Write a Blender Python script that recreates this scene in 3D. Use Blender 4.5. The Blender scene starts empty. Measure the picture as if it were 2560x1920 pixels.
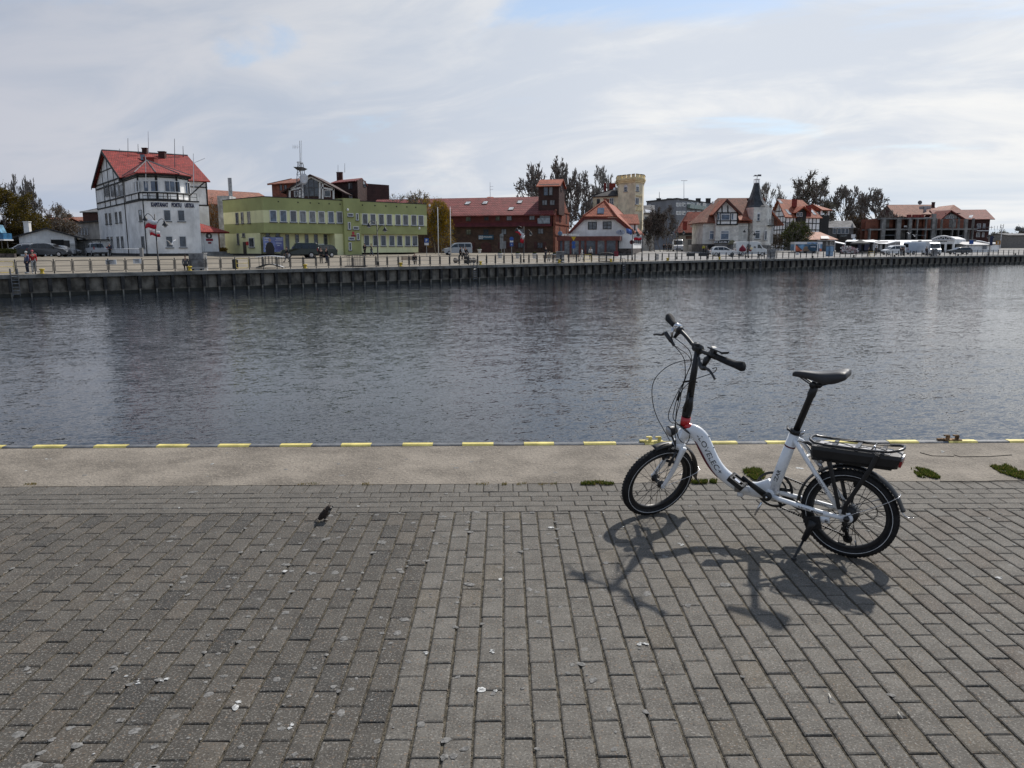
import bpy, math, random
from mathutils import Vector, Matrix, noise
V = Vector
rnd = random.Random(7)
SC = bpy.context.scene
COL = SC.collection
# camera
FPX = 1980.0                       # focal length in pixels of the 2560 px wide photograph
EYE = V((0, 0, 1.68))
def _basis(pitch=9.77, yaw=0.52, roll=0.0035):
 p, y = math.radians(pitch), math.radians(yaw)
 fw = V((math.sin(y) * math.cos(p), math.cos(y) * math.cos(p), -math.sin(p)))
 r = V((math.cos(y), -math.sin(y), 0)); u = r.cross(fw)
 c, s = math.cos(roll), math.sin(roll)
 return c * r - s * u, s * r + c * u, fw
CR, CU, CF = _basis()
cam_d = bpy.data.cameras.new('camera')
cam_d.sensor_width = 36.0
cam_d.lens = 36.0 * FPX / 2560.0
cam_d.clip_start = 0.05
cam_d.clip_end = 6000
cam = bpy.data.objects.new('camera', cam_d)
COL.objects.link(cam)
M3 = Matrix((CR, CU, -CF)).transposed()
cam.matrix_world = Matrix.Translation(EYE) @ M3.to_4x4()
SC.camera = cam
# sky, sun, exposure
SUN_EL, SUN_AZ = math.radians(47.8), math.radians(35.4)      # azimuth clockwise from +Y
SUN_DIR = V((math.cos(SUN_EL) * math.sin(SUN_AZ), math.cos(SUN_EL) * math.cos(SUN_AZ), math.sin(SUN_EL)))
SUN_STRENGTH = 4.5
sd = bpy.data.lights.new('sun', 'SUN')
sd.energy = SUN_STRENGTH
sd.angle = math.radians(1.2)
sd.color = (1.0, 0.95, 0.88)
so = bpy.data.objects.new('sun', sd)
COL.objects.link(so)
so.rotation_euler = SUN_DIR.to_track_quat('Z', 'Y').to_euler()
so.location = SUN_DIR * 50
class NT:
 """tiny node-tree helper"""
 def __init__(s, tree): s.t = tree; s.t.nodes.clear()
 def n(s, typ, _in=None, **kw):
  nd = s.t.nodes.new(typ)
  for k, v in kw.items(): setattr(nd, k, v)
  for k, v in (_in or {}).items():
   sk = nd.inputs[k]
   if isinstance(v, bpy.types.NodeSocket): s.t.links.new(v, sk)
   elif isinstance(v, bpy.types.Node): s.t.links.new(v.outputs[0], sk)
   else:
    if hasattr(sk.default_value, '__len__') and len(sk.default_value) == 4 and len(v) == 3: v = (*v, 1)
    sk.default_value = v
  return nd
 def m(s, op, a, b=0.0, c=None, clamp=False):
  i = {0: a, 1: b}
  if c is not None: i[2] = c
  return s.n('ShaderNodeMath', i, operation=op, use_clamp=clamp).outputs[0]
 def ramp(s, f, lo, hi, a=0.0, b=1.0):
  return s.n('ShaderNodeMapRange', {'Value': f, 'From Min': lo, 'From Max': hi, 'To Min': a, 'To Max': b}, interpolation_type='SMOOTHSTEP').outputs[0]
 def mix(s, f, a, b, blend='MIX'):
  nd = s.n('ShaderNodeMix', data_type='RGBA', blend_type=blend)
  for sk, v in ((nd.inputs[0], f), (nd.inputs[6], a), (nd.inputs[7], b)):
   if isinstance(v, bpy.types.NodeSocket): s.t.links.new(v, sk)
   elif isinstance(v, (int, float)): sk.default_value = v
   else: sk.default_value = (*v[:3], 1)
  return nd.outputs[2]
 def noise(s, vec, scale, detail=4, rough=0.55, dist=0.0, col=False):
  nd = s.n('ShaderNodeTexNoise', {'Vector': vec, 'Scale': scale, 'Detail': detail, 'Roughness': rough, 'Distortion': dist})
  return nd.outputs[1 if col else 0]
 def scale(s, vec, sc, loc=(0, 0, 0)):
  return s.n('ShaderNodeMapping', {'Vector': vec, 'Scale': sc, 'Location': loc}).outputs[0]
world = bpy.data.worlds.new('World')
SC.world = world
world.use_nodes = True
w = NT(world.node_tree)
tc = w.n('ShaderNodeTexCoord')
dirv = tc.outputs['Generated']
sep = w.n('ShaderNodeSeparateXYZ', {0: dirv})
dz = w.m('MAXIMUM', sep.outputs[2], 0.0)
den = w.m('ADD', dz, 0.26)
pl = w.n('ShaderNodeCombineXYZ', {0: w.m('DIVIDE', sep.outputs[0], den), 1: w.m('DIVIDE', sep.outputs[1], den), 2: 0.0}).outputs[0]
pl = w.n('ShaderNodeMapping', {'Vector': pl, 'Rotation': (0, 0, 0.42)}).outputs[0]
sky = w.n('ShaderNodeTexSky', sky_type='NISHITA', sun_disc=False, sun_elevation=SUN_EL, sun_rotation=SUN_AZ, air_density=1.0, dust_density=1.2, ozone_density=1.6)
clear = w.mix(1.0, sky.outputs[0], (1.25, 1.25, 1.25), 'MULTIPLY')
big = w.noise(w.scale(pl, (0.62, 1.0, 1), (3.1, 1.7, 0)), 0.95, 5, 0.5, 0.5)
fine = w.noise(w.scale(pl, (0.7, 1.25, 1), (7.3, 2.2, 0)), 2.7, 8, 0.58, 0.7)
dens = w.m('ADD', w.m('MULTIPLY', big, 0.52), w.m('MULTIPLY', fine, 0.48))
# thicker, brighter cloud towards the sun; a lavender grey veil elsewhere
grey = w.mix(w.ramp(dens, 0.36, 0.62), (3.8, 4.45, 5.6), (5.4, 5.62, 6.35))
grey = w.mix(w.ramp(sep.outputs[2], 0.10, 0.62), grey, (2.3, 3.0, 4.3))             # veil made to thin to dark blue overhead there, to darken the water
lit = w.mix(w.ramp(dens, 0.38, 0.58), (6.9, 7.4, 8.2), (9.4, 9.4, 9.3))
hz = w.m('DIVIDE', sep.outputs[0], w.m('SQRT', w.m('ADD', w.m('MULTIPLY', sep.outputs[0], sep.outputs[0]), w.m('MULTIPLY', sep.outputs[1], sep.outputs[1]))))
side = w.m('MULTIPLY', w.ramp(hz, -0.66, 0.30), w.ramp(sep.outputs[1], -0.5, 0.45, 0.62, 1.0))      # cloud brightens left to sun's side; unseen sky behind raised to light facades
cloud = w.mix(side, grey, lit)
# ragged holes of clear blue
hole_n = w.noise(w.scale(pl, (0.62, 1.1, 1), (2.15, 6.35, 0)), 1.9, 7, 0.56, 0.5)
band = w.m('MULTIPLY', w.ramp(sep.outputs[2], 0.205, 0.285), w.ramp(sep.outputs[0], -0.12, 0.08))
hole = w.ramp(w.m('ADD', hole_n, w.m('MULTIPLY', band, 0.25)), 0.57, 0.72)
skycol = w.mix(w.m('MULTIPLY', hole, 0.92), cloud, w.mix(0.25, clear, (4.2, 6.2, 8.8)))
# bluer banded haze low over the horizon
strat = w.noise(w.scale(dirv, (1.6, 1.6, 30.0)), 1.5, 5, 0.5, 0.4)
low = w.m('MULTIPLY', w.ramp(sep.outputs[2], 0.105, 0.015), w.ramp(strat, 0.34, 0.60, 0.12, 1.0))
lowcol = w.mix(side, (3.7, 4.6, 6.1), (4.5, 5.8, 7.5))
skycol = w.mix(w.m('MULTIPLY', low, 0.85), skycol, lowcol)
ground = w.ramp(sep.outputs[2], -0.03, 0.0)
skycol = w.mix(ground, (1.2, 1.2, 1.25), skycol)
bg = w.n('ShaderNodeBackground', {'Color': skycol, 'Strength': 0.1})
w.t.links.new(bg.outputs[0], w.n('ShaderNodeOutputWorld').inputs[0])
vs = SC.view_settings
SC.display_settings.display_device = 'sRGB'
vs.view_transform = 'Standard'
vs.look = 'None'
vs.exposure = 0.0
vs.gamma = 1.0
vs.use_curve_mapping = False
SC.cycles.use_denoising = True
SC.cycles.max_bounces = 6
SC.cycles.diffuse_bounces = 3
SC.cycles.glossy_bounces = 3
SC.cycles.transparent_max_bounces = 8
SC.cycles.caustics_reflective = False
SC.cycles.caustics_refractive = False
# materials
MATS = {}
def mat(name, col, rough=0.7, metal=0.0, vary=0.12, vscale=1.5, bump=0.0, bscale=40.0, spec=0.4, col2=None, streak=0.0, grit=0.0, coat=0.0):
 """plain painted / plastered / metal surface with uneven tone, streaks and fine relief"""
 if name in MATS: return MATS[name]
 m = bpy.data.materials.new(name); m.use_nodes = True
 t = NT(m.node_tree)
 b = t.n('ShaderNodeBsdfPrincipled', {'Roughness': rough, 'Metallic': metal, 'Specular IOR Level': spec})
 if coat: b.inputs['Coat Weight'].default_value = coat; b.inputs['Coat Roughness'].default_value = 0.08
 pos = t.n('ShaderNodeNewGeometry').outputs['Position']
 c = t.mix(0.0, col, col)
 f = t.noise(pos, vscale, 5, 0.6)
 dark = tuple(x * (1 - 2.2 * vary) for x in col); lite = tuple(min(1, x * (1 + 1.6 * vary)) for x in (col2 or col))
 c = t.mix(t.ramp(f, 0.3, 0.7), dark, lite)
 if streak:
  st = t.noise(t.scale(pos, (3.0, 3.0, 0.22)), 1.6, 4, 0.6)
  c = t.mix(t.ramp(st, 0.5, 0.78, 0, streak), c, tuple(x * 0.35 for x in col))
 if grit:
  g = t.noise(pos, bscale * 2.3, 2, 0.5)
  c = t.mix(t.ramp(g, 0.52, 0.72, 0, grit), c, tuple(min(1, x * 1.9) for x in col))
  g2 = t.noise(t.scale(pos, (1, 1, 1), (5, 3, 1)), bscale * 1.7, 2, 0.5)
  c = t.mix(t.ramp(g2, 0.55, 0.75, 0, grit), c, tuple(x * 0.35 for x in col))
 t.t.links.new(c, b.inputs['Base Color'])
 if bump:
  bn = t.noise(pos, bscale, 4, 0.6)
  bp = t.n('ShaderNodeBump', {'Height': bn, 'Strength': bump, 'Distance': 0.02})
  t.t.links.new(bp.outputs[0], b.inputs['Normal'])
 t.t.links.new(b.outputs[0], t.n('ShaderNodeOutputMaterial').inputs[0])
 MATS[name] = m
 return m
def mat_rows(name, col, joint, sx, sz, axis='roof', bump=0.5, vary=0.35, rough=0.75, mossy=0.0):
 """brickwork or rows of roof tiles too far away to tell apart; object-independent world coordinates along u"""
 if name in MATS: return MATS[name]
 m = bpy.data.materials.new(name); m.use_nodes = True
 t = NT(m.node_tree)
 b = t.n('ShaderNodeBsdfPrincipled', {'Roughness': rough, 'Specular IOR Level': 0.3})
 pos = t.n('ShaderNodeNewGeometry').outputs['Position']
 s = t.n('ShaderNodeSeparateXYZ', {0: pos})
 vec = t.n('ShaderNodeCombineXYZ', {0: t.m('ADD', s.outputs[0], t.m('MULTIPLY', s.outputs[1], 0.62)), 1: s.outputs[2], 2: 0.0}).outputs[0]
 br = t.n('ShaderNodeTexBrick', {'Vector': vec, 'Color1': col, 'Color2': tuple(x * (1 - vary) for x in col), 'Mortar': joint, 'Scale': 1.0, 'Mortar Size': 0.035 if axis == 'roof' else 0.012, 'Brick Width': sx, 'Row Height': sz, 'Bias': 0.0})
 c = t.mix(t.ramp(t.noise(pos, 0.7, 5, 0.65), 0.32, 0.72), tuple(x * 0.62 for x in col), (1, 1, 1))
 c = t.mix(1.0, br.outputs[0], t.mix(t.ramp(t.noise(pos, 0.9, 6, 0.65), 0.3, 0.7), (0.68, 0.66, 0.66), (1.15, 1.12, 1.1)), 'MULTIPLY')
 if mossy:
  c = t.mix(t.ramp(t.noise(pos, 1.6, 6, 0.7), 0.55, 0.72, 0, mossy), c, (0.16, 0.15, 0.14))
 t.t.links.new(c, b.inputs['Base Color'])
 bp = t.n('ShaderNodeBump', {'Height': br.outputs[1], 'Strength': bump, 'Distance': -0.05})
 t.t.links.new(bp.outputs[0], b.inputs['Normal'])
 t.t.links.new(b.outputs[0], t.n('ShaderNodeOutputMaterial').inputs[0])
 MATS[name] = m
 return m
def mat_glass(name, col, rough=0.06):
 if name in MATS: return MATS[name]
 m = bpy.data.materials.new(name); m.use_nodes = True
 t = NT(m.node_tree)
 pos = t.n('ShaderNodeNewGeometry').outputs['Position']
 c = t.mix(t.ramp(t.noise(pos, 1.3, 3, 0.6), 0.35, 0.65), tuple(x * 0.55 for x in col), tuple(x * 1.35 for x in col))
 b = t.n('ShaderNodeBsdfPrincipled', {'Base Color': c, 'Roughness': rough, 'Specular IOR Level': 0.6})
 t.t.links.new(b.outputs[0], t.n('ShaderNodeOutputMaterial').inputs[0])
 MATS[name] = m
 return m
# mesh builder
WM = {}                            # world matrices of parents
class MB:
 def __init__(s): s.v = []; s.f = []; s.mi = []; s.sm = []; s.cur = 0; s.smooth = False; s.cols = []; s.col = None
 def add(s, vs, fs):
  o = len(s.v); s.v.extend([V(p) for p in vs])
  for f in fs:
   s.f.append([o + i for i in f]); s.mi.append(s.cur); s.sm.append(s.smooth); s.cols.append(s.col)
  return s
 def poly(s, pts): return s.add(pts, [list(range(len(pts)))])
 def hexa(s, p):
  return s.add(p, [(0, 3, 2, 1), (4, 5, 6, 7), (0, 1, 5, 4), (1, 2, 6, 5), (2, 3, 7, 6), (3, 0, 4, 7)])
 def box(s, c, size, M=None):
  c = V(c); hx, hy, hz = size[0] / 2, size[1] / 2, size[2] / 2
  p = [V((x, y, z)) for z in (-hz, hz) for x, y in ((-hx, -hy), (hx, -hy), (hx, hy), (-hx, hy))]
  if M is not None: p = [M @ q for q in p]
  return s.hexa([c + q for q in p])
 def prism(s, pts, vec):
  n = len(pts); vec = V(vec)
  a = [V(p) for p in pts]; b = [p + vec for p in a]
  return s.add(a + b, [list(range(n))[::-1], [n + i for i in range(n)]] + [[i, (i + 1) % n, n + (i + 1) % n, n + i] for i in range(n)])
 def block(s, pts2, z0, z1): return s.prism([(p[0], p[1], z0) for p in pts2], (0, 0, z1 - z0))
 def tube(s, path, r, n=6, cap=True, closed=False, flat=None):
  path = [V(p) for p in path]; k = len(path)
  if k < 2: return s
  rr = r if isinstance(r, list) else [r] * k
  base = len(s.v); ref = None
  for i, p in enumerate(path):
   if closed: t = path[(i + 1) % k] - path[i - 1]
   else: t = path[min(i + 1, k - 1)] - path[max(i - 1, 0)]
   if t.length < 1e-9: t = V((0, 0, 1))
   t.normalize()
   if ref is None:
    ref = V((0, 0, 1)) if abs(t.z) < 0.9 else V((1, 0, 0))
    if flat is not None: ref = V(flat)
   a = ref - t * ref.dot(t)
   if a.length < 1e-6: a = t.orthogonal()
   a.normalize(); b = t.cross(a); ref = a
   ra = rr[i]
   rx, ry = (ra if isinstance(ra, tuple) else (ra, ra))
   for j in range(n):
    an = 2 * math.pi * j / n
    s.v.append(p + a * (math.cos(an) * rx) + b * (math.sin(an) * ry))
  def face(f): s.f.append(f); s.mi.append(s.cur); s.sm.append(s.smooth); s.cols.append(s.col)
  for i in range(k if closed else k - 1):
   i2 = (i + 1) % k
   for j in range(n):
    j2 = (j + 1) % n
    face([base + i * n + j, base + i * n + j2, base + i2 * n + j2, base + i2 * n + j])
  if cap and not closed:
   face([base + j for j in range(n)][::-1]); face([base + (k - 1) * n + j for j in range(n)])
  return s
 def lathe(s, prof, org, axis=(0, 0, 1), n=16, cap=True):
  """prof: (radius, distance along axis)"""
  ax = V(axis).normalized(); a = ax.orthogonal().normalized(); b = ax.cross(a); org = V(org)
  base = len(s.v); k = len(prof)
  for r, h in prof:
   for j in range(n):
    an = 2 * math.pi * j / n
    s.v.append(org + ax * h + (a * math.cos(an) + b * math.sin(an)) * r)
  def face(f): s.f.append(f); s.mi.append(s.cur); s.sm.append(s.smooth); s.cols.append(s.col)
  for i in range(k - 1):
   for j in range(n):
    j2 = (j + 1) % n
    face([base + i * n + j, base + i * n + j2, base + (i + 1) * n + j2, base + (i + 1) * n + j])
  if cap:
   face([base + j for j in range(n)][::-1]); face([base + (k - 1) * n + j for j in range(n)])
  return s
 def torus(s, org, axis, R, r, n=40, k=8, rx=None):
  ax = V(axis).normalized(); a = ax.orthogonal().normalized(); b = ax.cross(a)
  pts = [V(org) + (a * math.cos(2 * math.pi * i / n) + b * math.sin(2 * math.pi * i / n)) * R for i in range(n)]
  return s.tube(pts, (rx if rx else r, r) if rx else r, k, closed=True, flat=ax)
 def ball(s, c, r, n=10, m=7, M=None):
  rx, ry, rz = r if isinstance(r, (tuple, list)) else (r, r, r)
  vs = []; fs = []
  for i in range(m + 1):
   th = math.pi * i / m
   for j in range(n):
    ph = 2 * math.pi * j / n
    p = V((rx * math.sin(th) * math.cos(ph), ry * math.sin(th) * math.sin(ph), rz * math.cos(th)))
    vs.append(V(c) + (M @ p if M is not None else p))
  for i in range(m):
   for j in range(n):
    j2 = (j + 1) % n
    fs.append([i * n + j, (i + 1) * n + j, (i + 1) * n + j2, i * n + j2])
  return s.add(vs, fs)
 def mesh(s, name, M=None):
  me = bpy.data.meshes.new(name)
  vs = [M @ p for p in s.v] if M is not None else s.v
  me.from_pydata([tuple(p) for p in vs], [], s.f)
  me.polygons.foreach_set('material_index', s.mi)
  me.polygons.foreach_set('use_smooth', s.sm)
  if any(c is not None for c in s.cols):
   at = me.color_attributes.new('tint', 'FLOAT_COLOR', 'CORNER')
   buf = []
   for f, c in zip(s.f, s.cols): buf.extend((*(c or (1, 1, 1)), 1.0) * len(f))
   at.data.foreach_set('color', buf)
  me.validate(); me.update()
  return me
 def build(s, name, mats, parent=None, **tags):
  M = WM[parent.name].inverted() if parent is not None else None
  me = s.mesh(name, M)
  for m in (mats if isinstance(mats, (list, tuple)) else [mats]): me.materials.append(m)
  return link(name, me, parent, **tags)
def link(name, me, parent=None, **tags):
 o = bpy.data.objects.new(name, me); COL.objects.link(o)
 if parent is not None:
  o.parent = parent; WM[o.name] = WM[parent.name]
 else: WM[o.name] = Matrix.Identity(4)
 for k, v in tags.items():
  if v is not None: o[k] = v
 return o
def thing(name, label, cat, M=None, group=None):
 o = bpy.data.objects.new(name, None); COL.objects.link(o)
 o.empty_display_size = 0.2
 if M is None: M = Matrix.Identity(4)
 elif isinstance(M, (tuple, Vector)): M = Matrix.Translation(V(M))
 o.matrix_world = M; WM[o.name] = M.copy()
 o['label'] = label; o['category'] = cat
 if group: o['group'] = group
 return o
def copy_tree(o, M=None, parent=None, label=None, group=None, swap=None):
 """a copy of a thing, its parts and their sub-parts; swap = {material: other material}"""
 c = o.copy(); COL.objects.link(c)
 if M is not None: c.matrix_world = M; WM[c.name] = M.copy()
 elif parent is not None: c.parent = parent; WM[c.name] = WM[parent.name]
 if label: c['label'] = label
 if group: c['group'] = group
 if swap and c.type == 'MESH':
  for sl in c.material_slots:
   if sl.material in swap:
    new = swap[sl.material]; sl.link = 'OBJECT'; sl.material = new
 for ch in list(o.children): copy_tree(ch, None, c, swap=swap)
 return c
def zrot(x, y, z, a): return Matrix.Translation((x, y, z)) @ Matrix.Rotation(a, 4, 'Z')
def text_mesh(body, size, bold=0.0, depth=0.0, align='LEFT', spacing=1.0):
 cu = bpy.data.curves.new('lettering', 'FONT'); cu.body = body; cu.size = size; cu.extrude = depth; cu.offset = bold
 cu.align_x = align; cu.space_character = spacing; cu.resolution_u = 3
 ob = bpy.data.objects.new('lettering', cu); COL.objects.link(ob)
 dg = bpy.context.evaluated_depsgraph_get()
 me = bpy.data.meshes.new_from_object(ob.evaluated_get(dg))
 bpy.data.objects.remove(ob); bpy.data.curves.remove(cu)
 return me
def text_on(name, body, org, ux, uy, width, height, material, parent, bold=0.0, depth=0.0, **tags):
 """lettering fitted into width x height on the plane through org spanned by ux, uy"""
 me = text_mesh(body, 1.0, bold, depth)
 xs = [v.co.x for v in me.vertices]; ys = [v.co.y for v in me.vertices]
 x0, x1, y0, y1 = min(xs), max(xs), min(ys), max(ys)
 ux, uy = V(ux).normalized(), V(uy).normalized(); nn = ux.cross(uy)
 Mi = WM[parent.name].inverted() if parent is not None else Matrix.Identity(4)
 for v in me.vertices:
  p = V(org) + ux * ((v.co.x - x0) / (x1 - x0) * width) + uy * ((v.co.y - y0) / (y1 - y0) * height) + nn * (v.co.z)
  v.co = Mi @ p
 me.materials.clear(); me.materials.append(material)
 return link(name, me, parent, **tags)
# from a point seen in the photograph to a place in the world
def ray(px, py): return CR * ((px - 1280) / FPX) - CU * ((py - 960) / FPX) + CF
def on_z(px, py, z):
 d = ray(px, py); return EYE + d * ((z - EYE.z) / d.z)
def gp(px, depth):
 d = ray(px, 620); return V((d.x, d.y)) * (depth / d.y)
def along(P, u, px):
 h = ray(px, 600); c = lambda a, b: a[0] * b[1] - a[1] * b[0]
 return -c(P, h) / c(u, h)
def dirv2(deg): return V((math.cos(math.radians(deg)), math.sin(math.radians(deg))))
def zm(x0, y0, s): return lambda x, y: (x0 + x / s, y0 + y / s)
r1, r2, r3, r4 = zm(0, 320, 3.7696), zm(500, 320, 3.6867), zm(1020, 360, 4.6083), zm(1380, 400, 5.2667)
r5, r6, r7 = zm(1680, 400, 5.2667), zm(1980, 440, 6.9133), zm(2200, 440, 6.1444)
class Pl:
 """a vertical plane (a facade) through two ground points, left to right as seen from the water"""
 def __init__(s, A, B):
  s.A = V(A[:2]); d = V(B[:2]) - s.A; s.len = d.length; s.u = d.normalized(); s.n = V((s.u.y, -s.u.x))
 def uv(s, px, py):
  d = ray(px, py); n3 = V((s.n.x, s.n.y, 0))
  t = (V((s.A.x, s.A.y, EYE.z)) - EYE).dot(n3) / d.dot(n3)
  p = EYE + d * t
  return (V((p.x, p.y)) - s.A).dot(s.u), p.z
 def P(s, u, z, off=0.0):
  q = s.A + s.u * u + s.n * off; return V((q.x, q.y, z))
 def pp(s, px, py, off=0.0): return s.P(*s.uv(px, py), off)
 def rect(s, a, b):
  (x0, y0), (x1, y1) = a, b; xm, ym = (x0 + x1) / 2, (y0 + y1) / 2
  u0, u1 = s.uv(x0, ym)[0], s.uv(x1, ym)[0]; z1, z0 = s.uv(xm, y0)[1], s.uv(xm, y1)[1]
  return min(u0, u1), max(u0, u1), min(z0, z1), max(z0, z1)
 def slab(s, mb, u0, u1, z0, z1, o0, o1):
  p = [s.P(u0, z0, o1), s.P(u1, z0, o1), s.P(u1, z0, o0), s.P(u0, z0, o0), s.P(u0, z1, o1), s.P(u1, z1, o1), s.P(u1, z1, o0), s.P(u0, z1, o0)]
  return mb.hexa(p)
 def shape(s, mb, pts, o0, o1):
  """prism over (u, z) points between two offsets from the plane"""
  n3 = V((s.n.x, s.n.y, 0)); return mb.prism([s.P(u, z, o1) for u, z in pts][::-1], n3 * (o0 - o1))
# the near quay
def paver_mat(name, per_object):
 m = bpy.data.materials.new(name); m.use_nodes = True
 t = NT(m.node_tree)
 pos = t.n('ShaderNodeNewGeometry').outputs['Position']
 if per_object: base = t.n('ShaderNodeObjectInfo').outputs['Color']
 else: base = t.n('ShaderNodeVertexColor', layer_name='tint').outputs[0]
 b = t.n('ShaderNodeBsdfPrincipled', {'Roughness': 0.82, 'Specular IOR Level': 0.25})
 cl = t.noise(pos, 9.0, 6, 0.65)
 c = t.mix(1.0, base, t.mix(t.ramp(cl, 0.28, 0.72), (0.74, 0.73, 0.72), (1.2, 1.2, 1.2)), 'MULTIPLY')
 g = t.noise(pos, 120, 3, 0.65)
 c = t.mix(t.ramp(g, 0.52, 0.70, 0, 0.85), c, (0.26, 0.245, 0.22))
 g2 = t.noise(t.scale(pos, (1, 1, 1), (4, 9, 2)), 95, 3, 0.65)
 c = t.mix(t.ramp(g2, 0.52, 0.70, 0, 0.8), c, (0.030, 0.029, 0.028))
 rust = t.noise(t.scale(pos, (1, 1, 1), (14, 3, 0)), 75, 2, 0.5)
 c = t.mix(t.ramp(rust, 0.60, 0.72, 0, 0.6), c, (0.19, 0.13, 0.085))
 # faint old bleached spots
 vo = t.n('ShaderNodeTexVoronoi', {'Vector': t.mix(0.04, pos, t.noise(pos, 14, 2, 0.5, col=True)), 'Scale': 8.0, 'Randomness': 1.0})
 pick = t.n('ShaderNodeSeparateColor', {0: vo.outputs['Color']}).outputs[0]
 spot = t.m('MULTIPLY', t.ramp(vo.outputs['Distance'], 0.15, 0.08), t.ramp(pick, 0.66, 0.7))
 c = t.mix(t.m('MULTIPLY', spot, 0.30), c, (0.25, 0.245, 0.23))
 t.t.links.new(c, b.inputs['Base Color'])
 h = t.m('ADD', t.m('MULTIPLY', g, 0.6), t.m('MULTIPLY', cl, 0.5))
 bp = t.n('ShaderNodeBump', {'Height': h, 'Strength': 0.55, 'Distance': 0.004})
 t.t.links.new(bp.outputs[0], b.inputs['Normal'])
 t.t.links.new(b.outputs[0], t.n('ShaderNodeOutputMaterial').inputs[0])
 return m
M_PAV_O, M_PAV_S = paver_mat('paver_single', True), paver_mat('paver_joined', False)
M_SAND = mat('joint_sand', (0.115, 0.098, 0.070), 0.95, vary=0.35, vscale=30, bump=0.9, bscale=170, grit=0.85)
M_CONC = mat('quay_concrete', (0.165, 0.141, 0.112), 0.88, vary=0.14, vscale=2.2, bump=0.7, bscale=36, grit=0.62, col2=(0.182, 0.158, 0.128))
base = MB()
base.poly([(-40, -25, -0.0085), (40, -25, -0.0085), (40, 5.515, -0.0085), (-40, 5.515, -0.0085)])
pav = base.build('quay_pavement', M_SAND, kind='structure')
PITCH, LEN = 0.105, 0.205
jx = on_z(1258, 1845, 0).x
jy = on_z(1290, 1624, 0).y
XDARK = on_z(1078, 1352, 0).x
Y_FIELD, Y_BAND, Y_CONC = 4.905, 5.322, 5.515
def brick_tint(x, y):
 r = rnd.random()
 nz = noise.noise(V((x * 0.8, y * 0.8, 3.3)))
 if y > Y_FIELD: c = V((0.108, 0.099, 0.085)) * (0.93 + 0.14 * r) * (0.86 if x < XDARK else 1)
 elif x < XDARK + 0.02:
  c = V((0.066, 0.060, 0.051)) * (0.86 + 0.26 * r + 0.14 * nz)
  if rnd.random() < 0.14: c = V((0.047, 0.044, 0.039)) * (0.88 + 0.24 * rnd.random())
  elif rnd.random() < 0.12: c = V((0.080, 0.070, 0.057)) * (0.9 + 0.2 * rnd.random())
 else:
  c = V((0.106, 0.098, 0.085)) * (0.93 + 0.14 * r + 0.10 * nz)
  if x > 1.9 and rnd.random() < 0.35: c = V((0.097, 0.084, 0.070)) * (0.9 + 0.2 * rnd.random())
  elif rnd.random() < 0.07: c = V((0.103, 0.091, 0.073)) * (0.9 + 0.2 * rnd.random())
 return tuple(c)
def brick_verts(lx, ly, h=0.045, ch=0.0045):
 a, b = lx / 2, ly / 2
 q = lambda x, y, z: [(-x, -y, z), (x, -y, z), (x, y, z), (-x, y, z)]
 return q(a, b, -h) + q(a, b, -ch) + q(a - ch, b - ch, -0.0008) + q(a - 2.2 * ch, b - 2.2 * ch, 0.0)
BF = [(8 + i, 8 + (i + 1) % 4, 12 + (i + 1) % 4, 12 + i) for i in range(4)] + [(12, 13, 14, 15)] + [(i, (i + 1) % 4, 4 + (i + 1) % 4, 4 + i) for i in range(4)] + [(4 + i, 4 + (i + 1) % 4, 8 + (i + 1) % 4, 8 + i) for i in range(4)]
bricks = []                                                # (x, y, length x, length y)
for k in range(-84, 84):
 x = jx + (k + 0.5) * PITCH
 off = 0.0 if k % 2 == 0 else LEN / 2
 n0 = math.floor((Y_FIELD - jy - off) / LEN)
 for j in range(-24, n0 + 1):
  y0 = jy + off + j * LEN; y1 = min(y0 + LEN, Y_FIELD)
  if y1 - y0 > 0.03 and y0 > -0.6: bricks.append((x + rnd.gauss(0, 0.0008), (y0 + y1) / 2, 0.0950, y1 - y0 - 0.0055))
for c in range(4):                                         # four courses laid along the quay
 y = Y_FIELD + 0.0045 + (c + 0.5) * 0.1035
 for k in range(-44, 44): bricks.append((0.03 + k * LEN + (c % 2) * LEN / 2 + 0.02 * c, y, 0.2005, 0.099))
for k in range(-86, 86): bricks.append((jx + 0.012 + k * 0.1045, (Y_BAND + Y_CONC) / 2 + 0.002, 0.1005, Y_CONC - Y_BAND - 0.006))
def shown(b):
 d = V((b[0], b[1], 0)) - EYE; z = d.dot(CF)
 if z < 0.3: return 0
 u, v = 1280 + FPX * d.dot(CR) / z, 960 - FPX * d.dot(CU) / z
 if not (-30 < u < 2590 and -30 < v < 1950): return 0
 return b[2] * b[3] * 1.68 / z ** 3
order = sorted(range(len(bricks)), key=lambda i: -shown(bricks[i]))
near = set(order[:298])
var = []
for s in range(5):
 me = MB(); vs = [(V(p) + V((rnd.gauss(0, 0.0006), rnd.gauss(0, 0.0009), rnd.gauss(0, 0.0003)))) for p in brick_verts(0.0950, LEN - 0.0055)]
 me.add(vs, BF); mm = me.mesh('paving_brick'); mm.materials.append(M_PAV_O); var.append(mm)
rest = MB()
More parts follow.
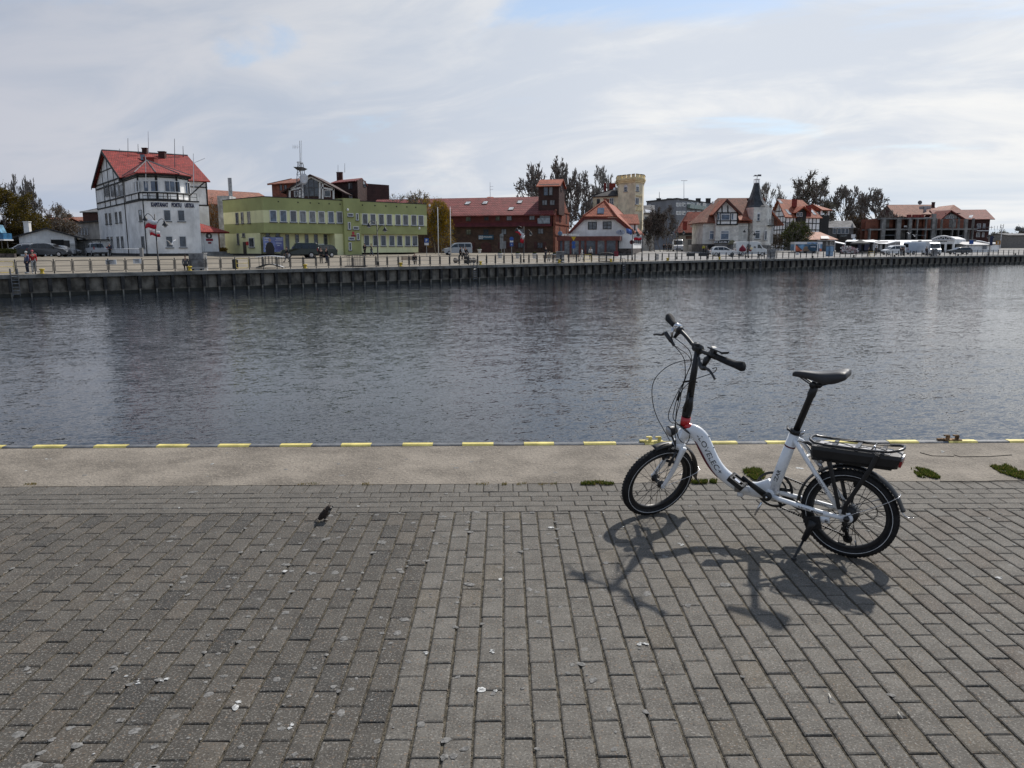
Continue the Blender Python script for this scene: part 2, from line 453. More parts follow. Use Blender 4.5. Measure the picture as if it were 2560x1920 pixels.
for i, (x, y, lx, ly) in enumerate(bricks):
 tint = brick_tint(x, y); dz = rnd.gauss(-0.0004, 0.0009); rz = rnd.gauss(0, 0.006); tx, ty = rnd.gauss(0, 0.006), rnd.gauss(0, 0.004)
 R = Matrix.Translation((x, y, dz)) @ Matrix.Rotation(rz, 4, 'Z') @ Matrix.Rotation(tx, 4, 'Y') @ Matrix.Rotation(ty, 4, 'X')
 if i in near:
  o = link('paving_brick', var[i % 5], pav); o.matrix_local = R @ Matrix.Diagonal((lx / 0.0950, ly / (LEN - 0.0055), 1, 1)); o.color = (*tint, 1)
 else:
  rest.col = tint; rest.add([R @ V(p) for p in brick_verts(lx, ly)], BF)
rest.build('paving_bricks', M_PAV_S, pav, kind='stuff')
# loose grit lying in the long joints
gr = MB()
for _ in range(12500):
 k = rnd.randint(-34, 34); y = 1.9 + 3.0 * rnd.random() ** 1.5; x = jx + k * PITCH + rnd.gauss(0, 0.0038)
 if rnd.random() < 0.12: x += rnd.uniform(-.09, .09)
 s = rnd.uniform(0.0012, 0.0032)
 p = V((x, y, -0.0048 + rnd.random() * .003)); a = rnd.uniform(0, 6.28)
 q = [p + V((math.cos(a + i * 2.1) * s * rnd.uniform(.7, 1.3), math.sin(a + i * 2.1) * s * rnd.uniform(.7, 1.3), -0.002)) for i in range(3)] + [p + V((0, 0, s * 1.3))]
 gr.add(q, [(0, 1, 3), (1, 2, 3), (2, 0, 3)])
M_GRIT = mat('grit', (0.155, 0.135, 0.10), 0.9, vary=0.42, vscale=160)
gr.build('joint_grit', M_GRIT, pav, kind='stuff')
# bird droppings and bleached splashes on the paving
def splat(mb, x, y, r, z=0.0022):
 n = 12; ph = [rnd.uniform(0.72, 1.2) for _ in range(n)]
 sx, sy = rnd.uniform(0.8, 1.35), rnd.uniform(0.7, 1.1); a0 = rnd.uniform(0, 6.28)
 pts = []
 for i in range(n):
  a = 2 * math.pi * i / n; u, v_ = math.cos(a) * r * ph[i] * sx, math.sin(a) * r * ph[i] * sy
  pts.append(V((x + u * math.cos(a0) - v_ * math.sin(a0), y + u * math.sin(a0) + v_ * math.cos(a0), z - 0.0012)))
 inner = [p * 0.62 + V((x, y, 0)) * 0.38 for p in pts]
 for p in inner: p.z = z
 o = len(pts)
 mb.add(pts + inner, [list(range(o, 2 * o))] + [(i, (i + 1) % n, o + (i + 1) % n, o + i) for i in range(n)])
M_DROP1 = mat('dropping_old', (0.165, 0.16, 0.15), 0.9, vary=0.25, vscale=70, bump=0.3, bscale=200, grit=0.4)
M_DROP2 = mat('dropping_fresh', (0.38, 0.38, 0.365), 0.85, vary=0.32, vscale=90, grit=0.4, bscale=100)
d1, d2 = MB(), MB()
for _ in range(250):
 x, y = rnd.gauss(-0.75, 0.75), rnd.uniform(2.3, 4.9)
 if abs(x) < 3.5: splat(d1, x, y, abs(rnd.gauss(0.008, 0.005)) + 0.004)
for _ in range(110):
 x, y = rnd.uniform(-3.3, 3.3), rnd.uniform(2.3, 6.5)
 splat(d1, x, y, abs(rnd.gauss(0.009, 0.005)) + 0.003, 0.0075 if y > Y_CONC else 0.0022)
for u, v_, r in [(1375, 1319, .03), (1071, 1351, .018), (577, 1768, .035), (345, 1706, .012), (310, 1694, .011), (408, 1700, .018), (903, 1265, .02), (1605, 1610, .022), (2500, 1444, .022), (2540, 1362, .014), (1705, 1362, .02), (717, 1425, .02),
     (216, 1885, .016), (1065, 1632, .016), (1230, 1628, .018), (1228, 1735, .03), (725, 1815, .014), (1570, 1138, .012), (1590, 1148, .014), (1264, 1172, .01), (2000, 1172, .05), (1515, 1139, .012), (1130, 1164, .01),
     (2360, 1131, .03), (1245, 1450, .02), (66, 1179, .02), (119, 1150, .016), (529, 1162, .016), (1490, 1224, .014), (450, 1270, .012), (1560, 1318, .012), (1510, 1282, .01)]:
 p = on_z(u, v_, 0)
 for q in range(rnd.randint(1, 4)): splat(d2, p.x + rnd.gauss(0, r * .6), p.y + rnd.gauss(0, r * .6), r * rnd.uniform(.25, .65), 0.0085 if p.y > Y_CONC else 0.0032 + 0.0006 * q)
d1.build('old_bird_droppings', M_DROP1, pav, kind='stuff')
d2.build('fresh_bird_droppings', M_DROP2, pav, kind='stuff')
# concrete edge strip with its steel nosing and yellow dashes
Y_ST0, Y_ST1 = 6.605, 6.69
ce = MB()
nx_, ny_ = 140, 10
g = [[V((-40 + 80 * i / nx_, Y_CONC + (Y_ST0 - Y_CONC) * j / ny_, 0.004 + 0.0025 * noise.noise(V((i * .9, j * .7, 0))) + (0.002 if 0 < j else -0.004))) for i in range(nx_ + 1)] for j in range(ny_ + 1)]
vs = [p for row in g for p in row]
ce.smooth = True
ce.add(vs, [(j * (nx_ + 1) + i, j * (nx_ + 1) + i + 1, (j + 1) * (nx_ + 1) + i + 1, (j + 1) * (nx_ + 1) + i) for j in range(ny_) for i in range(nx_)])
ce.smooth = False
ce.poly([(-40, Y_ST1 - 0.004, -3.0), (40, Y_ST1 - 0.004, -3.0), (40, Y_ST1 - 0.004, -0.1), (-40, Y_ST1 - 0.004, -0.1)])
edge = ce.build('quay_edge', M_CONC, kind='structure')
M_STEEL = mat('edge_steel', (0.105, 0.110, 0.118), 0.55, metal=0.0, vary=0.2, vscale=8, bump=0.2, bscale=60, grit=0.25)
M_YEL = mat('yellow_paint', (0.60, 0.50, 0.155), 0.6, vary=0.16, vscale=5, grit=0.25, bscale=50)
st = MB(); st.prism([(-40, Y_ST0, -0.09), (-40, Y_ST1, -0.09), (-40, Y_ST1, 0.006), (-40, Y_ST1 - 0.015, 0.017), (-40, Y_ST0 + 0.01, 0.018), (-40, Y_ST0, 0.010)], (80, 0, 0))
st.build('steel_nosing', M_STEEL, edge)
xd = on_z(857.5, 1110, 0).x
for k in range(-8, 20):
 x0 = xd + k * 0.524
 s_ = MB(); a, b_ = x0 + rnd.gauss(0, 0.006), x0 + 0.265 + rnd.gauss(0, 0.006)
 s_.prism([(a, Y_ST0 - 0.003, 0.008), (a, Y_ST0 + 0.009, 0.0215), (a, Y_ST1 - 0.014, 0.0205), (a, Y_ST1 + 0.003, 0.008)], (b_ - a, 0, 0))
 s_.build('yellow_stripe', M_YEL, edge)
M_RUST = mat('rusty_steel', (0.22, 0.13, 0.06), 0.85, vary=0.35, vscale=20, bump=0.4, bscale=80)
cr = MB()
for pts in ([(2385, 1138), (2400, 1143), (2430, 1142), (2470, 1141), (2500, 1140), (2530, 1137)], [(2300, 1131), (2330, 1139), (2385, 1141)], [(2350, 1203), (2420, 1205), (2490, 1202), (2560, 1202)]):
 cr.tube([on_z(u, v_ + rnd.uniform(-1, 1), 0.0075) for u, v_ in pts], (0.0035), 4)
cr.build('crack', mat('crack_dark', (0.03, 0.028, 0.025), 0.95), edge)
def bracket(px, label, material):
 c = on_z(px, 1105, 0.02); t = thing('mooring_bracket', label, 'bracket', V((c.x, Y_ST0 + .05, 0.02)))
 m = MB(); m.box((c.x, Y_ST0 + .05, 0.026), (0.15, 0.06, 0.008)); m.box((c.x - 0.1, Y_ST0 + .045, 0.03), (0.06, 0.03, 0.016)); m.build('base_plate', material, t)
 for dx in (-0.035, 0.045):
  m = MB(); m.box((c.x + dx, Y_ST0 + .05, 0.046), (0.026, 0.02, 0.034), Matrix.Rotation(0.25, 3, 'Y')); m.box((c.x + dx - .012, Y_ST0 + .05, 0.062), (0.045, 0.024, 0.010)); m.build('lug', material, t)
bracket(1636, 'small yellow steel bracket with two lugs on the quay edge left of the bicycle', M_YEL)
bracket(2390, 'small rusty bracket with two lugs on the quay edge right of the bicycle', M_RUST)
def grass_mat(name, a, b):
 m = bpy.data.materials.new(name); m.use_nodes = True
 t = NT(m.node_tree)
 r = t.n('ShaderNodeNewGeometry').outputs['Random Per Island']
 c = t.mix(r, a, b)
 d = t.n('ShaderNodeBsdfDiffuse', {'Color': c}); tr = t.n('ShaderNodeBsdfTranslucent', {'Color': t.mix(1.0, c, (1.0, 0.95, 0.6), 'MULTIPLY')})
 s = t.n('ShaderNodeMixShader', {0: 0.42, 1: d, 2: tr})
 t.t.links.new(s.outputs[0], t.n('ShaderNodeOutputMaterial').inputs[0]); return m
M_GRASS, M_DRY = grass_mat('grass_green', (0.035, 0.06, 0.014), (0.11, 0.14, 0.035)), grass_mat('grass_dry', (0.16, 0.12, 0.05), (0.28, 0.21, 0.10))
M_SOIL = mat('soil', (0.05, 0.042, 0.028), 0.95, vary=0.3, vscale=30, bump=0.8, bscale=120)
def grass(poly_px, n, hmax, label, dry=0.15):
 P = [on_z(u, v_, 0.006) for u, v_ in poly_px]
 x0, x1 = min(p.x for p in P), max(p.x for p in P); y0, y1 = min(p.y for p in P), max(p.y for p in P)
 def inside(x, y):
  r = False; j = len(P) - 1
  for i in range(len(P)):
   if (P[i].y > y) != (P[j].y > y) and x < (P[j].x - P[i].x) * (y - P[i].y) / (P[j].y - P[i].y) + P[i].x: r = not r
   j = i
  return r
 m = MB(); k = 0; tries = 0
 while k < n and tries < n * 20:
  tries += 1
  x, y = rnd.uniform(x0, x1), rnd.uniform(y0, y1)
  if not inside(x, y) or noise.noise(V((x * 14, y * 14, 1))) < -0.32: continue
  k += 1; a = rnd.uniform(0, 6.28); h = hmax * rnd.uniform(0.35, 1.0) ; wd = rnd.uniform(0.0012, 0.0028); ln = rnd.uniform(0.2, 0.9) * h
  d = V((math.cos(a), math.sin(a), 0)); sd_ = V((-d.y, d.x, 0)) * wd
  p = V((x, y, 0.004)); q = p + d * ln * 0.4 + V((0, 0, h * 0.65)); e = p + d * ln + V((0, 0, h))
  m.cur = 1 if rnd.random() < dry else 0
  m.add([p - sd_, p + sd_, q + sd_ * .8, q - sd_ * .8, e], [(0, 1, 2, 3), (3, 2, 4)])
 return m.build('grass_patch', [M_GRASS, M_DRY], kind='stuff', label=label)
grass([(1857, 1176), (1880, 1172), (1905, 1176), (1915, 1190), (1905, 1203), (1885, 1200), (1862, 1186)], 2600, 0.030, 'moss and grass tuft on the concrete behind the bicycle pedals')
grass([(2277, 1172), (2300, 1169), (2330, 1180), (2352, 1195), (2335, 1198), (2295, 1192)], 2400, 0.026, 'grass tuft on the concrete just right of the rear wheel')
grass([(2474, 1166), (2515, 1163), (2560, 1182), (2600, 1196), (2555, 1198), (2500, 1183)], 3400, 0.026, 'grass tuft on the concrete at the right edge')
grass([(1725, 1203), (1792, 1201), (1792, 1208), (1725, 1210)], 900, 0.028, 'strip of grass in the seam behind the front wheel')
grass([(1452, 1206), (1500, 1204), (1535, 1207), (1535, 1212), (1452, 1212)], 800, 0.024, 'strip of grass in the seam left of the front wheel')
for a, b_ in ((905, 935), (1190, 1222), (1255, 1268), (1292, 1316), (1345, 1392), (60, 92), (745, 800)):
 grass([(a, 1208), (b_, 1206), (b_, 1212), (a, 1213)], 70, 0.012, 'dry tuft in the seam between concrete and paving', 0.7)
def straw(pts, label, r=0.0022):
 m = MB(); m.tube([on_z(u, v_, 0.006 + 0.006 * (i == 1)) for i, (u, v_) in enumerate(pts)], [r, r * 1.2, r * 0.6], 5)
 o = m.build('straw', mat('straw', (0.5, 0.48, 0.42), 0.7)); o['label'] = label; o['category'] = 'straw'
straw([(2021, 1428), (2025, 1437), (2034, 1446)], 'short white straw lying in the shadow of the bicycle')
straw([(2072, 1734), (2077, 1745), (2090, 1754)], 'thin pale straw on the paving below the bicycle shadow')
straw([(2245, 1780), (2250, 1788), (2257, 1796)], 'thin pale straw at the lower right of the paving')
# water
def water_mat():
 m = bpy.data.materials.new('river_water'); m.use_nodes = True
 t = NT(m.node_tree)
 pos = t.n('ShaderNodeNewGeometry').outputs['Position']
 rot = t.n('ShaderNodeMapping', {'Vector': pos, 'Rotation': (0, 0, -0.30)}).outputs[0]
 # wind streaks: calmer and rougher lanes across the harbour
 lane = t.noise(t.scale(pos, (0.022, 0.12, 1)), 1.0, 4, 0.6, 0.6)
 amp = t.ramp(lane, 0.34, 0.66, 0.72, 1.25)
 tot = None
 for sc, a, st, lo in ((0.8, 0.06, (0.8, 1.5, 1), (0, 0, 0)), (2.8, 0.095, (0.65, 1.6, 1), (7, 3, 0)), (7.0, 0.185, (0.7, 1.5, 1), (3, 9, 0)), (17.0, 0.19, (0.8, 1.4, 1), (5, 2, 0))):
  c = t.noise(t.scale(rot, st, lo), sc, 2, 0.6, 0.6, col=True)
  v = t.n('ShaderNodeVectorMath', {0: c, 1: (0.5, 0.5, 0.5)}, operation='SUBTRACT').outputs[0]
  v = t.n('ShaderNodeVectorMath', {0: v, 1: (a * 1.0, a * 1.7, 0.0)}, operation='MULTIPLY').outputs[0]
  tot = v if tot is None else t.n('ShaderNodeVectorMath', {0: tot, 1: v}, operation='ADD').outputs[0]
 sc_ = t.n('ShaderNodeVectorMath', {0: tot}, operation='SCALE'); t.t.links.new(amp, sc_.inputs['Scale'])
 nn = t.n('ShaderNodeVectorMath', {0: sc_.outputs[0], 1: (0, 0, 1.0)}, operation='ADD').outputs[0]
 nn = t.n('ShaderNodeVectorMath', {0: nn}, operation='NORMALIZE').outputs[0]
 b = t.n('ShaderNodeBsdfPrincipled', {'Base Color': (0.010, 0.014, 0.020, 1), 'Roughness': 0.07, 'IOR': 1.333, 'Specular IOR Level': 0.5, 'Normal': nn})
 t.t.links.new(b.outputs[0], t.n('ShaderNodeOutputMaterial').inputs[0])
 return m
WZ = -2.02
wa = MB(); wa.poly([(-900, 4, WZ), (1500, 4, WZ), (1500, 2600, WZ), (-900, 2600, WZ)])
wa.build('water', water_mat(), kind='structure')
# far bank
Q = [V(p) for p in ((-75, 33.8), (-39, 62), (-7, 87.5), (5, 98), (33, 122), (65, 145), (112, 171), (170, 202), (420, 335))]
GZ0 = -0.26
def qseg(p):
 best = None
 for a, b in zip(Q, Q[1:]):
  d = b - a; t = max(0, min(1, (p - a).dot(d) / d.length_squared)); q = a + d * t
  n = V((-d.y, d.x)).normalized(); e = (p - q).length * (1 if (p - a).dot(n) > 0 else -1)
  if best is None or abs(e) < abs(best): best = e
 return best
def rise(e): return GZ0 + (0.0 if e < 2 else min(0.98, (e - 2) * 0.0297) + max(0, e - 35) * 0.0005)
def gz(x, y): return rise(qseg(V((x, y))))
def gpt(px, depth):
 p = gp(px, depth); return V((p.x, p.y, gz(p.x, p.y)))
# offset lines of the quay
def nrm(i):
 ds = []
 if i > 0: ds.append((Q[i] - Q[i - 1]).normalized())
 if i < len(Q) - 1: ds.append((Q[i + 1] - Q[i]).normalized())
 d = sum(ds, V((0, 0))).normalized(); return V((-d.y, d.x))
M_PROM = mat('promenade_paving', (0.18, 0.155, 0.118), 0.9, vary=0.14, vscale=0.35, bump=0.2, bscale=8, grit=0.1)
M_ROAD = mat('promenade_grey', (0.215, 0.206, 0.195), 0.9, vary=0.14, vscale=0.3, bump=0.2, bscale=8)
M_TURF = mat('town_soil', (0.16, 0.15, 0.125), 0.95, vary=0.2, vscale=0.05)
tg = MB(); offs = [0.0, 2.0, 8, 16, 24, 35, 60, 120, 300, 1200]
rows = [[(Q[i] + nrm(i) * e) for e in offs] for i in range(len(Q))]
fine_rows = []
for a, b in zip(rows, rows[1:]):
 for k in range(6): fine_rows.append([p + (q - p) * (k / 6) for p, q in zip(a, b)])
fine_rows.append(rows[-1])
vs = [V((p.x, p.y, rise(e))) for r_ in fine_rows for p, e in zip(r_, offs)]
nO = len(offs)
for i in range(len(fine_rows) - 1):
 for j in range(nO - 1):
  tg.cur = (0 if fine_rows[i][j].x < 18 else 1) if j < 6 else 2
  a = [vs[i * nO + j], vs[(i + 1) * nO + j], vs[(i + 1) * nO + j + 1], vs[i * nO + j + 1]]
  tg.poly(a)
tg.build('town_ground', [M_PROM, M_ROAD, M_TURF], kind='structure')
# quay wall: coping, concrete bays between steel piles
arc = [0.0]
for a, b in zip(Q, Q[1:]): arc.append(arc[-1] + (b - a).length)
def at_arc(s):
 for i in range(len(Q) - 1):
  if s <= arc[i + 1] or i == len(Q) - 2:
   d = (Q[i + 1] - Q[i]).normalized(); return Q[i] + d * (s - arc[i]), d, V((-d.y, d.x))
def px_of(p, z=0):
 d = V((p.x, p.y, z)) - EYE; return 1280 + FPX * d.dot(CR) / d.dot(CF)
stations = []; s = arc[1] - 6.0
while s < arc[7] + 10:
 p, d, n = at_arc(s); px = px_of(p)
 if px > 2700: break
 stations.append(s); s += 1.34 + max(0, min(1.0, (px - 1300) / 1260)) * 0.58
M_COPE = mat('coping_concrete', (0.20, 0.19, 0.17), 0.9, vary=0.2, vscale=1.2, streak=0.3)
M_BAY = mat('bay_concrete', (0.150, 0.132, 0.105), 0.9, vary=0.28, vscale=1.0, bump=0.4, bscale=6, streak=0.75, col2=(0.19, 0.17, 0.14))
M_PILE = mat('dark_pile', (0.035, 0.033, 0.031), 0.75, vary=0.25, vscale=3)
M_PILEEND = mat('pile_foot', (0.20, 0.19, 0.165), 0.8, vary=0.25, vscale=3)
wall_root = MB()
for (a, b) in zip(stations, stations[1:]):
 pa, da, na = at_arc(a); pb, db, nb = at_arc(b)
 wall_root.hexa([V((q.x, q.y, z)) for z in (GZ0 - 0.30, GZ0 + 0.004) for q in (pa - na * 0.34, pb - nb * 0.34, pb + nb * 0.3, pa + na * 0.3)])
qw = wall_root.build('quay_wall', M_COPE, label='concrete quay wall of the far bank divided by dark steel piles', category='quay wall')
for i, (a, b) in enumerate(zip(stations, stations[1:])):
 pa, da, na = at_arc(a); pb, db, nb = at_arc(b); m = MB()
 m.hexa([V((q.x, q.y, z)) for z in (-2.7, GZ0 - 0.30) for q in (pa + na * (0.0 if z < -1 else 0.06), pb + nb * (0.0 if z < -1 else 0.06), pb + nb * 0.3, pa + na * 0.3)])
 m.build('wall_panel', M_BAY, qw)
 m = MB(); m.hexa([V((q.x, q.y, z)) for z in (-1.62, GZ0 - 0.302) for q in (pa - na * .30 - da * .13, pa - na * .30 + da * .13, pa + na * .02 + da * .13, pa + na * .02 - da * .13)])
 m.cur = 1; m.hexa([V((q.x, q.y, z)) for z in (-2.3, -1.62) for q in (pa - na * .22 - da * .05, pa - na * .22 + da * .05, pa + na * .02 + da * .05, pa + na * .02 - da * .05)])
 m.build('wall_pile', [M_PILE, M_PILEEND], qw)
wl = MB()
for (a, b) in zip(stations, stations[1:]):
 pa, da, na = at_arc(a); pb, db, nb = at_arc(b)
 wl.hexa([V((q.x, q.y, z)) for z in (-2.6, WZ + 0.28) for q in (pa - na * .02, pb - nb * .02, pb + nb * .1, pa + na * .1)])
wl.build('wet_band', mat('wet_algae', (0.018, 0.019, 0.014), 0.5, vary=0.3, vscale=2), qw)
# railing
M_RAIL = mat('railing_dark', (0.030, 0.032, 0.035), 0.5, vary=0.15, vscale=4)
M_RAILY = mat('railing_yellow', (0.58, 0.43, 0.07), 0.55, vary=0.15, vscale=4)
rail = thing('quay_railing', 'long dark metal railing along the far quay, with a few yellow gates', 'railing')
YELLOW = [(-60, 33), (598, 634), (1458, 1480), (2174, 2188)]
def spot(s, off, z=0.0):
 p, d, n = at_arc(s); q = p + n * off; return V((q.x, q.y, rise(off) + z))
for i, (a, b) in enumerate(zip(stations, stations[1:])):
 s0, s1 = a + 0.55, b + 0.55; off = 0.75
 P0, P1 = spot(s0, off), spot(s1, off); px = px_of((P0 + P1) / 2)
 if 1545 < px < 1590 and False: continue
 m = MB(); m.tube([P0, P0 + V((0, 0, 1.10))], 0.047, 6); m.tube([P0 + V((0, 0, 1.10)), P0 + V((0, 0, 1.17))], [0.065, 0.03], 6)
 m.build('post', M_RAIL, rail)
 yel = any(lo < px < hi for lo, hi in YELLOW)
 u = (P1 - P0).normalized(); L = (P1 - P0).length; z0, z1, r_ = 0.16, 1.03, 0.09
 u0, u1 = 0.09, L - 0.09
 loop = [(u0 + r_, z0), (u1 - r_, z0), (u1 - .3 * r_, z0 + .3 * r_), (u1, z0 + r_), (u1, z1 - r_), (u1 - .3 * r_, z1 - .3 * r_), (u1 - r_, z1), (u0 + r_, z1), (u0 + .3 * r_, z1 - .3 * r_), (u0, z1 - r_), (u0, z0 + r_), (u0 + .3 * r_, z0 + .3 * r_)]
 m = MB(); m.tube([P0 + u * q + V((0, 0, z)) for q, z in loop], 0.026, 5, closed=True)
 m.tube([P0 + u * u0 + V((0, 0, .60)), P0 + u * u1 + V((0, 0, .60))], 0.020, 5)
 o = m.build('rail_panel', M_RAILY if yel else M_RAIL, rail)
 if yel: o['label'] = 'yellow railing gate'
# the folding bicycle
_lean, _az, RT = math.radians(4.5), math.radians(-125.3), 0.253
BL = V((math.cos(_lean) * math.cos(_az), math.cos(_lean) * math.sin(_az), -math.sin(_lean)))      # rider's left
BF_ = V((math.sin(_az), -math.cos(_az), 0)).normalized()                                          # forward
BU = BF_.cross(BL)
REAR = V((1.8645, 4.102, RT * math.cos(_lean)))
GND = REAR - BU * RT
Mb = Matrix(((BF_.x, BL.x, BU.x, GND.x), (BF_.y, BL.y, BU.y, GND.y), (BF_.z, BL.z, BU.z, GND.z), (0, 0, 0, 1)))
bike = thing('bicycle', 'white folding electric bicycle on its kickstand with a black rear rack battery', 'bicycle', Mb)
class BM(MB):
 """mesh in bicycle coordinates: forward, left, up from the ground under the rear hub"""
 def build(s, name, mats, parent=None, **tags):
  me = s.mesh(name)
  for m in (mats if isinstance(mats, (list, tuple)) else [mats]): me.materials.append(m)
  return link(name, me, parent or bike, **tags)
 def __init__(s): MB.__init__(s); s.smooth = True
B3 = lambda f, l, h: V((f, l, h + RT))
def spline(pts, n=6):
 """Catmull-Rom through points (any length tuples)"""
 out = []; P = [V(p) for p in pts]
 for i in range(len(P) - 1):
  p0, p1, p2, p3 = P[max(i - 1, 0)], P[i], P[i + 1], P[min(i + 2, len(P) - 1)]
  for k in range(n):
   t = k / n
   out.append(0.5 * ((2 * p1) + (p2 - p0) * t + (2 * p0 - 5 * p1 + 4 * p2 - p3) * t * t + (3 * p1 - p0 - 3 * p2 + p3) * t ** 3))
 out.append(P[-1]); return out
M_WHITE = mat('white_lacquer', (0.74, 0.76, 0.78), 0.28, vary=0.03, vscale=6, spec=0.5, coat=0.4)
M_RED = mat('red_lacquer', (0.44, 0.014, 0.018), 0.28, vary=0.05, vscale=6, spec=0.5, coat=0.4)
M_BLK = mat('black_satin', (0.014, 0.014, 0.015), 0.42, vary=0.15, vscale=10, spec=0.4)
M_BLKG = mat('black_gloss', (0.012, 0.012, 0.013), 0.28, vary=0.1, vscale=10, spec=0.5)
M_RUB = mat('tyre_rubber', (0.017, 0.017, 0.0175), 0.75, vary=0.2, vscale=25, spec=0.25, bump=0.4, bscale=140)
M_GRIP = mat('grip_rubber', (0.020, 0.020, 0.021), 0.7, vary=0.15, vscale=20, spec=0.25, bump=0.3, bscale=200)
M_CHR = mat('bright_metal', (0.62, 0.62, 0.63), 0.22, metal=0.9, vary=0.08, vscale=8)
M_ALU = mat('dull_metal', (0.34, 0.34, 0.35), 0.42, metal=0.85, vary=0.12, vscale=12)
M_REFL = mat('reflective_stripe', (0.62, 0.63, 0.64), 0.4, vary=0.1, vscale=20)
M_SPOKE = mat('black_spoke', (0.02, 0.02, 0.02), 0.35, metal=0.4, vary=0.1)
M_LENS = mat_glass('lamp_lens', (0.45, 0.45, 0.45), 0.1)
M_REDL = mat('red_lens', (0.28, 0.010, 0.014), 0.2, vary=0.1, vscale=10, spec=0.6)
M_GREYP = mat('grey_rack_plate', (0.30, 0.30, 0.315), 0.45, vary=0.1, vscale=12, spec=0.5)
M_DECAL = mat('decal_black', (0.012, 0.012, 0.014), 0.4, vary=0.02)
M_MAROON = mat('decal_maroon', (0.10, 0.008, 0.016), 0.4, vary=0.02)
M_LABEL = mat('decal_label', (0.48, 0.48, 0.49), 0.5, vary=0.2, vscale=60)
M_SADDLE = mat('saddle_vinyl', (0.022, 0.022, 0.024), 0.46, vary=0.12, vscale=14, bump=0.15, bscale=220, spec=0.45)
# ---- frame
fr = BM()
TC = [(0.962, 0.300), (0.930, 0.340), (0.887, 0.343), (0.842, 0.313), (0.808, 0.255), (0.770, 0.185), (0.722, 0.124), (0.660, 0.080), (0.590, 0.052), (0.510, 0.045), (0.445, 0.060), (0.405, 0.090)]
TR = [0.030, 0.043, 0.046, 0.047, 0.044, 0.041, 0.040, 0.040, 0.042, 0.046, 0.055, 0.050]
main = [(p.x, p.y, p.z) for p in spline([(a, b_, r) for (a, b_), r in zip(TC, TR)], 5)]
fr.tube([B3(a, 0, h) for a, h, r in main], [(0.029 if i > 6 else 0.027, r) for i, (a, h, r) in enumerate(main)], 16, flat=(0, 1, 0))
fr.tube([B3(0.428, 0, 0.010), B3(0.372, 0, 0.19), B3(0.300, 0, 0.418)], [0.033, 0.031, 0.0295], 16)
fr.tube([B3(0.985, 0, 0.225), B3(0.955, 0, 0.345)], 0.027, 16)
fr.tube([B3(0.42, -0.037, 0.045), B3(0.42, 0.037, 0.045)], 0.027, 14)
for w_ in (-1, 1):
 fr.tube([B3(0.303, w_ * 0.012, 0.383), B3(0.274, w_ * 0.040, 0.362), B3(0.174, w_ * 0.058, 0.226), B3(0.022, w_ * 0.063, 0.012)], [0.013, 0.0135, 0.0125, 0.012], 10)
 fr.tube([B3(0.415, w_ * 0.030, 0.035), B3(0.36, w_ * 0.048, 0.030), B3(0.248, w_ * 0.056, 0.016), B3(0.108, w_ * 0.060, -0.002), B3(0.0, w_ * 0.064, -0.008)], [0.014, 0.0145, 0.0145, 0.0135, 0.013], 10)
 fr.box(B3(0.005, w_ * 0.066, 0.0), (0.065, 0.009, 0.040), Matrix.Rotation(0.35, 3, 'Y'))
 fr.lathe([(0.024, -0.005), (0.024, 0.005)], B3(-0.012, w_ * 0.066, -0.004), (0, 1, 0), 14)
fr.tube([B3(0.228, -0.05, 0.29), B3(0.228, 0.05, 0.29)], 0.010, 8)
fr.box(B3(0.12, 0.066, -0.036), (0.075, 0.012, 0.034), Matrix.Rotation(0.10, 3, 'Y'))
fr.box(B3(0.595, 0.0, 0.008), (0.03, 0.05, 0.03)); fr.box(B3(0.56, 0.03, 0.05), (0.05, 0.02, 0.04))
frame = fr.build('frame', M_WHITE)
m = BM(); m.tube([B3(0.948, 0, 0.375), B3(0.942, 0, 0.40), B3(0.936, 0, 0.430)], [0.0282, 0.0286, 0.0292], 16); m.build('head_collar', M_RED)
m = BM()
rs = spline([(0.945, 0.376), (0.912, 0.371), (0.880, 0.357), (0.852, 0.336), (0.828, 0.312)], 4)
m.tube([B3(p.x, 0, p.y) for p in rs], [(0.0285 - 0.0165 * (i / (len(rs) - 1)), 0.027 - 0.017 * (i / (len(rs) - 1))) for i in range(len(rs))], 14, flat=(0, 1, 0)); m.build('red_flare', M_RED)
m = BM(); m.tube([B3(0.326, 0, 0.334), B3(0.3235, 0, 0.342)], 0.0312, 16); m.build('seat_tube_band', M_MAROON)
m = BM(); m.box(B3(0.606, 0.034, 0.052), (0.03, 0.014, 0.05)); m.tube([B3(0.60, .036, .07), B3(0.545, .047, 0.085)], 0.008, 8); m.build('folding_lever', M_ALU)
# ---- lettering on the frame
def bend_text(body, path, half, width, height, s0, name, bold=0.0, matl=M_DECAL, side=0.0295, drop=0.0, flip=False, rlat=0.029):
 """lettering wrapped on the left flank of a tube; path: (forward, up) points read in writing order"""
 P = [V(p) for p in path]; acc = [0.0]
 for a, b_ in zip(P, P[1:]): acc.append(acc[-1] + (b_ - a).length)
 me = text_mesh(body, 1.0, bold)
 xs = [v.co.x for v in me.vertices]; ys = [v.co.y for v in me.vertices]
 x0, x1, y0, y1 = min(xs), max(xs), min(ys), max(ys)
 for v in me.vertices:
  s = s0 + (v.co.x - x0) / (x1 - x0) * width; t = ((v.co.y - y0) / (y1 - y0) - 0.5) * height + drop
  i = 0
  while i < len(P) - 2 and s > acc[i + 1]: i += 1
  d = (P[i + 1] - P[i]).normalized(); q = P[i] + d * (s - acc[i]); n = V((-d.y, d.x))
  if flip: n = -n
  q = q + n * t
  lat = rlat * math.sqrt(max(0.05, 1 - (t / half) ** 2)) + 0.0011
  v.co = V((q.x, lat if not callable(side) else side(s), q.y + RT))
 me.materials.clear(); me.materials.append(matl)
 return link(name, me, frame)
tube_path = [(p[0], p[1]) for p in main]
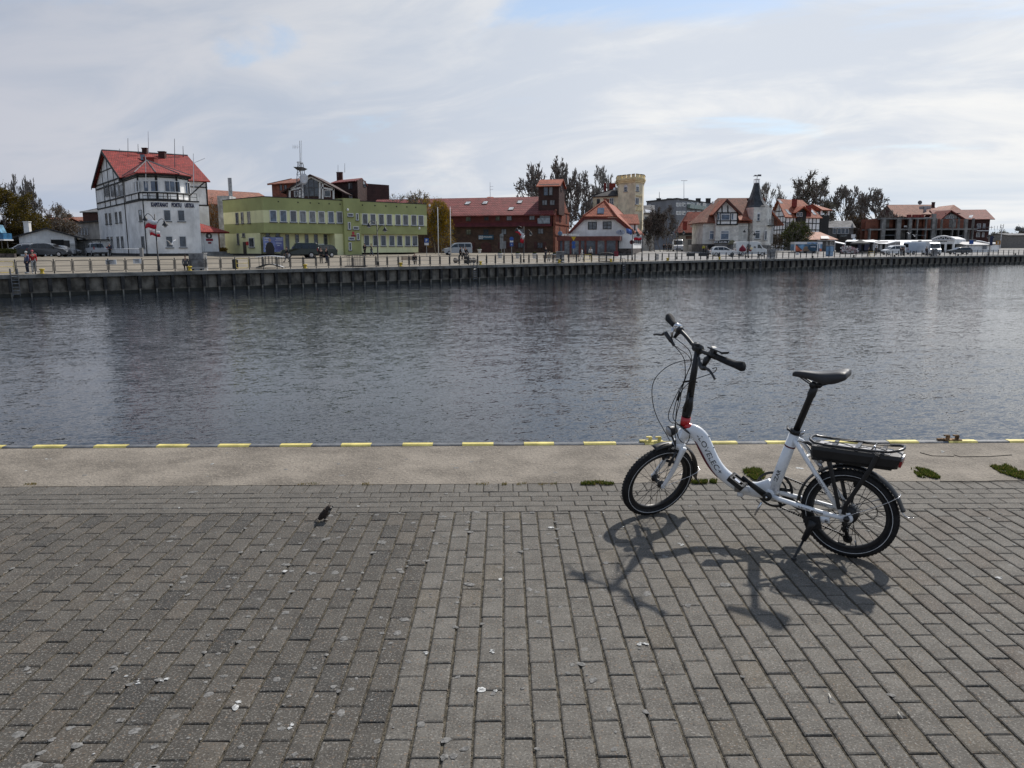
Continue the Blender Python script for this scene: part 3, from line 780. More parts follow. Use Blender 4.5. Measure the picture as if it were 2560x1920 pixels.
# text reads down the tube; letters' tops face forward-left of the picture (the tube's upper edge is the letters' top)
start = [i for i, p in enumerate(main) if p[0] < 0.862][0]
bend_text('-LOVELEC+', tube_path[start:], 0.044, 0.262, 0.030, 0.0, 'lettering', 0.002, flip=True, drop=0.010)
bend_text('IZAR', [(0.402, 0.095), (0.330, 0.325)], 0.031, 0.072, 0.021, 0.036, 'lettering', 0.012, flip=True, rlat=0.0318)
st_path = [(0.174, 0.226), (0.022, 0.012)]
me_dir = V((0.022 - 0.274, 0.012 - 0.362)).normalized()
bend_text('-LOVELEC+', [(0.190, 0.248), (0.022, 0.012)], 0.0135, 0.11, 0.010, 0.045, 'lettering', 0.006, flip=True, side=lambda s: 0.0585 + 0.0050 * (s / 0.28) + 0.0120)
bend_text('ELECTRIC   POWER', [(0.262, 0.018), (0.108, -0.002), (0.0, -0.008)], 0.0145, 0.135, 0.0105, 0.012, 'lettering', 0.012, flip=True, side=lambda s: 0.0560 + 0.0042 * (s / 0.155) + 0.0143)
m = BM(); m.smooth = False; m.poly([B3(0.183, 0.0730, 0.0005), B3(0.167, 0.0735, -0.0015), B3(0.175, 0.0733, 0.0125)]); m.build('warning_mark', M_DECAL, frame)
m = BM(); n_ = 7; a0, a1 = V((0.412, 0.028)), V((0.389, 0.100))
vs = []
for j in range(2):
 p = a0 + (a1 - a0) * j
 for i in range(n_):
  t = -0.017 + 0.034 * i / (n_ - 1); vs.append(V((p.x - t * 0.95, 0.0325 * math.sqrt(max(0.05, 1 - (t / 0.0335) ** 2)) + 0.0012, p.y + RT - t * 0.3)))
m.add(vs, [(i, i + 1, n_ + i + 1, n_ + i) for i in range(n_ - 1)]); m.build('sticker', M_LABEL, frame)
m = BM()
edge_pts = [(p[0] - 0.0, p[1]) for p in main]
for i in range(start, len(main) - 22):
 pass
lo = []
for i in range(start + 1, start + 19):
 a, h, r = main[i]; d = (V(tube_path[i + 1]) - V(tube_path[i - 1])).normalized(); n = V((d.y, -d.x))
 if n.y > 0: n = -n
 lo.append((V((a, h)) + n * r * 0.82, n))
m.tube([B3(q.x, 0.0158, q.y) for q, n in lo], [0.004 + 0.006 * math.sin(math.pi * i / (len(lo) - 1)) for i in range(len(lo))], 6); m.build('dark_stripe', M_MAROON, frame)
for h_ in (0.30, 0.235):
 i = min(range(len(main)), key=lambda k: abs(main[k][1] - h_) + (0 if 4 < k < 40 else 9)); a, h, r = main[i]
 m = BM(); m.ball(B3(a - r * 0.86, 0, h + r * 0.52), 0.005, 8, 5); m.build('bolt', M_ALU, frame)
# ---- wheels
LF = V((-0.80618711, 0.51805295, -0.28580322)).normalized()            # front axle, turned with the bars
STA = V((-0.079, 0, 0.48)).normalized()
TU = (STA - LF * STA.dot(LF)).normalized(); FW = LF.cross(TU)
FH = B3(1.127, -0.0133, -0.0141)
def wheel(org, ax, nsp, motor, flange):
 a = ax.normalized(); e1 = a.orthogonal().normalized(); e2 = a.cross(e1); P = lambda r, ang, o: org + (e1 * math.cos(ang) + e2 * math.sin(ang)) * r + a * o
 m = BM()                                           # deep black rim
 prof = [(0.186, -0.009), (0.190, -0.012), (0.205, -0.012), (0.210, -0.010), (0.210, 0.010), (0.205, 0.012), (0.190, 0.012), (0.186, 0.009), (0.186, -0.009)]
 m.lathe(prof, org, a, 56, cap=False)
 rim = m.build('front_wheel' if not motor else 'rear_wheel', M_BLK)
 m = BM(); m.torus(org, a, 0.2275, 0.0255, 64, 12, rx=0.0240)
 m.smooth = False
 for k in range(72):                                # tread blocks
  an = 2 * math.pi * k / 72
  for o, sg in ((0.007, 1), (-0.007, -1)):
   m.add([P(0.2518, an, o - 0.006), P(0.2518, an + 0.05, o - 0.006 + sg * .003), P(0.2518, an + 0.05, o + 0.006), P(0.2518, an, o + 0.006), P(0.2530, an + .005, o - 0.004), P(0.2530, an + 0.045, o - 0.004), P(0.2530, an + 0.045, o + 0.004), P(0.2530, an + .005, o + 0.004)],
     [(4, 5, 6, 7), (0, 1, 5, 4), (1, 2, 6, 5), (2, 3, 7, 6), (3, 0, 4, 7)])
 m.build('tyre', M_RUB, rim)
 for o in (-0.0236, 0.0236):
  m = BM(); m.torus(org + a * o, a, 0.2225, 0.0016, 56, 5, rx=0.0016); m.build('reflective_stripe', M_REFL, rim)
 m = BM()
 if motor: m.lathe([(0.012, -0.055), (0.030, -0.050), (0.046, -0.036), (0.052, -0.030), (0.052, 0.024), (0.046, 0.032), (0.030, 0.040), (0.014, 0.045), (0.014, 0.052)], org, a, 28)
 else: m.lathe([(0.008, -0.050), (0.014, -0.045), (0.026, -0.036), (0.026, -0.032), (0.014, -0.028), (0.013, 0.028), (0.026, 0.032), (0.026, 0.036), (0.014, 0.045), (0.008, 0.050)], org, a, 20)
 m.build('hub', M_BLK, rim)
 for k in range(nsp):                               # laced spokes, each one an object
  an = 2 * math.pi * k / nsp; sd_ = 1 if k % 2 else -1; lace = (0.42 if (k // 2) % 2 else -0.42) * (1.0 if motor else 1.9)
  m = BM(); m.tube([P(flange, an + lace, sd_ * (0.028 if motor else 0.034)), P(0.187, an, 0)], 0.0015, 4, cap=False); m.build('spoke', M_SPOKE, rim)
 m = BM(); an = 2.6 if motor else 0.9
 m.tube([P(0.186, an, 0), P(0.155, an, 0)], 0.0035, 6); m.build('valve', M_ALU, rim)
 return rim
HUBR = B3(0, 0, 0)
rw = wheel(HUBR, V((0, 1, 0)), 36, True, 0.050)
fw_ = wheel(FH, LF, 28, False, 0.024)
for o, r_ in ((-0.058, 0.013), (0.060, 0.013)):
 m = BM(); m.lathe([(r_ * .7, -0.012), (r_, -0.008), (r_, 0.006), (0.006, 0.012)], FH + LF * o, LF, 10); m.build('axle_nut', M_BLK, fw_)
m = BM(); m.lathe([(0.006, -0.085), (0.012, -0.075), (0.012, 0.072), (0.016, 0.074), (0.016, 0.088), (0.008, 0.094)], B3(-0.006, 0, -0.004), (0, 1, 0), 12); m.build('axle', M_BLKG, rw)
m = BM()
for r_, o in ((0.042, -0.052), (0.037, -0.049), (0.032, -0.046)):
 m.lathe([(r_, -0.001), (r_, 0.001)], B3(0, o, 0), (0, 1, 0), 24)
m.build('sprocket', M_ALU, rw)
# ---- fork
fk = BM(); CRN = B3(0.978, 0, 0.235)
for s_ in (-1, 1):
 e = FH + LF * (0.060 * s_); a = CRN + LF * (0.043 * s_) + V((0, 0, 0.0)); bow = FW * -0.004
 fk.tube(spline([a + V((-.004, 0, .02)), a * 0.78 + e * 0.22 + FW * 0.004, a * 0.45 + e * 0.55 - FW * 0.006, e], 4), [0.0175, .0178, .0178, .0175, .017, .0165, .016, .0155, .0148, .014, .013, .012, .0115][:13], 12)
 fk.ball(e, (0.014, 0.014, 0.016), 10, 6)
fk.tube([CRN + LF * -0.046, CRN + LF * 0.046], 0.019, 12); fk.ball(CRN + V((-.004, 0, 0.012)), (0.034, 0.034, 0.026), 12, 8)
fork = fk.build('fork', M_WHITE)
# ---- stem and handlebar
m = BM(); m.tube([B3(0.937, 0, 0.428), B3(0.933, 0, 0.452), B3(0.926, 0, 0.485), B3(0.918, 0, 0.520), B3(0.912, 0, 0.56)], [0.026, 0.0275, 0.030, 0.024, 0.0225], 14); hinge = m.build('stem_hinge', M_BLK)
m = BM(); m.tube([B3(0.935, 0.025, 0.470), B3(0.921, 0.028, 0.530), B3(0.909, 0.024, 0.588)], [0.007, 0.010, 0.004], 8); m.build('hinge_lever', M_BLKG, hinge)
m = BM(); m.tube([B3(0.915, 0, 0.545), B3(0.866, 0, 0.846)], [0.0220, 0.0170], 14); stem = m.build('stem', M_BLK)
STOP = B3(0.868, 0, 0.845)
m = BM(); m.tube([STOP + LF * -0.030 + TU * 0.006, STOP + LF * 0.030 + TU * 0.010], [(0.030, 0.022), (0.028, 0.022)], 12); m.tube([STOP + LF * -0.048 + TU * .012 + FW * .012, STOP + LF * .02 + TU * 0.036 + FW * .014], [0.008, 0.011], 8); m.build('bar_clamp', M_BLK, stem)
H = lambda t, up, f=0.0: STOP + LF * t + TU * up + FW * f
m = BM(); m.tube(spline([H(-0.30, 0.040, -0.01), H(-0.20, 0.034), H(-0.12, 0.022), H(-0.055, 0.008), H(0, 0.004), H(0.055, 0.010), H(0.12, 0.024), H(0.20, 0.040), H(0.30, 0.060, -0.01)], 4), 0.0118, 10); bar = m.build('handlebar', M_BLK)
m = BM(); m.tube([H(0.176, 0.036), H(0.20, 0.041), H(0.27, 0.053, -.004), H(0.32, 0.061, -.012), H(0.36, 0.071, -.016), H(0.378, 0.079, -.016)], [0.0165, 0.0178, 0.0200, 0.0205, (0.0285, .020), (0.026, .017)], 12); m.build('grip', M_GRIP)
m = BM(); m.tube([H(-0.246, 0.036), H(-0.27, 0.040), H(-0.300, 0.044, -.004), H(-0.325, 0.047, -.01), H(-0.348, 0.050, -.012), H(-0.360, 0.051, -.012)], [0.0160, 0.0180, 0.0215, 0.0265, (0.030, .024), (0.022, .018)], 12); m.build('grip', M_GRIP)
m = BM(); m.tube([H(-0.243, 0.036), H(-0.225, 0.035), H(-0.205, 0.034)], [0.024, 0.029, 0.026], 12); m.ball(H(-0.222, 0.050, 0.01), (0.020, 0.020, 0.018), 10, 7); m.tube([H(-0.235, .03, .024), H(-0.228, 0.0, 0.03), H(-0.226, -0.028, 0.022)], [.011, .009, .005], 8); m.build('gear_shifter', M_CHR)
m = BM(); m.tube([H(-0.208, 0.034), H(-0.188, 0.032)], [0.024, 0.021], 12); m.tube([H(-0.206, 0.02), H(-0.214, -0.020, .012)], [0.014, 0.010], 8); m.build('lever_clamp', M_BLK)
def lever(pts, rad):
 q = BM(); q.tube(spline(pts, 4), [rad[min(i // 4, len(rad) - 1)] for i in range((len(pts) - 1) * 4 + 1)], 8); return q.build('brake_lever', M_BLKG)
lever([H(-0.190, -0.064, .02), H(-0.215, -0.045, .03), H(-0.250, -0.028, .038), H(-0.275, -0.018, .042), H(-0.300, -0.042, .044), H(-0.340, -0.058, .046), H(-0.372, -0.074, .046)], [.010, .014, .013, .009, .0075, .0065, .008])
lever([H(0.065, -0.020, .03), H(0.095, -0.042, .036), H(0.130, -0.052, .042), H(0.165, -0.038, .044), H(0.200, -0.034, .046), H(0.235, -0.045, .046), H(0.258, -0.058, .044)], [.009, .014, .014, .009, .0075, .0068, .0085])
m = BM(); m.tube([H(0.112, 0.026), H(0.172, 0.036)], [0.020, 0.0185], 12); m.tube([H(0.125, 0.015, .01), H(0.120, -0.020, .022), H(0.128, -0.040, .032)], [0.015, 0.018, 0.010], 8); m.ball(H(0.108, -0.012, .01), 0.018, 10, 7); m.build('control_block', M_BLK)
m = BM(); m.smooth = False
R3 = Matrix((LF, FW, TU)).transposed()
m.box(H(0.135, 0.062, 0.0), (0.034, 0.026, 0.030), R3); m.box(H(0.168, 0.078, 0.0), (0.130, 0.050, 0.009), R3 @ Matrix.Rotation(-0.20, 3, 'Y')); m.box(H(0.215, 0.084, 0.0), (0.03, 0.046, 0.006), R3); m.build('display_holder', M_BLKG)
# ---- cables
M_CABLE = mat('cable_black', (0.012, 0.012, 0.012), 0.5, vary=0.05)
def cable(pts, r=0.0026, n=6):
 q = BM(); q.tube(spline(pts, n), r, 6); return q.build('cable', M_CABLE)
def arcw(p2, w0, w1): return [B3(a, w0 + (w1 - w0) * i / (len(p2) - 1), h) for i, (a, h) in enumerate(p2)]
c_ = lambda pts, w0=0.0, w1=0.0: arcw(pts, w0, w1)
cable([H(0.065, -0.020, .03)] + c_([(0.865, 0.784), (0.955, 0.771), (1.046, 0.733), (1.116, 0.673), (1.150, 0.612), (1.157, 0.543), (1.146, 0.466), (1.122, 0.400), (1.089, 0.345), (1.040, 0.265)]))
cable([H(-0.226, -0.02, 0.022)] + c_([(0.946, 0.862), (0.910, 0.822), (0.903, 0.766), (0.927, 0.699), (0.945, 0.649), (0.972, 0.602), (1.014, 0.513), (1.039, 0.442), (1.028, 0.398), (0.972, 0.383), (0.925, 0.352), (0.895, 0.338)], 0.0, 0.036))
cable([H(-0.190, -0.064, .02)] + c_([(0.955, 0.792), (0.941, 0.719), (0.945, 0.653), (0.982, 0.561), (1.005, 0.469), (1.009, 0.423), (0.985, 0.395), (0.940, 0.372), (0.900, 0.345)], 0.0, 0.038))
cable([H(0.20, -0.022, .03), H(0.225, -0.005, .025)] + c_([(0.760, 0.722), (0.821, 0.695), (0.882, 0.668), (0.918, 0.638), (0.950, 0.596), (0.963, 0.519), (0.981, 0.449), (0.991, 0.362), (0.985, 0.280), (0.990, 0.20)], 0.02, 0.045))
cable([H(-0.190, -0.064, .02)] + c_([(0.930, 0.810), (0.905, 0.760), (0.930, 0.690), (0.958, 0.600), (0.985, 0.500), (0.995, 0.400), (0.985, 0.330), (0.960, 0.285), (0.925, 0.275), (0.905, 0.300), (0.897, 0.335)], 0.0, 0.04))
m = BM(); m.tube([B3(0.972, 0.012, 0.585), B3(0.985, 0.012, 0.530)], [0.007, 0.009], 8); m.build('cable_joint', M_BLK)
m = BM(); m.tube([B3(0.957, 0, 0.642), B3(0.905, 0, 0.655), B3(0.868, 0, 0.648)], [0.006, 0.006, 0.004], 6); m.build('cable_tie', M_BLK)
cable(c_([(0.300, 0.375), (0.255, 0.380), (0.215, 0.350), (0.200, 0.310)], 0.03, 0.03))
cable([B3(0.10, -0.06, -0.02), B3(0.075, -0.075, -0.055), B3(0.035, -0.085, -0.075), B3(-0.02, -0.08, -0.05)])
cable([B3(0.02, 0.02, 0.12), B3(-0.06, -0.02, 0.10), B3(-0.125, -0.05, 0.04), B3(-0.12, -0.07, -0.03), B3(-0.05, -0.08, -0.06)])
# ---- seat post, clamp, saddle
m = BM(); m.tube([B3(0.303, 0, 0.405), B3(0.226, 0, 0.628), B3(0.222, 0, 0.640), B3(0.203, 0, 0.700)], [0.0185, 0.0185, 0.0225, 0.0205], 14); m.build('seat_post', M_BLK)
m = BM(); m.tube([B3(0.301, 0, 0.412), B3(0.294, 0, 0.435)], 0.031, 14); m.tube([B3(0.30, .03, .425), B3(0.335, 0.02, 0.437), B3(0.345, -0.01, 0.447)], [.006, .007, .005], 6); m.build('seat_clamp', M_BLK)
m = BM(); m.tube([B3(0.270, 0.018, 0.418), B3(0.255, 0.026, 0.428), B3(0.243, .022, .441)], [.009, .010, .006], 8); m.tube([B3(0.263, .02, .405), B3(0.250, .026, .412)], .006, 8); m.build('clamp_lever', M_CHR)
sa = BM(); secs = []
for s_, wd, top, side in [(0.325, 0.010, 0.752, 0.738), (0.318, 0.019, 0.764, 0.737), (0.295, 0.023, 0.7695, 0.735), (0.250, 0.026, 0.770, 0.732), (0.205, 0.035, 0.768, 0.722), (0.165, 0.052, 0.771, 0.712), (0.125, 0.068, 0.780, 0.714), (0.090, 0.077, 0.789, 0.722), (0.060, 0.079, 0.793, 0.738), (0.042, 0.074, 0.791, 0.748), (0.033, 0.062, 0.783, 0.755)]:
 ring = []
 for fx, fz in [(-1.0, 0.0), (-1.0, 0.55), (-0.90, 0.86), (-0.62, 1.0), (-0.30, 0.985), (0, 0.93), (0.30, 0.985), (0.62, 1.0), (0.90, 0.86), (1.0, 0.55), (1.0, 0.0), (0.6, 0.10), (0, 0.16), (-0.6, 0.10)]:
  ring.append(B3(s_, fx * wd, side + (top - side) * fz))
 secs.append(ring)
n_ = len(secs[0]); sa.add([p for r_ in secs for p in r_], [(i * n_ + j, i * n_ + (j + 1) % n_, (i + 1) * n_ + (j + 1) % n_, (i + 1) * n_ + j) for i in range(len(secs) - 1) for j in range(n_)] + [list(range(n_))[::-1], [(len(secs) - 1) * n_ + j for j in range(n_)]])
sad = sa.build('saddle', M_SADDLE)
sb_ = sad.modifiers.new('smooth', 'SUBSURF'); sb_.levels = 1; sb_.render_levels = 1
m = BM()
for w_ in (-1, 1): m.tube([B3(0.285, w_ * .010, .737), B3(0.225, w_ * .020, .704), B3(0.165, w_ * .022, .703), B3(0.085, w_ * .035, .735)], 0.0040, 6)
m.build('saddle_rails', M_BLKG, sad)
m = BM(); m.tube([B3(0.213, -0.026, 0.700), B3(0.213, 0.026, 0.700)], 0.017, 10); m.tube([B3(0.180, -.02, .700), B3(.18, .02, .700)], .015, 10); m.build('saddle_clamp', M_BLK, sad)
m = BM(); m.ball(B3(0.06, 0.0, 0.765), (0.02, 0.03, 0.012), 8, 6); m.build('saddle_tail', M_ALU, sad)
# ---- crank, chain
BB = B3(0.42, 0, 0.045)
m = BM(); m.lathe([(0.108, -0.002), (0.108, 0.002), (0.094, 0.003), (0.094, -0.003), (0.108, -0.002)], BB + V((0, -0.050, 0)), (0, 1, 0), 44, cap=False)
m.lathe([(0.034, -0.004), (0.034, 0.004), (0.020, 0.008)], BB + V((0, -0.050, 0)), (0, 1, 0), 16)
m.lathe([(0.074, -0.002), (0.074, 0.002), (0.064, 0.002), (0.064, -0.002), (0.074, -0.002)], BB + V((0, -0.050, 0)), (0, 1, 0), 40, cap=False)
for k in range(5):
 an = 0.5 + 2 * math.pi * k / 5; d = V((math.cos(an), 0, math.sin(an)))
 m.tube([BB + V((0, -.05, 0)) + d * .028, BB + V((0, -.05, 0)) + d * .102], [(0.005, .013), (0.004, .010)], 8, flat=(0, 1, 0))
ring = m.build('chainring', M_BLK)
cd = V((0.141, 0, 0.096)).normalized()
m = BM(); m.lathe([(0.024, -0.013), (0.024, 0.010), (0.016, 0.014)], BB + V((0, 0.078, 0)), (0, 1, 0), 14); m.tube([BB + V((0, 0.078, 0)), BB + cd * 0.09 + V((0, 0.084, 0)), BB + cd * 0.172 + V((0, 0.088, 0))], [(0.009, 0.020), (0.008, 0.0165), (0.008, 0.0145)], 10, flat=(0, 1, 0)); ck = m.build('crank', M_BLK)
m = BM(); m.lathe([(0.007, 0), (0.007, 0.003)], BB + V((0, 0.0915, 0)), (0, 1, 0), 10); m.build('bolt', M_CHR, ck)
m = BM(); m.tube([BB + V((0, -0.072, 0)), BB - cd * 0.09 + V((0, -0.08, 0)), BB - cd * 0.172 + V((0, -0.084, 0))], [(0.009, 0.019), (0.008, 0.016), (0.008, 0.014)], 10, flat=(0, 1, 0)); m.build('crank', M_BLK)
def pedal(c, w_):
 m = BM(); m.smooth = False
 R = Matrix.Rotation(math.radians(-32), 3, 'Y')
 m.box(c, (0.090, 0.014, 0.030), R)
 for o in (-0.040, 0.040): m.box(c + V((0, o, 0)), (0.086, 0.012, 0.028), R)
 for o in (-0.038, 0.038): m.box(c + R @ V((o, 0, 0)), (0.012, 0.090, 0.026), R)
 for k in range(7):
  for o in (-0.045, 0.045):
   q = c + R @ V((o, -0.036 + 0.012 * k, 0.0)); m.box(q, (0.008, 0.006, 0.032), R)
 p = m.build('pedal', M_BLK)
 m = BM(); m.smooth = False; m.box(c + R @ V((-0.0465, 0, 0)), (0.004, 0.046, 0.014), R); m.build('reflector', mat('amber_reflector', (0.50, 0.22, 0.10), 0.3, vary=0.1, vscale=40), p)
 m = BM(); m.smooth = False; m.box(c + R @ V((0, 0.024, 0.0155)), (0.034, 0.024, 0.003), R); m.build('pedal_plate', M_CHR, p)
pedal(BB + cd * 0.172 + V((0.01, 0.135, -0.012)), 1)
pedal(BB - cd * 0.172 + V((0, -0.135, 0)), -1)
def chain(pts):
 P = spline(pts, 1); tot = 0; m = BM(); m.smooth = False
 for a, b_ in zip(P, P[1:]):
  L = (b_ - a).length; n = max(1, int(L / 0.0127)); d = (b_ - a).normalized(); ang = math.atan2(d.z, d.x)
  R = Matrix.Rotation(-ang, 3, 'Y')
  for k in range(n): m.box(a + d * (L * (k + .5) / n), (0.0105, 0.006 if k % 2 else 0.009, 0.0085 if k % 2 else 0.0105), R)
 m.build('chain', M_BLKG)
W_ = -0.050
chain([B3(0.405, W_, 0.142), B3(0.01, W_, 0.040)]); chain([B3(0.385, W_, -0.056), B3(0.045, W_, -0.150)])
chain([B3(0.045, W_, -0.150), B3(0.018, W_, -0.178), B3(0.000, W_, -0.165), B3(0.02, W_, -0.12), B3(-0.03, W_, -0.028)])
m = BM(); m.tube([B3(0.040, -0.072, -0.055), B3(0.030, -0.078, -0.105), B3(0.016, -0.07, -0.165)], [(0.016, .018), (0.018, .020), (0.008, .022)], 10); m.ball(B3(0.012, -0.062, -0.178), (0.026, 0.006, 0.026), 12, 8); m.ball(B3(0.028, -0.062, -0.125), (0.020, 0.006, 0.020), 12, 8); m.build('derailleur', M_BLK)
# ---- mudguards
def mudguard(org, ax, t_up, fwd, a0, a1, R, hw, tail=None, n=30):
 m = BM(); k = 7; rows = []
 for i in range(n + 1):
  an = math.radians(a0 + (a1 - a0) * i / n); d = fwd * math.cos(an) + t_up * math.sin(an)
  row = []
  for j in range(k):
   t = -1 + 2 * j / (k - 1); row.append(org + d * (R - 0.011 * t * t) + ax * (hw * t))
  rows.append(row)
 if tail is not None:
  d0 = rows[-1]; c = sum(d0, V()) / k
  rows.append([c + tail * 0.6 + (p - c) * 1.05 for p in d0]); rows.append([c + tail + (p - c) * 0.75 for p in d0])
 th = 0.0022; vs = []; nr = len(rows)
 for row in rows: vs += row
 for row in rows: vs += [p + (org - p).normalized() * th for p in row]
 o = nr * k; fs = []
 for i in range(nr - 1):
  for j in range(k - 1):
   a = i * k + j; fs += [(a, a + 1, a + k + 1, a + k), (o + a + k, o + a + k + 1, o + a + 1, o + a)]
  fs += [(i * k, (i + 1) * k, o + (i + 1) * k, o + i * k), (i * k + k - 1, o + i * k + k - 1, o + (i + 1) * k + k - 1, (i + 1) * k + k - 1)]
 for j in range(k - 1): fs += [(j, o + j, o + j + 1, j + 1), ((nr - 1) * k + j, (nr - 1) * k + j + 1, o + (nr - 1) * k + j + 1, o + (nr - 1) * k + j)]
 m.add(vs, fs); return m.build('mudguard', M_BLK)
mudguard(HUBR, V((0, 1, 0)), V((0, 0, 1)), V((1, 0, 0)), 4, 162, 0.279, 0.030, V((-0.012, 0, -0.020)))
mudguard(FH, LF, TU, FW, 68, 178, 0.283, 0.030, FW * -0.045 + TU * -0.055)
def stay(pts): m = BM(); m.tube(spline(pts, 4), 0.0019, 5); m.build('mudguard_stay', M_CHR)
an = math.radians(149); q = lambda r, o: HUBR + V((math.cos(an) * r, o, math.sin(an) * r))
stay([B3(-0.005, 0.074, 0.012), q(0.20, 0.060), q(0.272, 0.038), q(0.286, 0.012), q(0.286, -0.012), q(0.272, -0.038), q(0.20, -0.06), B3(-0.005, -0.074, 0.012)])
an2 = math.radians(165); q2 = lambda r, o: FH + FW * (math.cos(an2) * r) + TU * (math.sin(an2) * r) + LF * o
stay([FH + LF * 0.064, q2(0.20, 0.055), q2(0.276, 0.036), q2(0.290, 0.010), q2(0.290, -0.010), q2(0.276, -0.036), q2(0.20, -0.055), FH - LF * 0.064])
m = BM(); m.tube(spline([B3(-0.252, 0.01, 0.07), B3(-0.275, 0.012, 0.045), B3(-0.300, 0.016, 0.038), B3(-0.318, 0.02, 0.046)], 4), 0.0022, 5); m.build('loose_wire', M_CHR)
# ---- brakes
def brake(org, lat, up, back, name='brake'):
 m = BM()
 for s_ in (-1, 1):
  m.tube([org + lat * (s_ * 0.034) - up * 0.055, org + lat * (s_ * 0.036) - up * 0.015 + back * .006, org + lat * (s_ * 0.030) + up * 0.055 + back * .006], [0.010, 0.009, 0.006], 8)
  m.box(org + lat * (s_ * 0.025) - up * 0.030, (0.05, 0.014, 0.014), Matrix((back.cross(up).cross(up), lat, up)).transposed() if False else None)
 m.tube([org - lat * .03 + up * .053 + back * .006, org + lat * .03 + up * .053 + back * .006], 0.0016, 5)
 return m.build(name, M_BLKG)
dF = (CRN - FH).normalized(); brake(FH + dF * 0.222 + FW * 0.030, LF, dF, FW)
brake(B3(0.148, 0, 0.172), V((0, 1, 0)), V((0.52, 0, 0.85)).normalized(), V((-0.85, 0, 0.5)).normalized())
m = BM(); m.tube([B3(0.165, 0.0, 0.275), B3(0.155, 0.03, 0.262), B3(0.14, 0.03, 0.245)], [0.012, 0.014, 0.008], 8); m.ball(B3(0.150, 0.025, 0.285), (0.018, 0.012, 0.014), 8, 6); m.build('brake_arm', M_ALU)
# ---- lamps
m = BM(); hd = FW * 0.93 - TU * 0.25; hc = B3(1.030, 0.005, 0.332)
m.lathe([(0.010, -0.040), (0.022, -0.034), (0.030, -0.010), (0.034, 0.010), (0.034, 0.016)], hc, hd, 16); m.tube([hc - TU * .03 - FW * .01, CRN + FW * 0.03 + TU * .012], [0.006, 0.007], 8); hl = m.build('headlight', M_BLK)
m = BM(); m.lathe([(0.031, 0.0165), (0.024, 0.024), (0.006, 0.028)], hc, hd, 16); m.build('lamp_lens', M_LENS, hl)
# ---- rack with battery
RK = lambda s_, w_, dh=0.0: B3(s_, w_, 0.3905 - 0.000 * s_ + dh)
m = BM()
loop = [(0.205, -0.045), (0.212, -0.02), (0.212, 0.02), (0.205, 0.045), (0.180, 0.064), (0.12, 0.066), (-0.10, 0.066), (-0.185, 0.064), (-0.225, 0.050), (-0.246, 0.030), (-0.250, 0.0), (-0.246, -0.030), (-0.225, -0.050), (-0.185, -0.064), (-0.10, -0.066), (0.12, -0.066), (0.180, -0.064)]
m.tube([RK(a, b_, 0.018 * max(0, (-a - 0.17) / 0.08) if a < -0.17 else (0.012 * max(0, (a - .17) / .04))) for a, b_ in loop], 0.0072, 8, closed=True)
m.smooth = False
for a in (0.085, -0.030, -0.155): m.box(RK(a, 0, -0.001), (0.020, 0.126, 0.004))
rack = m.build('rack', M_BLKG)
m = BM()
for a in (0.10, -0.07):
 m.tube(spline([RK(a + .03, 0.062, .006), RK(a - .02, 0.03, .010), RK(a - .08, 0.045, .011), RK(a - .115, 0.06, .006)], 4), 0.0028, 5)
 m.tube(spline([RK(a + .03, -0.062, .006), RK(a - .03, -0.02, .010), RK(a - .115, -0.055, .006)], 4), 0.0028, 5)
m.tube([RK(-0.105, 0.062, .006), RK(-0.112, 0.03, .012), RK(-0.112, -0.03, .012), RK(-0.105, -0.062, .006)], 0.004, 6); m.build('luggage_spring', M_BLK, rack)
m = BM(); m.tube([RK(-0.112, 0.035, .012), RK(-0.112, 0.005, .013)], .0055, 6); m.build('spring_hook', M_CHR, rack)
bt = BM(); bt.smooth = False
ring = [(-0.050, 0.300), (-0.060, 0.315), (-0.062, 0.355), (-0.056, 0.374), (0.056, 0.374), (0.062, 0.355), (0.060, 0.315), (0.050, 0.300)]
sec = [(0.200, 0.86), (0.188, 1.0), (-0.200, 1.0), (-0.232, 0.94), (-0.243, 0.86)]; vs = []
for s_, k in sec:
 for w_, h in ring:
  hh = 0.338 + (h - 0.338) * (k if s_ > 0 else (0.6 + .4 * k)); sl = 0.012 if (h < 0.33 and s_ < -0.19) else 0
  vs.append(B3(s_ + sl * 1.2, w_ * k, hh))
n_ = len(ring)
bt.add(vs, [(i * n_ + j, (i + 1) * n_ + j, (i + 1) * n_ + (j + 1) % n_, i * n_ + (j + 1) % n_) for i in range(len(sec) - 1) for j in range(n_)] + [list(range(n_)), [(len(sec) - 1) * n_ + j for j in range(n_)][::-1]])
batt = bt.build('battery', M_BLK)
m = BM(); m.smooth = False; m.box(B3(-0.010, 0, 0.3765), (0.36, 0.096, 0.004)); m.build('battery_top', M_GREYP, batt)
m = BM(); m.smooth = False; m.box(B3(0.0, 0.0, 0.293), (0.40, 0.07, 0.012)); m.tube([B3(0.195, .02, .36), B3(.225, .02, .375), B3(.250, .01, .372)], [.008, .010, .006], 8); m.build('battery_rail', M_BLK, batt)
m = BM(); m.smooth = False; m.box(B3(-0.241, 0, 0.328), (0.012, 0.088, 0.030), Matrix.Rotation(-0.22, 3, 'Y')); tl_ = m.build('tail_light', M_REDL, batt)
m = BM(); m.smooth = False; m.box(B3(-0.2465, 0, 0.353), (0.008, 0.078, 0.018), Matrix.Rotation(-0.1, 3, 'Y')); m.build('reflector', M_ALU, batt)
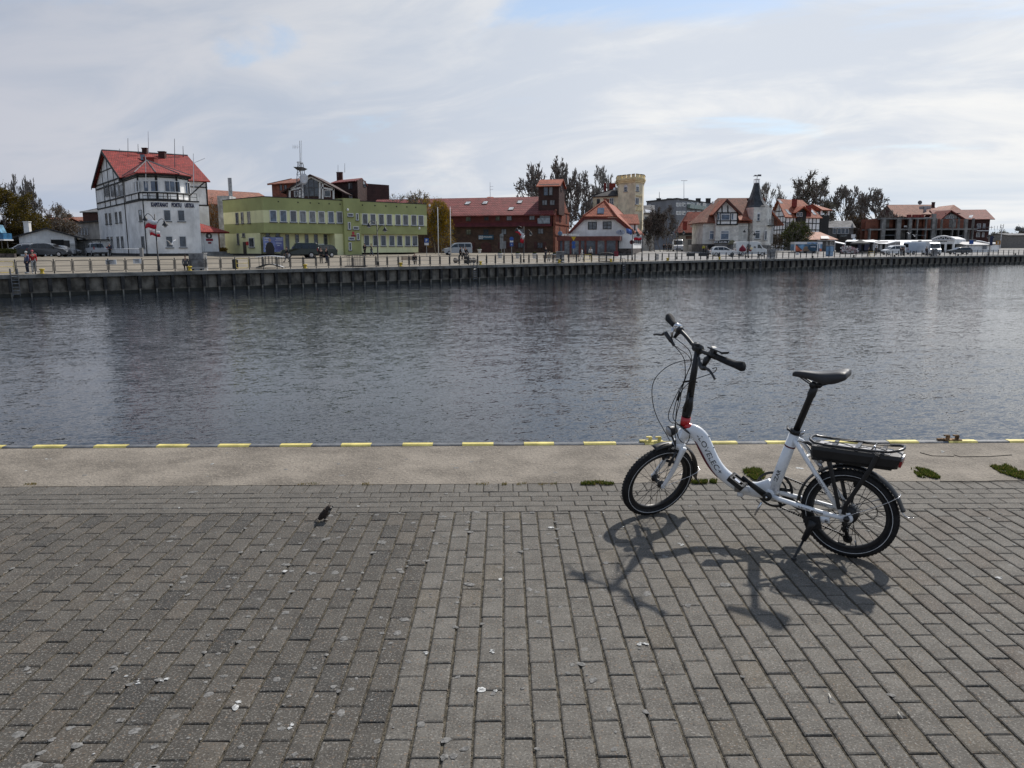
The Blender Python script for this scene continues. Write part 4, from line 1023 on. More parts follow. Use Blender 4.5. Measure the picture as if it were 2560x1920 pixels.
for w_ in (-1, 1):
 m = BM(); m.smooth = False
 m.tube([B3(-0.135, w_ * 0.070, 0.372), B3(-0.100, w_ * 0.078, 0.280), B3(0.002, w_ * 0.080, 0.075), B3(0.012, w_ * 0.076, 0.02)], [(0.005, .013), (0.005, .012), (0.005, .011), (0.005, .012)], 8, flat=(0, 1, 0)); m.build('rack_stay', M_BLK, rack)
 m = BM(); m.smooth = False
 m.tube([B3(0.100, w_ * 0.066, 0.300), B3(0.075, w_ * 0.076, 0.215), B3(0.035, w_ * 0.078, 0.045)], [(0.005, .014), (0.005, .011), (0.005, .011)], 8, flat=(0, 1, 0)); m.build('rack_stay', M_BLK, rack)
m = BM(); m.smooth = False; m.box(B3(-0.015, -0.078, 0.16), (0.03, 0.008, 0.07)); m.build('stay_bracket', M_BLK, rack)
# ---- kickstand
foot = Mb.inverted() @ (on_z(*(1940 + 230 / 5.183, 1100 + 1535 / 5.183), 0.008))
m = BM(); m.smooth = False; m.box(B3(0.168, 0.074, -0.060), (0.085, 0.012, 0.070), Matrix.Rotation(0.2, 3, 'Y')); m.smooth = True
k0, k1 = B3(0.176, 0.082, -0.085), B3(0.205, 0.110, -0.160)
m.tube([B3(0.165, .078, -.05), k0, k1], [0.026, 0.020, 0.0145], 10); m.tube([k1, foot], 0.0075, 8); m.ball(foot, (0.018, 0.016, 0.008), 10, 6); ks = m.build('kickstand', M_BLK)
m = BM(); m.lathe([(0.008, 0), (0.008, 0.004)], B3(0.167, 0.0865, -0.056), (0, 1, 0), 10); m.lathe([(.009, 0), (.009, .003)], B3(.098, .0725, -.037), (0, 1, 0), 10); m.lathe([(.009, 0), (.009, .003)], B3(.142, .0725, -.033), (0, 1, 0), 10); m.build('bolt', M_ALU, ks)
m = BM(); m.tube([B3(0.450, 0.078, 0.005), B3(0.468, 0.080, -0.035), B3(0.486, 0.080, -0.078)], [(0.006, .009), (0.008, .013), (0.005, .007)], 8); m.build('silver_lever', M_CHR)
m = BM(); m.tube([B3(0.33, -0.055, -0.01), B3(0.27, -0.06, -0.035), B3(0.24, -0.06, -0.045)], [0.022, 0.026, 0.012], 8); m.build('cadence_guard', M_BLK)
# buildings on the far bank
M_PL_WHITE = mat('plaster_white', (0.80, 0.79, 0.77), 0.9, vary=0.10, vscale=0.5, streak=0.28, bump=0.15, bscale=5)
M_PL_GREY = mat('plaster_grey', (0.42, 0.415, 0.405), 0.9, vary=0.14, vscale=0.5, streak=0.4)
M_PL_CREAM = mat('plaster_cream', (0.78, 0.68, 0.48), 0.9, vary=0.12, vscale=0.5, streak=0.4)
M_CREAM_TRIM = mat('trim_cream', (0.80, 0.66, 0.38), 0.85, vary=0.12, vscale=0.8)
M_GREEN_D = mat('plaster_green', (0.325, 0.345, 0.150), 0.9, vary=0.06, vscale=0.4, streak=0.12)
M_GREEN_L = mat('plaster_light_green', (0.70, 0.70, 0.41), 0.9, vary=0.06, vscale=0.4, streak=0.12)
M_TIMBER = mat('dark_timber', (0.020, 0.019, 0.018), 0.75, vary=0.2, vscale=3)
M_PLINTH = mat('dark_plinth', (0.045, 0.042, 0.040), 0.9, vary=0.2, vscale=1)
M_ROOF_RED = mat_rows('roof_red_tiles', (0.33, 0.043, 0.034), (0.13, 0.02, 0.016), 0.34, 0.30, bump=0.8, vary=0.3, mossy=0.35)
M_ROOF_OR = mat_rows('roof_orange_tiles', (0.42, 0.115, 0.060), (0.17, 0.05, 0.03), 0.32, 0.28, bump=0.6, vary=0.3)
M_ROOF_OLD = mat_rows('roof_weathered_tiles', (0.36, 0.14, 0.085), (0.14, 0.07, 0.05), 0.32, 0.28, bump=0.6, vary=0.35, mossy=0.7)
M_ROOF_DRED = mat_rows('roof_dark_red_tiles', (0.165, 0.028, 0.026), (0.30, 0.11, 0.10), 0.42, 0.40, bump=0.9, vary=0.3)
M_ROOF_DK = mat('roof_dark_felt', (0.045, 0.042, 0.042), 0.85, vary=0.2, vscale=1.5)
M_ROOF_GR = mat('roof_grey', (0.13, 0.128, 0.13), 0.85, vary=0.25, vscale=0.8)
M_BRICK = mat_rows('brick_brown', (0.135, 0.072, 0.048), (0.10, 0.085, 0.07), 0.28, 0.085, 'wall', bump=0.4, vary=0.5)
M_BRICK_OR = mat_rows('brick_orange', (0.30, 0.095, 0.055), (0.20, 0.12, 0.09), 0.28, 0.085, 'wall', bump=0.4, vary=0.35)
M_BRICK_DK = mat_rows('brick_dark', (0.085, 0.030, 0.026), (0.05, 0.035, 0.03), 0.28, 0.085, 'wall', bump=0.4, vary=0.4)
M_BOARD = mat_rows('red_boarding', (0.135, 0.034, 0.028), (0.07, 0.02, 0.016), 6.0, 0.16, 'wall', bump=0.3, vary=0.2)
M_DKBOARD = mat_rows('brown_boarding', (0.060, 0.030, 0.026), (0.03, 0.016, 0.014), 6.0, 0.16, 'wall', bump=0.3, vary=0.2)
M_FRAME_W = mat('window_white', (0.66, 0.66, 0.66), 0.5, vary=0.05)
M_FRAME_D = mat('window_dark', (0.035, 0.030, 0.028), 0.5, vary=0.05)
M_FRAME_G = mat('window_grey', (0.22, 0.22, 0.22), 0.5, vary=0.05)
M_SILL = mat('sill_dark', (0.07, 0.075, 0.08), 0.5, vary=0.05)
M_PANE = mat_glass('pane_dark', (0.045, 0.055, 0.07))
M_PANE_L = mat_glass('pane_curtained', (0.14, 0.15, 0.16))
M_PANE_B = mat_glass('pane_blue', (0.07, 0.10, 0.15))
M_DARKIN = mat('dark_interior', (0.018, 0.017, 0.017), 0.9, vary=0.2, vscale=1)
M_METAL = mat('galvanised', (0.33, 0.34, 0.35), 0.45, metal=0.6, vary=0.15, vscale=3)
M_MASTG = mat('mast_grey', (0.12, 0.12, 0.125), 0.5, vary=0.1)
M_MASTW = mat('mast_white', (0.70, 0.70, 0.70), 0.5, vary=0.05)
M_CONCW = mat('raw_concrete', (0.19, 0.187, 0.18), 0.9, vary=0.22, vscale=0.7, streak=0.35)
M_NAVY = mat('navy_letters', (0.018, 0.022, 0.065), 0.5, vary=0.05)
M_SKYL = mat_glass('skylight_glass', (0.42, 0.43, 0.44), 0.12)
def window(root, pl, a, b, fm=None, pm=None, nx=1, ny=1, sill=True, fw=0.085, off=0.0, name='window', arch=False, trans=None):
 """frame (part) with pane (sub-part) at the spot a..b on the facade"""
 fm = fm or M_FRAME_W; pm = pm or M_PANE
 u0, u1, z0, z1 = pl.rect(a, b)
 m = MB()
 pl.slab(m, u0, u0 + fw, z0, z1, off, off + .07); pl.slab(m, u1 - fw, u1, z0, z1, off, off + .07)
 pl.slab(m, u0 + fw, u1 - fw, z0, z0 + fw, off, off + .068); pl.slab(m, u0 + fw, u1 - fw, z1 - fw, z1, off, off + .068)
 for i in range(1, nx):
  x = u0 + (u1 - u0) * i / nx; pl.slab(m, x - fw * .4, x + fw * .4, z0 + fw, z1 - fw, off, off + .064)
 for i in range(1, ny):
  z = z0 + (z1 - z0) * i / ny; pl.slab(m, u0 + fw, u1 - fw, z - fw * .35, z + fw * .35, off, off + .06)
 if trans: z = z0 + (z1 - z0) * trans; pl.slab(m, u0 + fw, u1 - fw, z - fw * .45, z + fw * .45, off, off + .062)
 if arch:
  w_ = (u1 - u0) / 2; c = (u0 + u1) / 2
  pl.shape(m, [(c + w_ * math.cos(t), z1 + w_ * .8 * math.sin(t)) for t in [math.pi * i / 8 for i in range(9)]], off, off + .06)
 f = m.build(name, fm, root)
 m = MB(); pl.slab(m, u0 + fw * .9, u1 - fw * .9, z0 + fw * .9, z1 - fw * .9, off - .02, off + .022); m.build('pane', pm, f)
 if sill:
  m = MB(); pl.slab(m, u0 - .08, u1 + .08, z0 - .10, z0 - .004, off, off + .16); m.build('sill', M_SILL, f)
 return f
def plate(root, pl, a, b, material, name, off0=0.0, off1=0.06, **t):
 m = MB(); pl.slab(m, *pl.rect(a, b), off0, off1); return m.build(name, material, root, **t)
def roof_quad(mb, pts, th=0.16):
 n = (V(pts[1]) - V(pts[0])).cross(V(pts[2]) - V(pts[0])).normalized()
 if n.z < 0: n = -n
 return mb.prism([V(p) for p in pts], n * -th)
def box_part(root, name, material, base2, z0, z1, **t):
 m = MB(); m.block(base2, z0, z1); return m.build(name, material, root, **t)
def rect2(P, u, b, w_, d): return [P, P + u * w_, P + u * w_ + b * d, P + b * d]
def chimney(root, px0, px1, y0, y1, depth, material=None, name='chimney'):
 A, B_ = gp(px0, depth), gp(px1, depth); pl = Pl(A, B_); z1 = pl.uv(px0, y0)[1]; z0 = pl.uv(px0, y1)[1]; w_ = (B_ - A).length
 m = MB(); pl.slab(m, 0, w_, z0 - .6, z1 - .12, -w_ * .8, 0); pl.slab(m, -.06, w_ + .06, z1 - .12, z1, -w_ * .8 - .06, .06)
 return m.build(name, material or M_BRICK_DK, root)
def pole(root, p0, p1, r, material, name='antenna'):
 m = MB(); m.tube([p0, p1], [r, r * .6], 5); return m.build(name, material, root)
def atp(px, py, depth):
 d = ray(px, py); return EYE + d * (depth / d.y)
def v3(p, z): return V((p[0], p[1], z))
def base_of(p): return V((p[0], p[1], gz(p[0], p[1])))
# harbour office (white, half-timbered, red roof)
u = dirv2(36); b = V((-u.y, u.x))
P = gp(365, 106); g0 = gz(P.x, P.y) - 0.1
w1 = along(P, u, 503); d1 = along(P, b, 319.7); L1 = P + b * d1; d2 = along(L1, b, 250.7); w2 = along(L1, u, 527)
T = thing('harbour_office', 'white harbour office with black half timbering, red tiled roof and dark blue lettering', 'building', base_of(P))
fr_ = Pl(P, P + u * w1); le_ = Pl(L1 + b * d2, L1); le2 = Pl(P + b * d1, P); mf = Pl(L1, L1 + u * w2)
zW = fr_.uv(*r1(1640, 682))[1]; zE = le_.uv(*r1(1190, 440))[1]; zR = Pl(L1 + b * (d2 / 2), L1 + b * (d2 / 2) + u).uv(*r1(1400, 238))[1]
box_part(T, 'wall', M_PL_WHITE, rect2(P, u, b, w1, d1 + .01), g0 + .45, zW)
box_part(T, 'wall', M_PL_WHITE, rect2(L1, u, b, w2, d2), g0 + .45, zW - .1)
box_part(T, 'plinth', M_PLINTH, rect2(P - u * .03 - b * .03, u, b, w1 + .06, d1), g0 - .5, g0 + .45)
box_part(T, 'plinth', M_PLINTH, rect2(L1 - u * .03 - b * .03, u, b, w2 + .06, d2 + .06), g0 - .5, g0 + .45)
box_part(T, 'upper_wall', M_PL_WHITE, rect2(L1 + u * .04 + b * .04, u, b, w2 - .08, d2 - .08), zW - .1, zE)
m = MB(); m.prism([v3(L1 + b * .04 + u * .04, zE), v3(L1 + b * (d2 - .04) + u * .04, zE), v3(L1 + b * (d2 / 2) + u * .04, zR - .25)], (u.x * (w2 - .08), u.y * (w2 - .08), 0)); m.build('gable_wall', M_PL_WHITE, T)
m = MB(); ov = .55; s_ = (zR - zE) / (d2 / 2); e0 = -ov; x0, x1 = -.5, w2 + .35
roof_quad(m, [v3(L1 + u * x0 + b * e0, zE - ov * s_), v3(L1 + u * x1 + b * e0, zE - ov * s_), v3(L1 + u * x1 + b * (d2 / 2), zR), v3(L1 + u * x0 + b * (d2 / 2), zR)])
roof_quad(m, [v3(L1 + u * x0 + b * (d2 / 2), zR), v3(L1 + u * x1 + b * (d2 / 2), zR), v3(L1 + u * x1 + b * (d2 + ov), zE - ov * s_), v3(L1 + u * x0 + b * (d2 + ov), zE - ov * s_)])
roof = m.build('roof', M_ROOF_RED, T)
m = MB(); m.tube([v3(L1 + u * x0 + b * (d2 / 2), zR + .04), v3(L1 + u * x1 + b * (d2 / 2), zR + .04)], .13, 6); m.build('ridge_cap', M_ROOF_GR, roof)
m = MB(); q = lambda bb, z: v3(L1 + u * (x0 - .02) + b * bb, z)
m.prism([q(-ov, zE - ov * s_ - .42), q(d2 / 2, zR - .42), q(d2 / 2, zR + .05), q(-ov, zE - ov * s_ + .02)], v3(u * -.06, 0)); m.prism([q(d2 + ov, zE - ov * s_ - .42), q(d2 / 2, zR - .42), q(d2 / 2, zR + .05), q(d2 + ov, zE - ov * s_ + .02)], v3(u * -.06, 0)); m.build('barge_board', M_TIMBER, roof)
m = MB(); m.prism([q(-ov, zE - ov * s_ - .30), q(d2 / 2, zR - .30), q(d2 / 2, zR - .36), q(-ov, zE - ov * s_ - .36)], v3(u * .5, 0)); m.build('soffit', M_TIMBER, roof)
def timber(pl, items, off=.0, th=.06, name='timber_beam', root=None):
 for (ua, za, ub, zb, wd) in items:
  m = MB(); d = V((ub - ua, zb - za)).normalized(); n = V((-d.y, d.x)) * (wd / 2)
  pl.shape(m, [(ua + n.x, za + n.y), (ub + n.x, zb + n.y), (ub - n.x, zb - n.y), (ua - n.x, za - n.y)], off, off + th); m.build(name, M_TIMBER, root)
hz = lambda pl, py_, x: pl.uv(*r1(x, py_))[1]
ux = lambda pl, x, y=500: pl.uv(*r1(x, y))[0]
# gable side timbering
zr = [zW - .02, hz(le_, 665, 1100), hz(le_, 520, 1100), zE - .1]
timber(le_, [(0.05, z, d2 - .05, z, .20) for z in zr], .0, .07, root=T)
timber(le_, [(x, zW, x, zE, .16) for x in (0.1, d2 * .33, d2 * .52, d2 * .72, d2 - .1)], .0, .065, root=T)
timber(le_, [(d2 * .5, zE, d2 * .5, zR - .5, .14), (d2 * .3, zE, d2 * .3, zE + (zR - zE) * .55, .13), (d2 * .7, zE, d2 * .7, zE + (zR - zE) * .55, .13), (d2 * .22, zE + (zR - zE) * .38, d2 * .78, zE + (zR - zE) * .38, .13)], -.03, .06, root=T)
for a, c in ((990, 1025), (1045, 1077), (1090, 1120), (1130, 1165)): window(T, le_, r1(a, 530), r1(c, 648), M_FRAME_G, M_PANE_L, sill=False)
for a, y in ((995, 802), (1030, 800), (1088, 790), (1127, 785)): window(T, le_, r1(a, y), r1(a + 20, y + 106), M_FRAME_G, M_PANE_L)
for a, y in ((1012, 1025), (1047, 1024), (1105, 1022), (1145, 1020)): window(T, le_, r1(a, y), r1(a + 20, y + 106), M_FRAME_G, M_PANE_L)
window(T, le2, r1(1312, 770), r1(1340, 880), M_FRAME_G, M_PANE_L); window(T, le2, r1(1335, 1020), r1(1362, 1128), M_FRAME_G, M_PANE_L)
for a, y in ((1540, 770), (1672, 772), (1560, 1018), (1687, 1018)): window(T, fr_, r1(a, y), r1(a + 70, y + 108), M_FRAME_W, M_PANE)
# main front, right end
timber(mf, [(w2 - .12, zW, w2 - .12, zE, .2), (w1, zE - .12, w2, zE - .12, .18), (w1, zE - 1.1, w2, zE - 1.1, .14), (w1 + .3, zW, w2 - .2, zE - .2, .14), (w1, zW, w2, zW, .2)], -.03, .07, root=T)
# control room: a bay of five sides standing on the front block
pts = [P + b * (d1 * .97) + u * along(P + b * d1 * .97, u, r1(1215, 0)[0]), P + b * 1.9 + u * along(P + b * 1.9, u, r1(1340, 0)[0]), P + b * .35 + u * along(P + b * .35, u, r1(1515, 0)[0]), P + b * .9 + u * along(P + b * .9, u, r1(1705, 0)[0]), P + b * 3.0 + u * along(P + b * 3.0, u, r1(1812, 0)[0])]
ctr = P + u * (w1 * .42) + b * (d1 * .85)
zC = Pl(pts[2], pts[3]).uv(*r1(1520, 432))[1]; zA = v3(ctr, 0); zA = Pl(ctr, ctr + u).uv(*r1(1525, 322))[1]
back = [pts[-1] + b * 3.5, pts[0] + b * 1.5]
box_part(T, 'control_room_wall', M_PL_WHITE, pts + back, zW, zC)
cen = sum(pts + back, V((0, 0))) / 7
ev = [cen + (p - cen) * 1.14 for p in pts + back]; apex = ctr
m = MB()
for i in range(len(pts)):
 a, c = ev[i], ev[(i + 1) % len(ev)]
 m.prism([v3(a, zC - .05), v3(c, zC - .05), v3(apex, zA)], (0, 0, .14))
ro2 = m.build('control_room_roof', M_ROOF_RED, T)
m = MB()
for i in range(len(pts)): m.tube([v3(ev[i], zC + .12), v3(apex, zA + .16)], .08, 5)
m.build('hip_cap', M_ROOF_GR, ro2)
m = MB(); m.block([cen + (p - cen) * 1.10 for p in pts + back], zC - .28, zC - .06); m.build('eaves_board', M_TIMBER, T)
wins = {0: [(1268, 500, 1310, 610, 2)], 1: [(1352, 495, 1402, 602, 1), (1418, 495, 1497, 602, 1)], 2: [(1548, 498, 1696, 606, 3)], 3: [(1742, 510, 1788, 622, 2)]}
for i in range(4):
 pl = Pl(pts[i], pts[i + 1]); L = pl.len; zb = zW
 timber(pl, [(.06, zb, .06, zC, .17), (L - .06, zb, L - .06, zC, .17), (0, zb + .1, L, zb + .1, .2), (0, zb + .95, L, zb + .95, .16), (0, zC - .42, L, zC - .42, .14), (L * .5, zb, L * .5, zb + .95, .12)], .0, .06, root=T)
 for (a, y0, c, y1, n) in wins[i]: window(T, pl, r1(a, y0), r1(c, y1), M_FRAME_W, M_PANE_B if i else M_PANE_L, nx=n, sill=False)
m = MB()                                            # terrace railing
for k in range(9):
 p = P + u * (.15 + (w1 - .3) * k / 8) + b * .12; m.tube([v3(p, zW), v3(p, zW + .95)], .035, 4)
for z in (.95, .5): m.tube([v3(P + u * .15 + b * .12, zW + z), v3(P + u * (w1 - .15) + b * .12, zW + z)], .035, 4)
m.build('terrace_railing', M_TIMBER, T)
box_part(T, 'terrace_slab', M_PLINTH, rect2(P - u * .08 - b * .08, u, b, w1 + .16, d1), zW - .16, zW - .004)
M_CHIMR = mat_rows('brick_red', (0.28, 0.04, 0.03), (0.18, 0.06, 0.05), 0.28, 0.085, 'wall', bump=0.3, vary=0.3)
rd = (P + u * w1 * .5 + b * (d1 + d2 / 2)).y
chimney(T, r1(1410, 0)[0], r1(1452, 0)[0], r1(0, 185)[1], r1(0, 262)[1], rd + .8); chimney(T, r1(1558, 0)[0], r1(1616, 0)[0], r1(0, 218)[1], r1(0, 275)[1], rd + .8)
chimney(T, r1(1418, 0)[0], r1(1516, 0)[0], r1(0, 274)[1], r1(0, 360)[1], rd - 3.2, M_CHIMR)
m = MB(); k = mf; pa = atp(*r1(1328, 300), rd - 2.6); roof_quad(m, [pa, atp(*r1(1372, 302), rd - 2.6), atp(*r1(1362, 250), rd - 1.6), atp(*r1(1320, 250), rd - 1.6)], .2); m.build('skylight', M_PANE, roof)
for x, y0, y1, dd, mm in ((1205, 97, 420, rd - 2.5, M_MASTG), (1396, 33, 240, rd + .5, M_MASTW), (1644, 100, 375, rd - 2.5, M_MASTG), (1300, 150, 250, rd, M_MASTG), (1724, 170, 275, rd, M_MASTG), (1372, 270, 560, P.y + 1, M_MASTW), (1822, 240, 580, P.y + 3, M_MASTW), (1125, 195, 250, rd, M_MASTG)):
 pole(T, atp(*r1(x + 4, y1), dd), atp(*r1(x, y0), dd), .055, mm)
m = MB(); m.tube([atp(*r1(1130, 250), rd - 2), atp(*r1(1300, 262), rd - 2)], .035, 4); m.build('antenna_arm', M_TIMBER, T)
m = MB(); m.tube([atp(*r1(1580, 275), rd - 2), atp(*r1(1730, 272), rd - 2)], .035, 4); m.build('antenna_arm', M_TIMBER, T)
m = MB(); m.tube([atp(*r1(1825, 330), P.y + 3), atp(*r1(1932, 285), P.y + 3)], .03, 4); m.build('antenna_arm', M_MASTW, T)
for x0_, x1_, wd in ((1425, 1585, 'KAPITANAT'), (1618, 1710, 'PORTU'), (1742, 1830, 'USTKA')):
 uu, zz = fr_.uv(*r1(x0_, 742 + (x0_ - 1425) * .025)); ue, ze = fr_.uv(*r1(x1_, 742)); uh = fr_.uv(*r1(x0_, 700 + (x0_ - 1425) * .025))[1] - zz
 text_on('lettering', wd, fr_.P(uu, zz, .03), v3(fr_.u, 0), (0, 0, 1), ue - uu, uh, M_NAVY, T, bold=0.035, depth=0.05)
m = MB(); m.tube([fr_.P(.05, g0, .1), fr_.P(.05, zW + .1, .1)], .07, 6); m.build('downpipe', M_TIMBER, T)
m = MB(); m.tube([mf.P(-.05, g0, .1), mf.P(-.05, zW + .1, .1)], .07, 6); m.build('downpipe', M_TIMBER, T)
# entrance annex
A0 = gp(r1(1902, 0)[0], 111); A1 = A0 + u * along(A0, u, r1(2058, 0)[0]); pa = Pl(A0, A1); za = pa.uv(*r1(1980, 975))[1]; g1 = gz(A0.x, A0.y)
X = thing('entrance_annex', 'small white entrance annex with red hipped roof and round emblem over the door', 'building', base_of(A0))
box_part(X, 'wall', M_PL_WHITE, rect2(A0, u, b, pa.len, 5), g1 - .3, za)
m = MB(); roof_quad(m, [v3(A0 - b * .6 - u * .2, za - .05), v3(A1 - b * .6 + u * 1.4, za - .05), v3(A0 + b * 4 + u * .3, pa.uv(*r1(1905, 895))[1] + .3), v3(A0 + b * 4 - u * .2, pa.uv(*r1(1905, 895))[1] + .3)], .2)
roof_quad(m, [v3(A1 - b * .6 + u * 1.4, za - .05), v3(A1 + b * 5 + u * 1.4, za - .05), v3(A0 + b * 4 + u * .3, pa.uv(*r1(1905, 895))[1] + .3)], .2); m.build('roof', M_ROOF_RED, X)
plate(X, pa, r1(1925, 1040), r1(2010, 1188), mat('door_white', (0.66, 0.66, 0.655), 0.6, vary=0.04), 'door', .0, .08)
m = MB(); uu, zz = pa.uv(*r1(1968, 1018)); m.lathe([(.42, 0), (.42, .06), (.36, .08)], pa.P(uu, zz, .0), v3(pa.n, 0), 16); em = m.build('emblem', mat('emblem_dark', (0.05, 0.055, 0.05), 0.5), X)
m = MB(); m.ball(pa.P(uu, zz, .09), (.16, .06, .2), 8, 6); m.build('emblem_bird', M_MASTW, em)
M_PLATE = mat('plate_red', (0.22, 0.012, 0.03), 0.5, vary=0.05)
plate(X, pa, r1(1940, 1043), r1(2005, 1065), M_PLATE, 'name_plate', .081, .11); plate(X, pa, r1(1960, 1074), r1(1990, 1090), M_PLATE, 'name_plate', .081, .11)
for k in range(3): m = MB(); pa.slab(m, -.2 - .1 * k, pa.len + .8 + .3 * k, g1 - .4, g1 + .55 - .18 * k, 0.0, .9 + .4 * k); m.build('step', M_CONCW, X)
# garage left of the office and the grey shed behind
A0 = gp(r1(188, 0)[0], 118); A1 = gp(r1(708, 0)[0], 121); pg = Pl(A0, A1); g1 = gz(A0.x, A0.y)
X = thing('garage', 'low white garage with shallow dark gable roof and dark open doorway', 'building', base_of(A0))
zl, zr_, zt = pg.uv(*r1(188, 1020))[1], pg.uv(*r1(705, 1022))[1], pg.uv(*r1(440, 945))[1]
gb = V((-pg.u.y, pg.u.x))
m = MB(); pg.shape(m, [(0, g1 - .3), (pg.len, g1 - .3), (pg.len, zr_), (pg.len * .5, zt), (0, zl)], -14, 0); m.build('wall', M_PL_WHITE, X)
m = MB(); bk = gb * 14.3; fw2 = gb * -.5
for (ua, za_, ub, zb) in ((-1.9, zl - .5, pg.len * .5, zt), (pg.len * .5, zt, pg.len + 1.2, zr_ - .3)):
 a, c = pg.A + pg.u * ua, pg.A + pg.u * ub; roof_quad(m, [v3(a + fw2, za_ + .1), v3(c + fw2, zb + .1), v3(c + bk, zb + .1), v3(a + bk, za_ + .1)], .22)
m.build('roof', M_ROOF_DK, X)
plate(X, pg, r1(487, 1052), r1(608, 1230), M_DARKIN, 'doorway', -.02, .03); plate(X, pg, r1(608, 1060), r1(662, 1232), M_FRAME_D, 'door', .0, .08)
chimney(X, r1(243, 0)[0], r1(293, 0)[0], r1(0, 880)[1], r1(0, 985)[1], 122, M_PL_WHITE)
A0 = gp(r1(690, 0)[0], 150); A1 = gp(r1(960, 0)[0], 140); pg2 = Pl(A0, A1); g1 = gz(A0.x, A0.y)
X = thing('grey_shed', 'grey plastered shed with flat roof beside the harbour office', 'building', base_of(A0))
z = pg2.uv(*r1(830, 893))[1]; nb = V((-pg2.u.y, pg2.u.x)); box_part(X, 'wall', M_PL_GREY, rect2(A0, pg2.u, nb, pg2.len, 9), g1 - .5, z)
box_part(X, 'roof', M_ROOF_DK, rect2(A0 - pg2.u * .3 - nb * .4, pg2.u, nb, pg2.len + .6, 9.6), z + .004, z + .3)
for x in (733, 760, 787, 815): window(X, pg2, r1(x, 940), r1(x + 16, 1012), M_FRAME_G, M_PANE, sill=False)
A0 = gp(r1(708, 0)[0], 128); A1 = gp(r1(915, 0)[0], 124); pg3 = Pl(A0, A1); g1 = gz(A0.x, A0.y); nb = V((-pg3.u.y, pg3.u.x))
X = thing('white_lean_to', 'low white lean-to between the garage and the harbour office', 'building', base_of(A0)); z = pg3.uv(*r1(800, 1060))[1]
box_part(X, 'wall', M_PL_WHITE, rect2(A0, pg3.u, nb, pg3.len, 5), g1 - .3, z); box_part(X, 'roof', M_ROOF_DK, rect2(A0 - nb * .3 - pg3.u * .2, pg3.u, nb, pg3.len + .6, 5.6), z + .004, z + .16)
A0 = gp(r1(808, 0)[0], 170); A1 = gp(r1(1010, 0)[0], 170); pr = Pl(A0, A1); g1 = gz(A0.x, A0.y); nb = V((-pr.u.y, pr.u.x))
X = thing('dark_red_house', 'dark red house with grey roof behind the grey shed', 'building', base_of(A0)); z = pr.uv(*r1(870, 790))[1]; zt = pr.uv(*r1(930, 715))[1]
box_part(X, 'wall', M_BRICK_DK, rect2(A0, pr.u, nb, pr.len, 10), g1, z)
m = MB(); m.prism([v3(A0 - pr.u * .4 - nb * .4, z), v3(A0 + pr.u * 5.5 + nb * 4, zt), v3(A0 + pr.u * 5.5 + nb * 7, zt), v3(A0 - pr.u * .4 + nb * 10, z)], v3(pr.u * .1, .05)); roof_quad(m, [v3(A0 - pr.u * .4 - nb * .4, z), v3(A1 - nb * .4, z), v3(A1 + nb * 4, zt), v3(A0 + pr.u * 5.5 + nb * 4, zt)], .2); m.build('roof', M_ROOF_GR, X)
for (x0_, x1_, y0_, y1_, dep, lab) in ((430, 620, 838, 1000, 215, 'distant orange brick house behind the bare tree on the left'), (615, 805, 832, 960, 230, 'distant brick house with pale orange roof left of the harbour office')):
 A0, A1 = gp(r1(x0_, 0)[0], dep), gp(r1(x1_, 0)[0], dep); pq = Pl(A0, A1); g1 = gz(A0.x, A0.y); nb = V((-pq.u.y, pq.u.x)); z = pq.uv(*r1(x0_, y0_ + 38))[1]; zt = pq.uv(*r1(x0_, y0_))[1]
 X = thing('distant_house', lab, 'house', base_of(A0)); box_part(X, 'wall', M_BRICK_OR, rect2(A0, pq.u, nb, pq.len, 9), g1, z)
 m = MB(); roof_quad(m, [v3(A0 - nb * .4, z), v3(A1 - nb * .4, z), v3(A1 + nb * 4.5, zt), v3(A0 + nb * 4.5, zt)], .2); roof_quad(m, [v3(A0 + nb * 9.4, z), v3(A1 + nb * 9.4, z), v3(A1 + nb * 4.5, zt), v3(A0 + nb * 4.5, zt)], .2); m.build('roof', M_ROOF_OLD, X)
 chimney(X, r1(x0_ + 40, 0)[0], r1(x0_ + 75, 0)[0], r1(0, y0_ - 22)[1], r1(0, y0_ + 20)[1], dep + 4)
# green two-storey office
u = dirv2(45); b = V((-u.y, u.x)); P = gp(662.7, 110); g0 = gz(P.x, P.y) - .1
wR = along(P, u, r2(2095, 0)[0]); dL = along(P, b, r2(230, 0)[0])
T = thing('green_office', 'two storey green office with light green window bands and flat roof', 'building', base_of(P))
gf, gl = Pl(P, P + u * wR), Pl(P + b * dL, P)
zz = lambda y: gl.uv(*r2(600, y))[1]
z_top, z_a, z_b, z_s = zz(633), zz(754), zz(870), zz(965)
us = [gf.uv(*r2(x, 850))[0] for x in (1315, 1468)]
for nm, mt, a, c in (('parapet_band', M_GREEN_D, z_a, z_top), ('window_band', M_GREEN_L, z_b, z_a - .004), ('floor_band', M_GREEN_D, z_s, z_b - .004)):
 box_part(T, nm, mt, rect2(P, u, b, wR, dL), a, c)
box_part(T, 'roof_edge', M_PLINTH, rect2(P - u * .04 - b * .04, u, b, wR + .08, dL + .08), z_top + .004, z_top + .12)
rec = 1.7; uG = gf.uv(*r2(565, 1050))[0]
eL = along(P, b, r2(555, 0)[0])
box_part(T, 'ground_floor_wall', M_GREEN_L, [P + b * eL + u * .02, P + b * rec + u * .6 + b * 0.0, P + u * us[0] + b * rec, P + u * us[0] + b * (dL - .1), P + b * (dL - .02) + u * .02], g0 + .4, z_s - .004)
box_part(T, 'plinth', M_PLINTH, [P + b * eL - u * .02, P + b * (rec - .04) + u * .6, P + u * (wR - 1.4) + b * (rec - .04), P + u * (wR - 1.4) + b * (dL - .1), P + b * dL - u * .02], g0 - .6, g0 + .4)
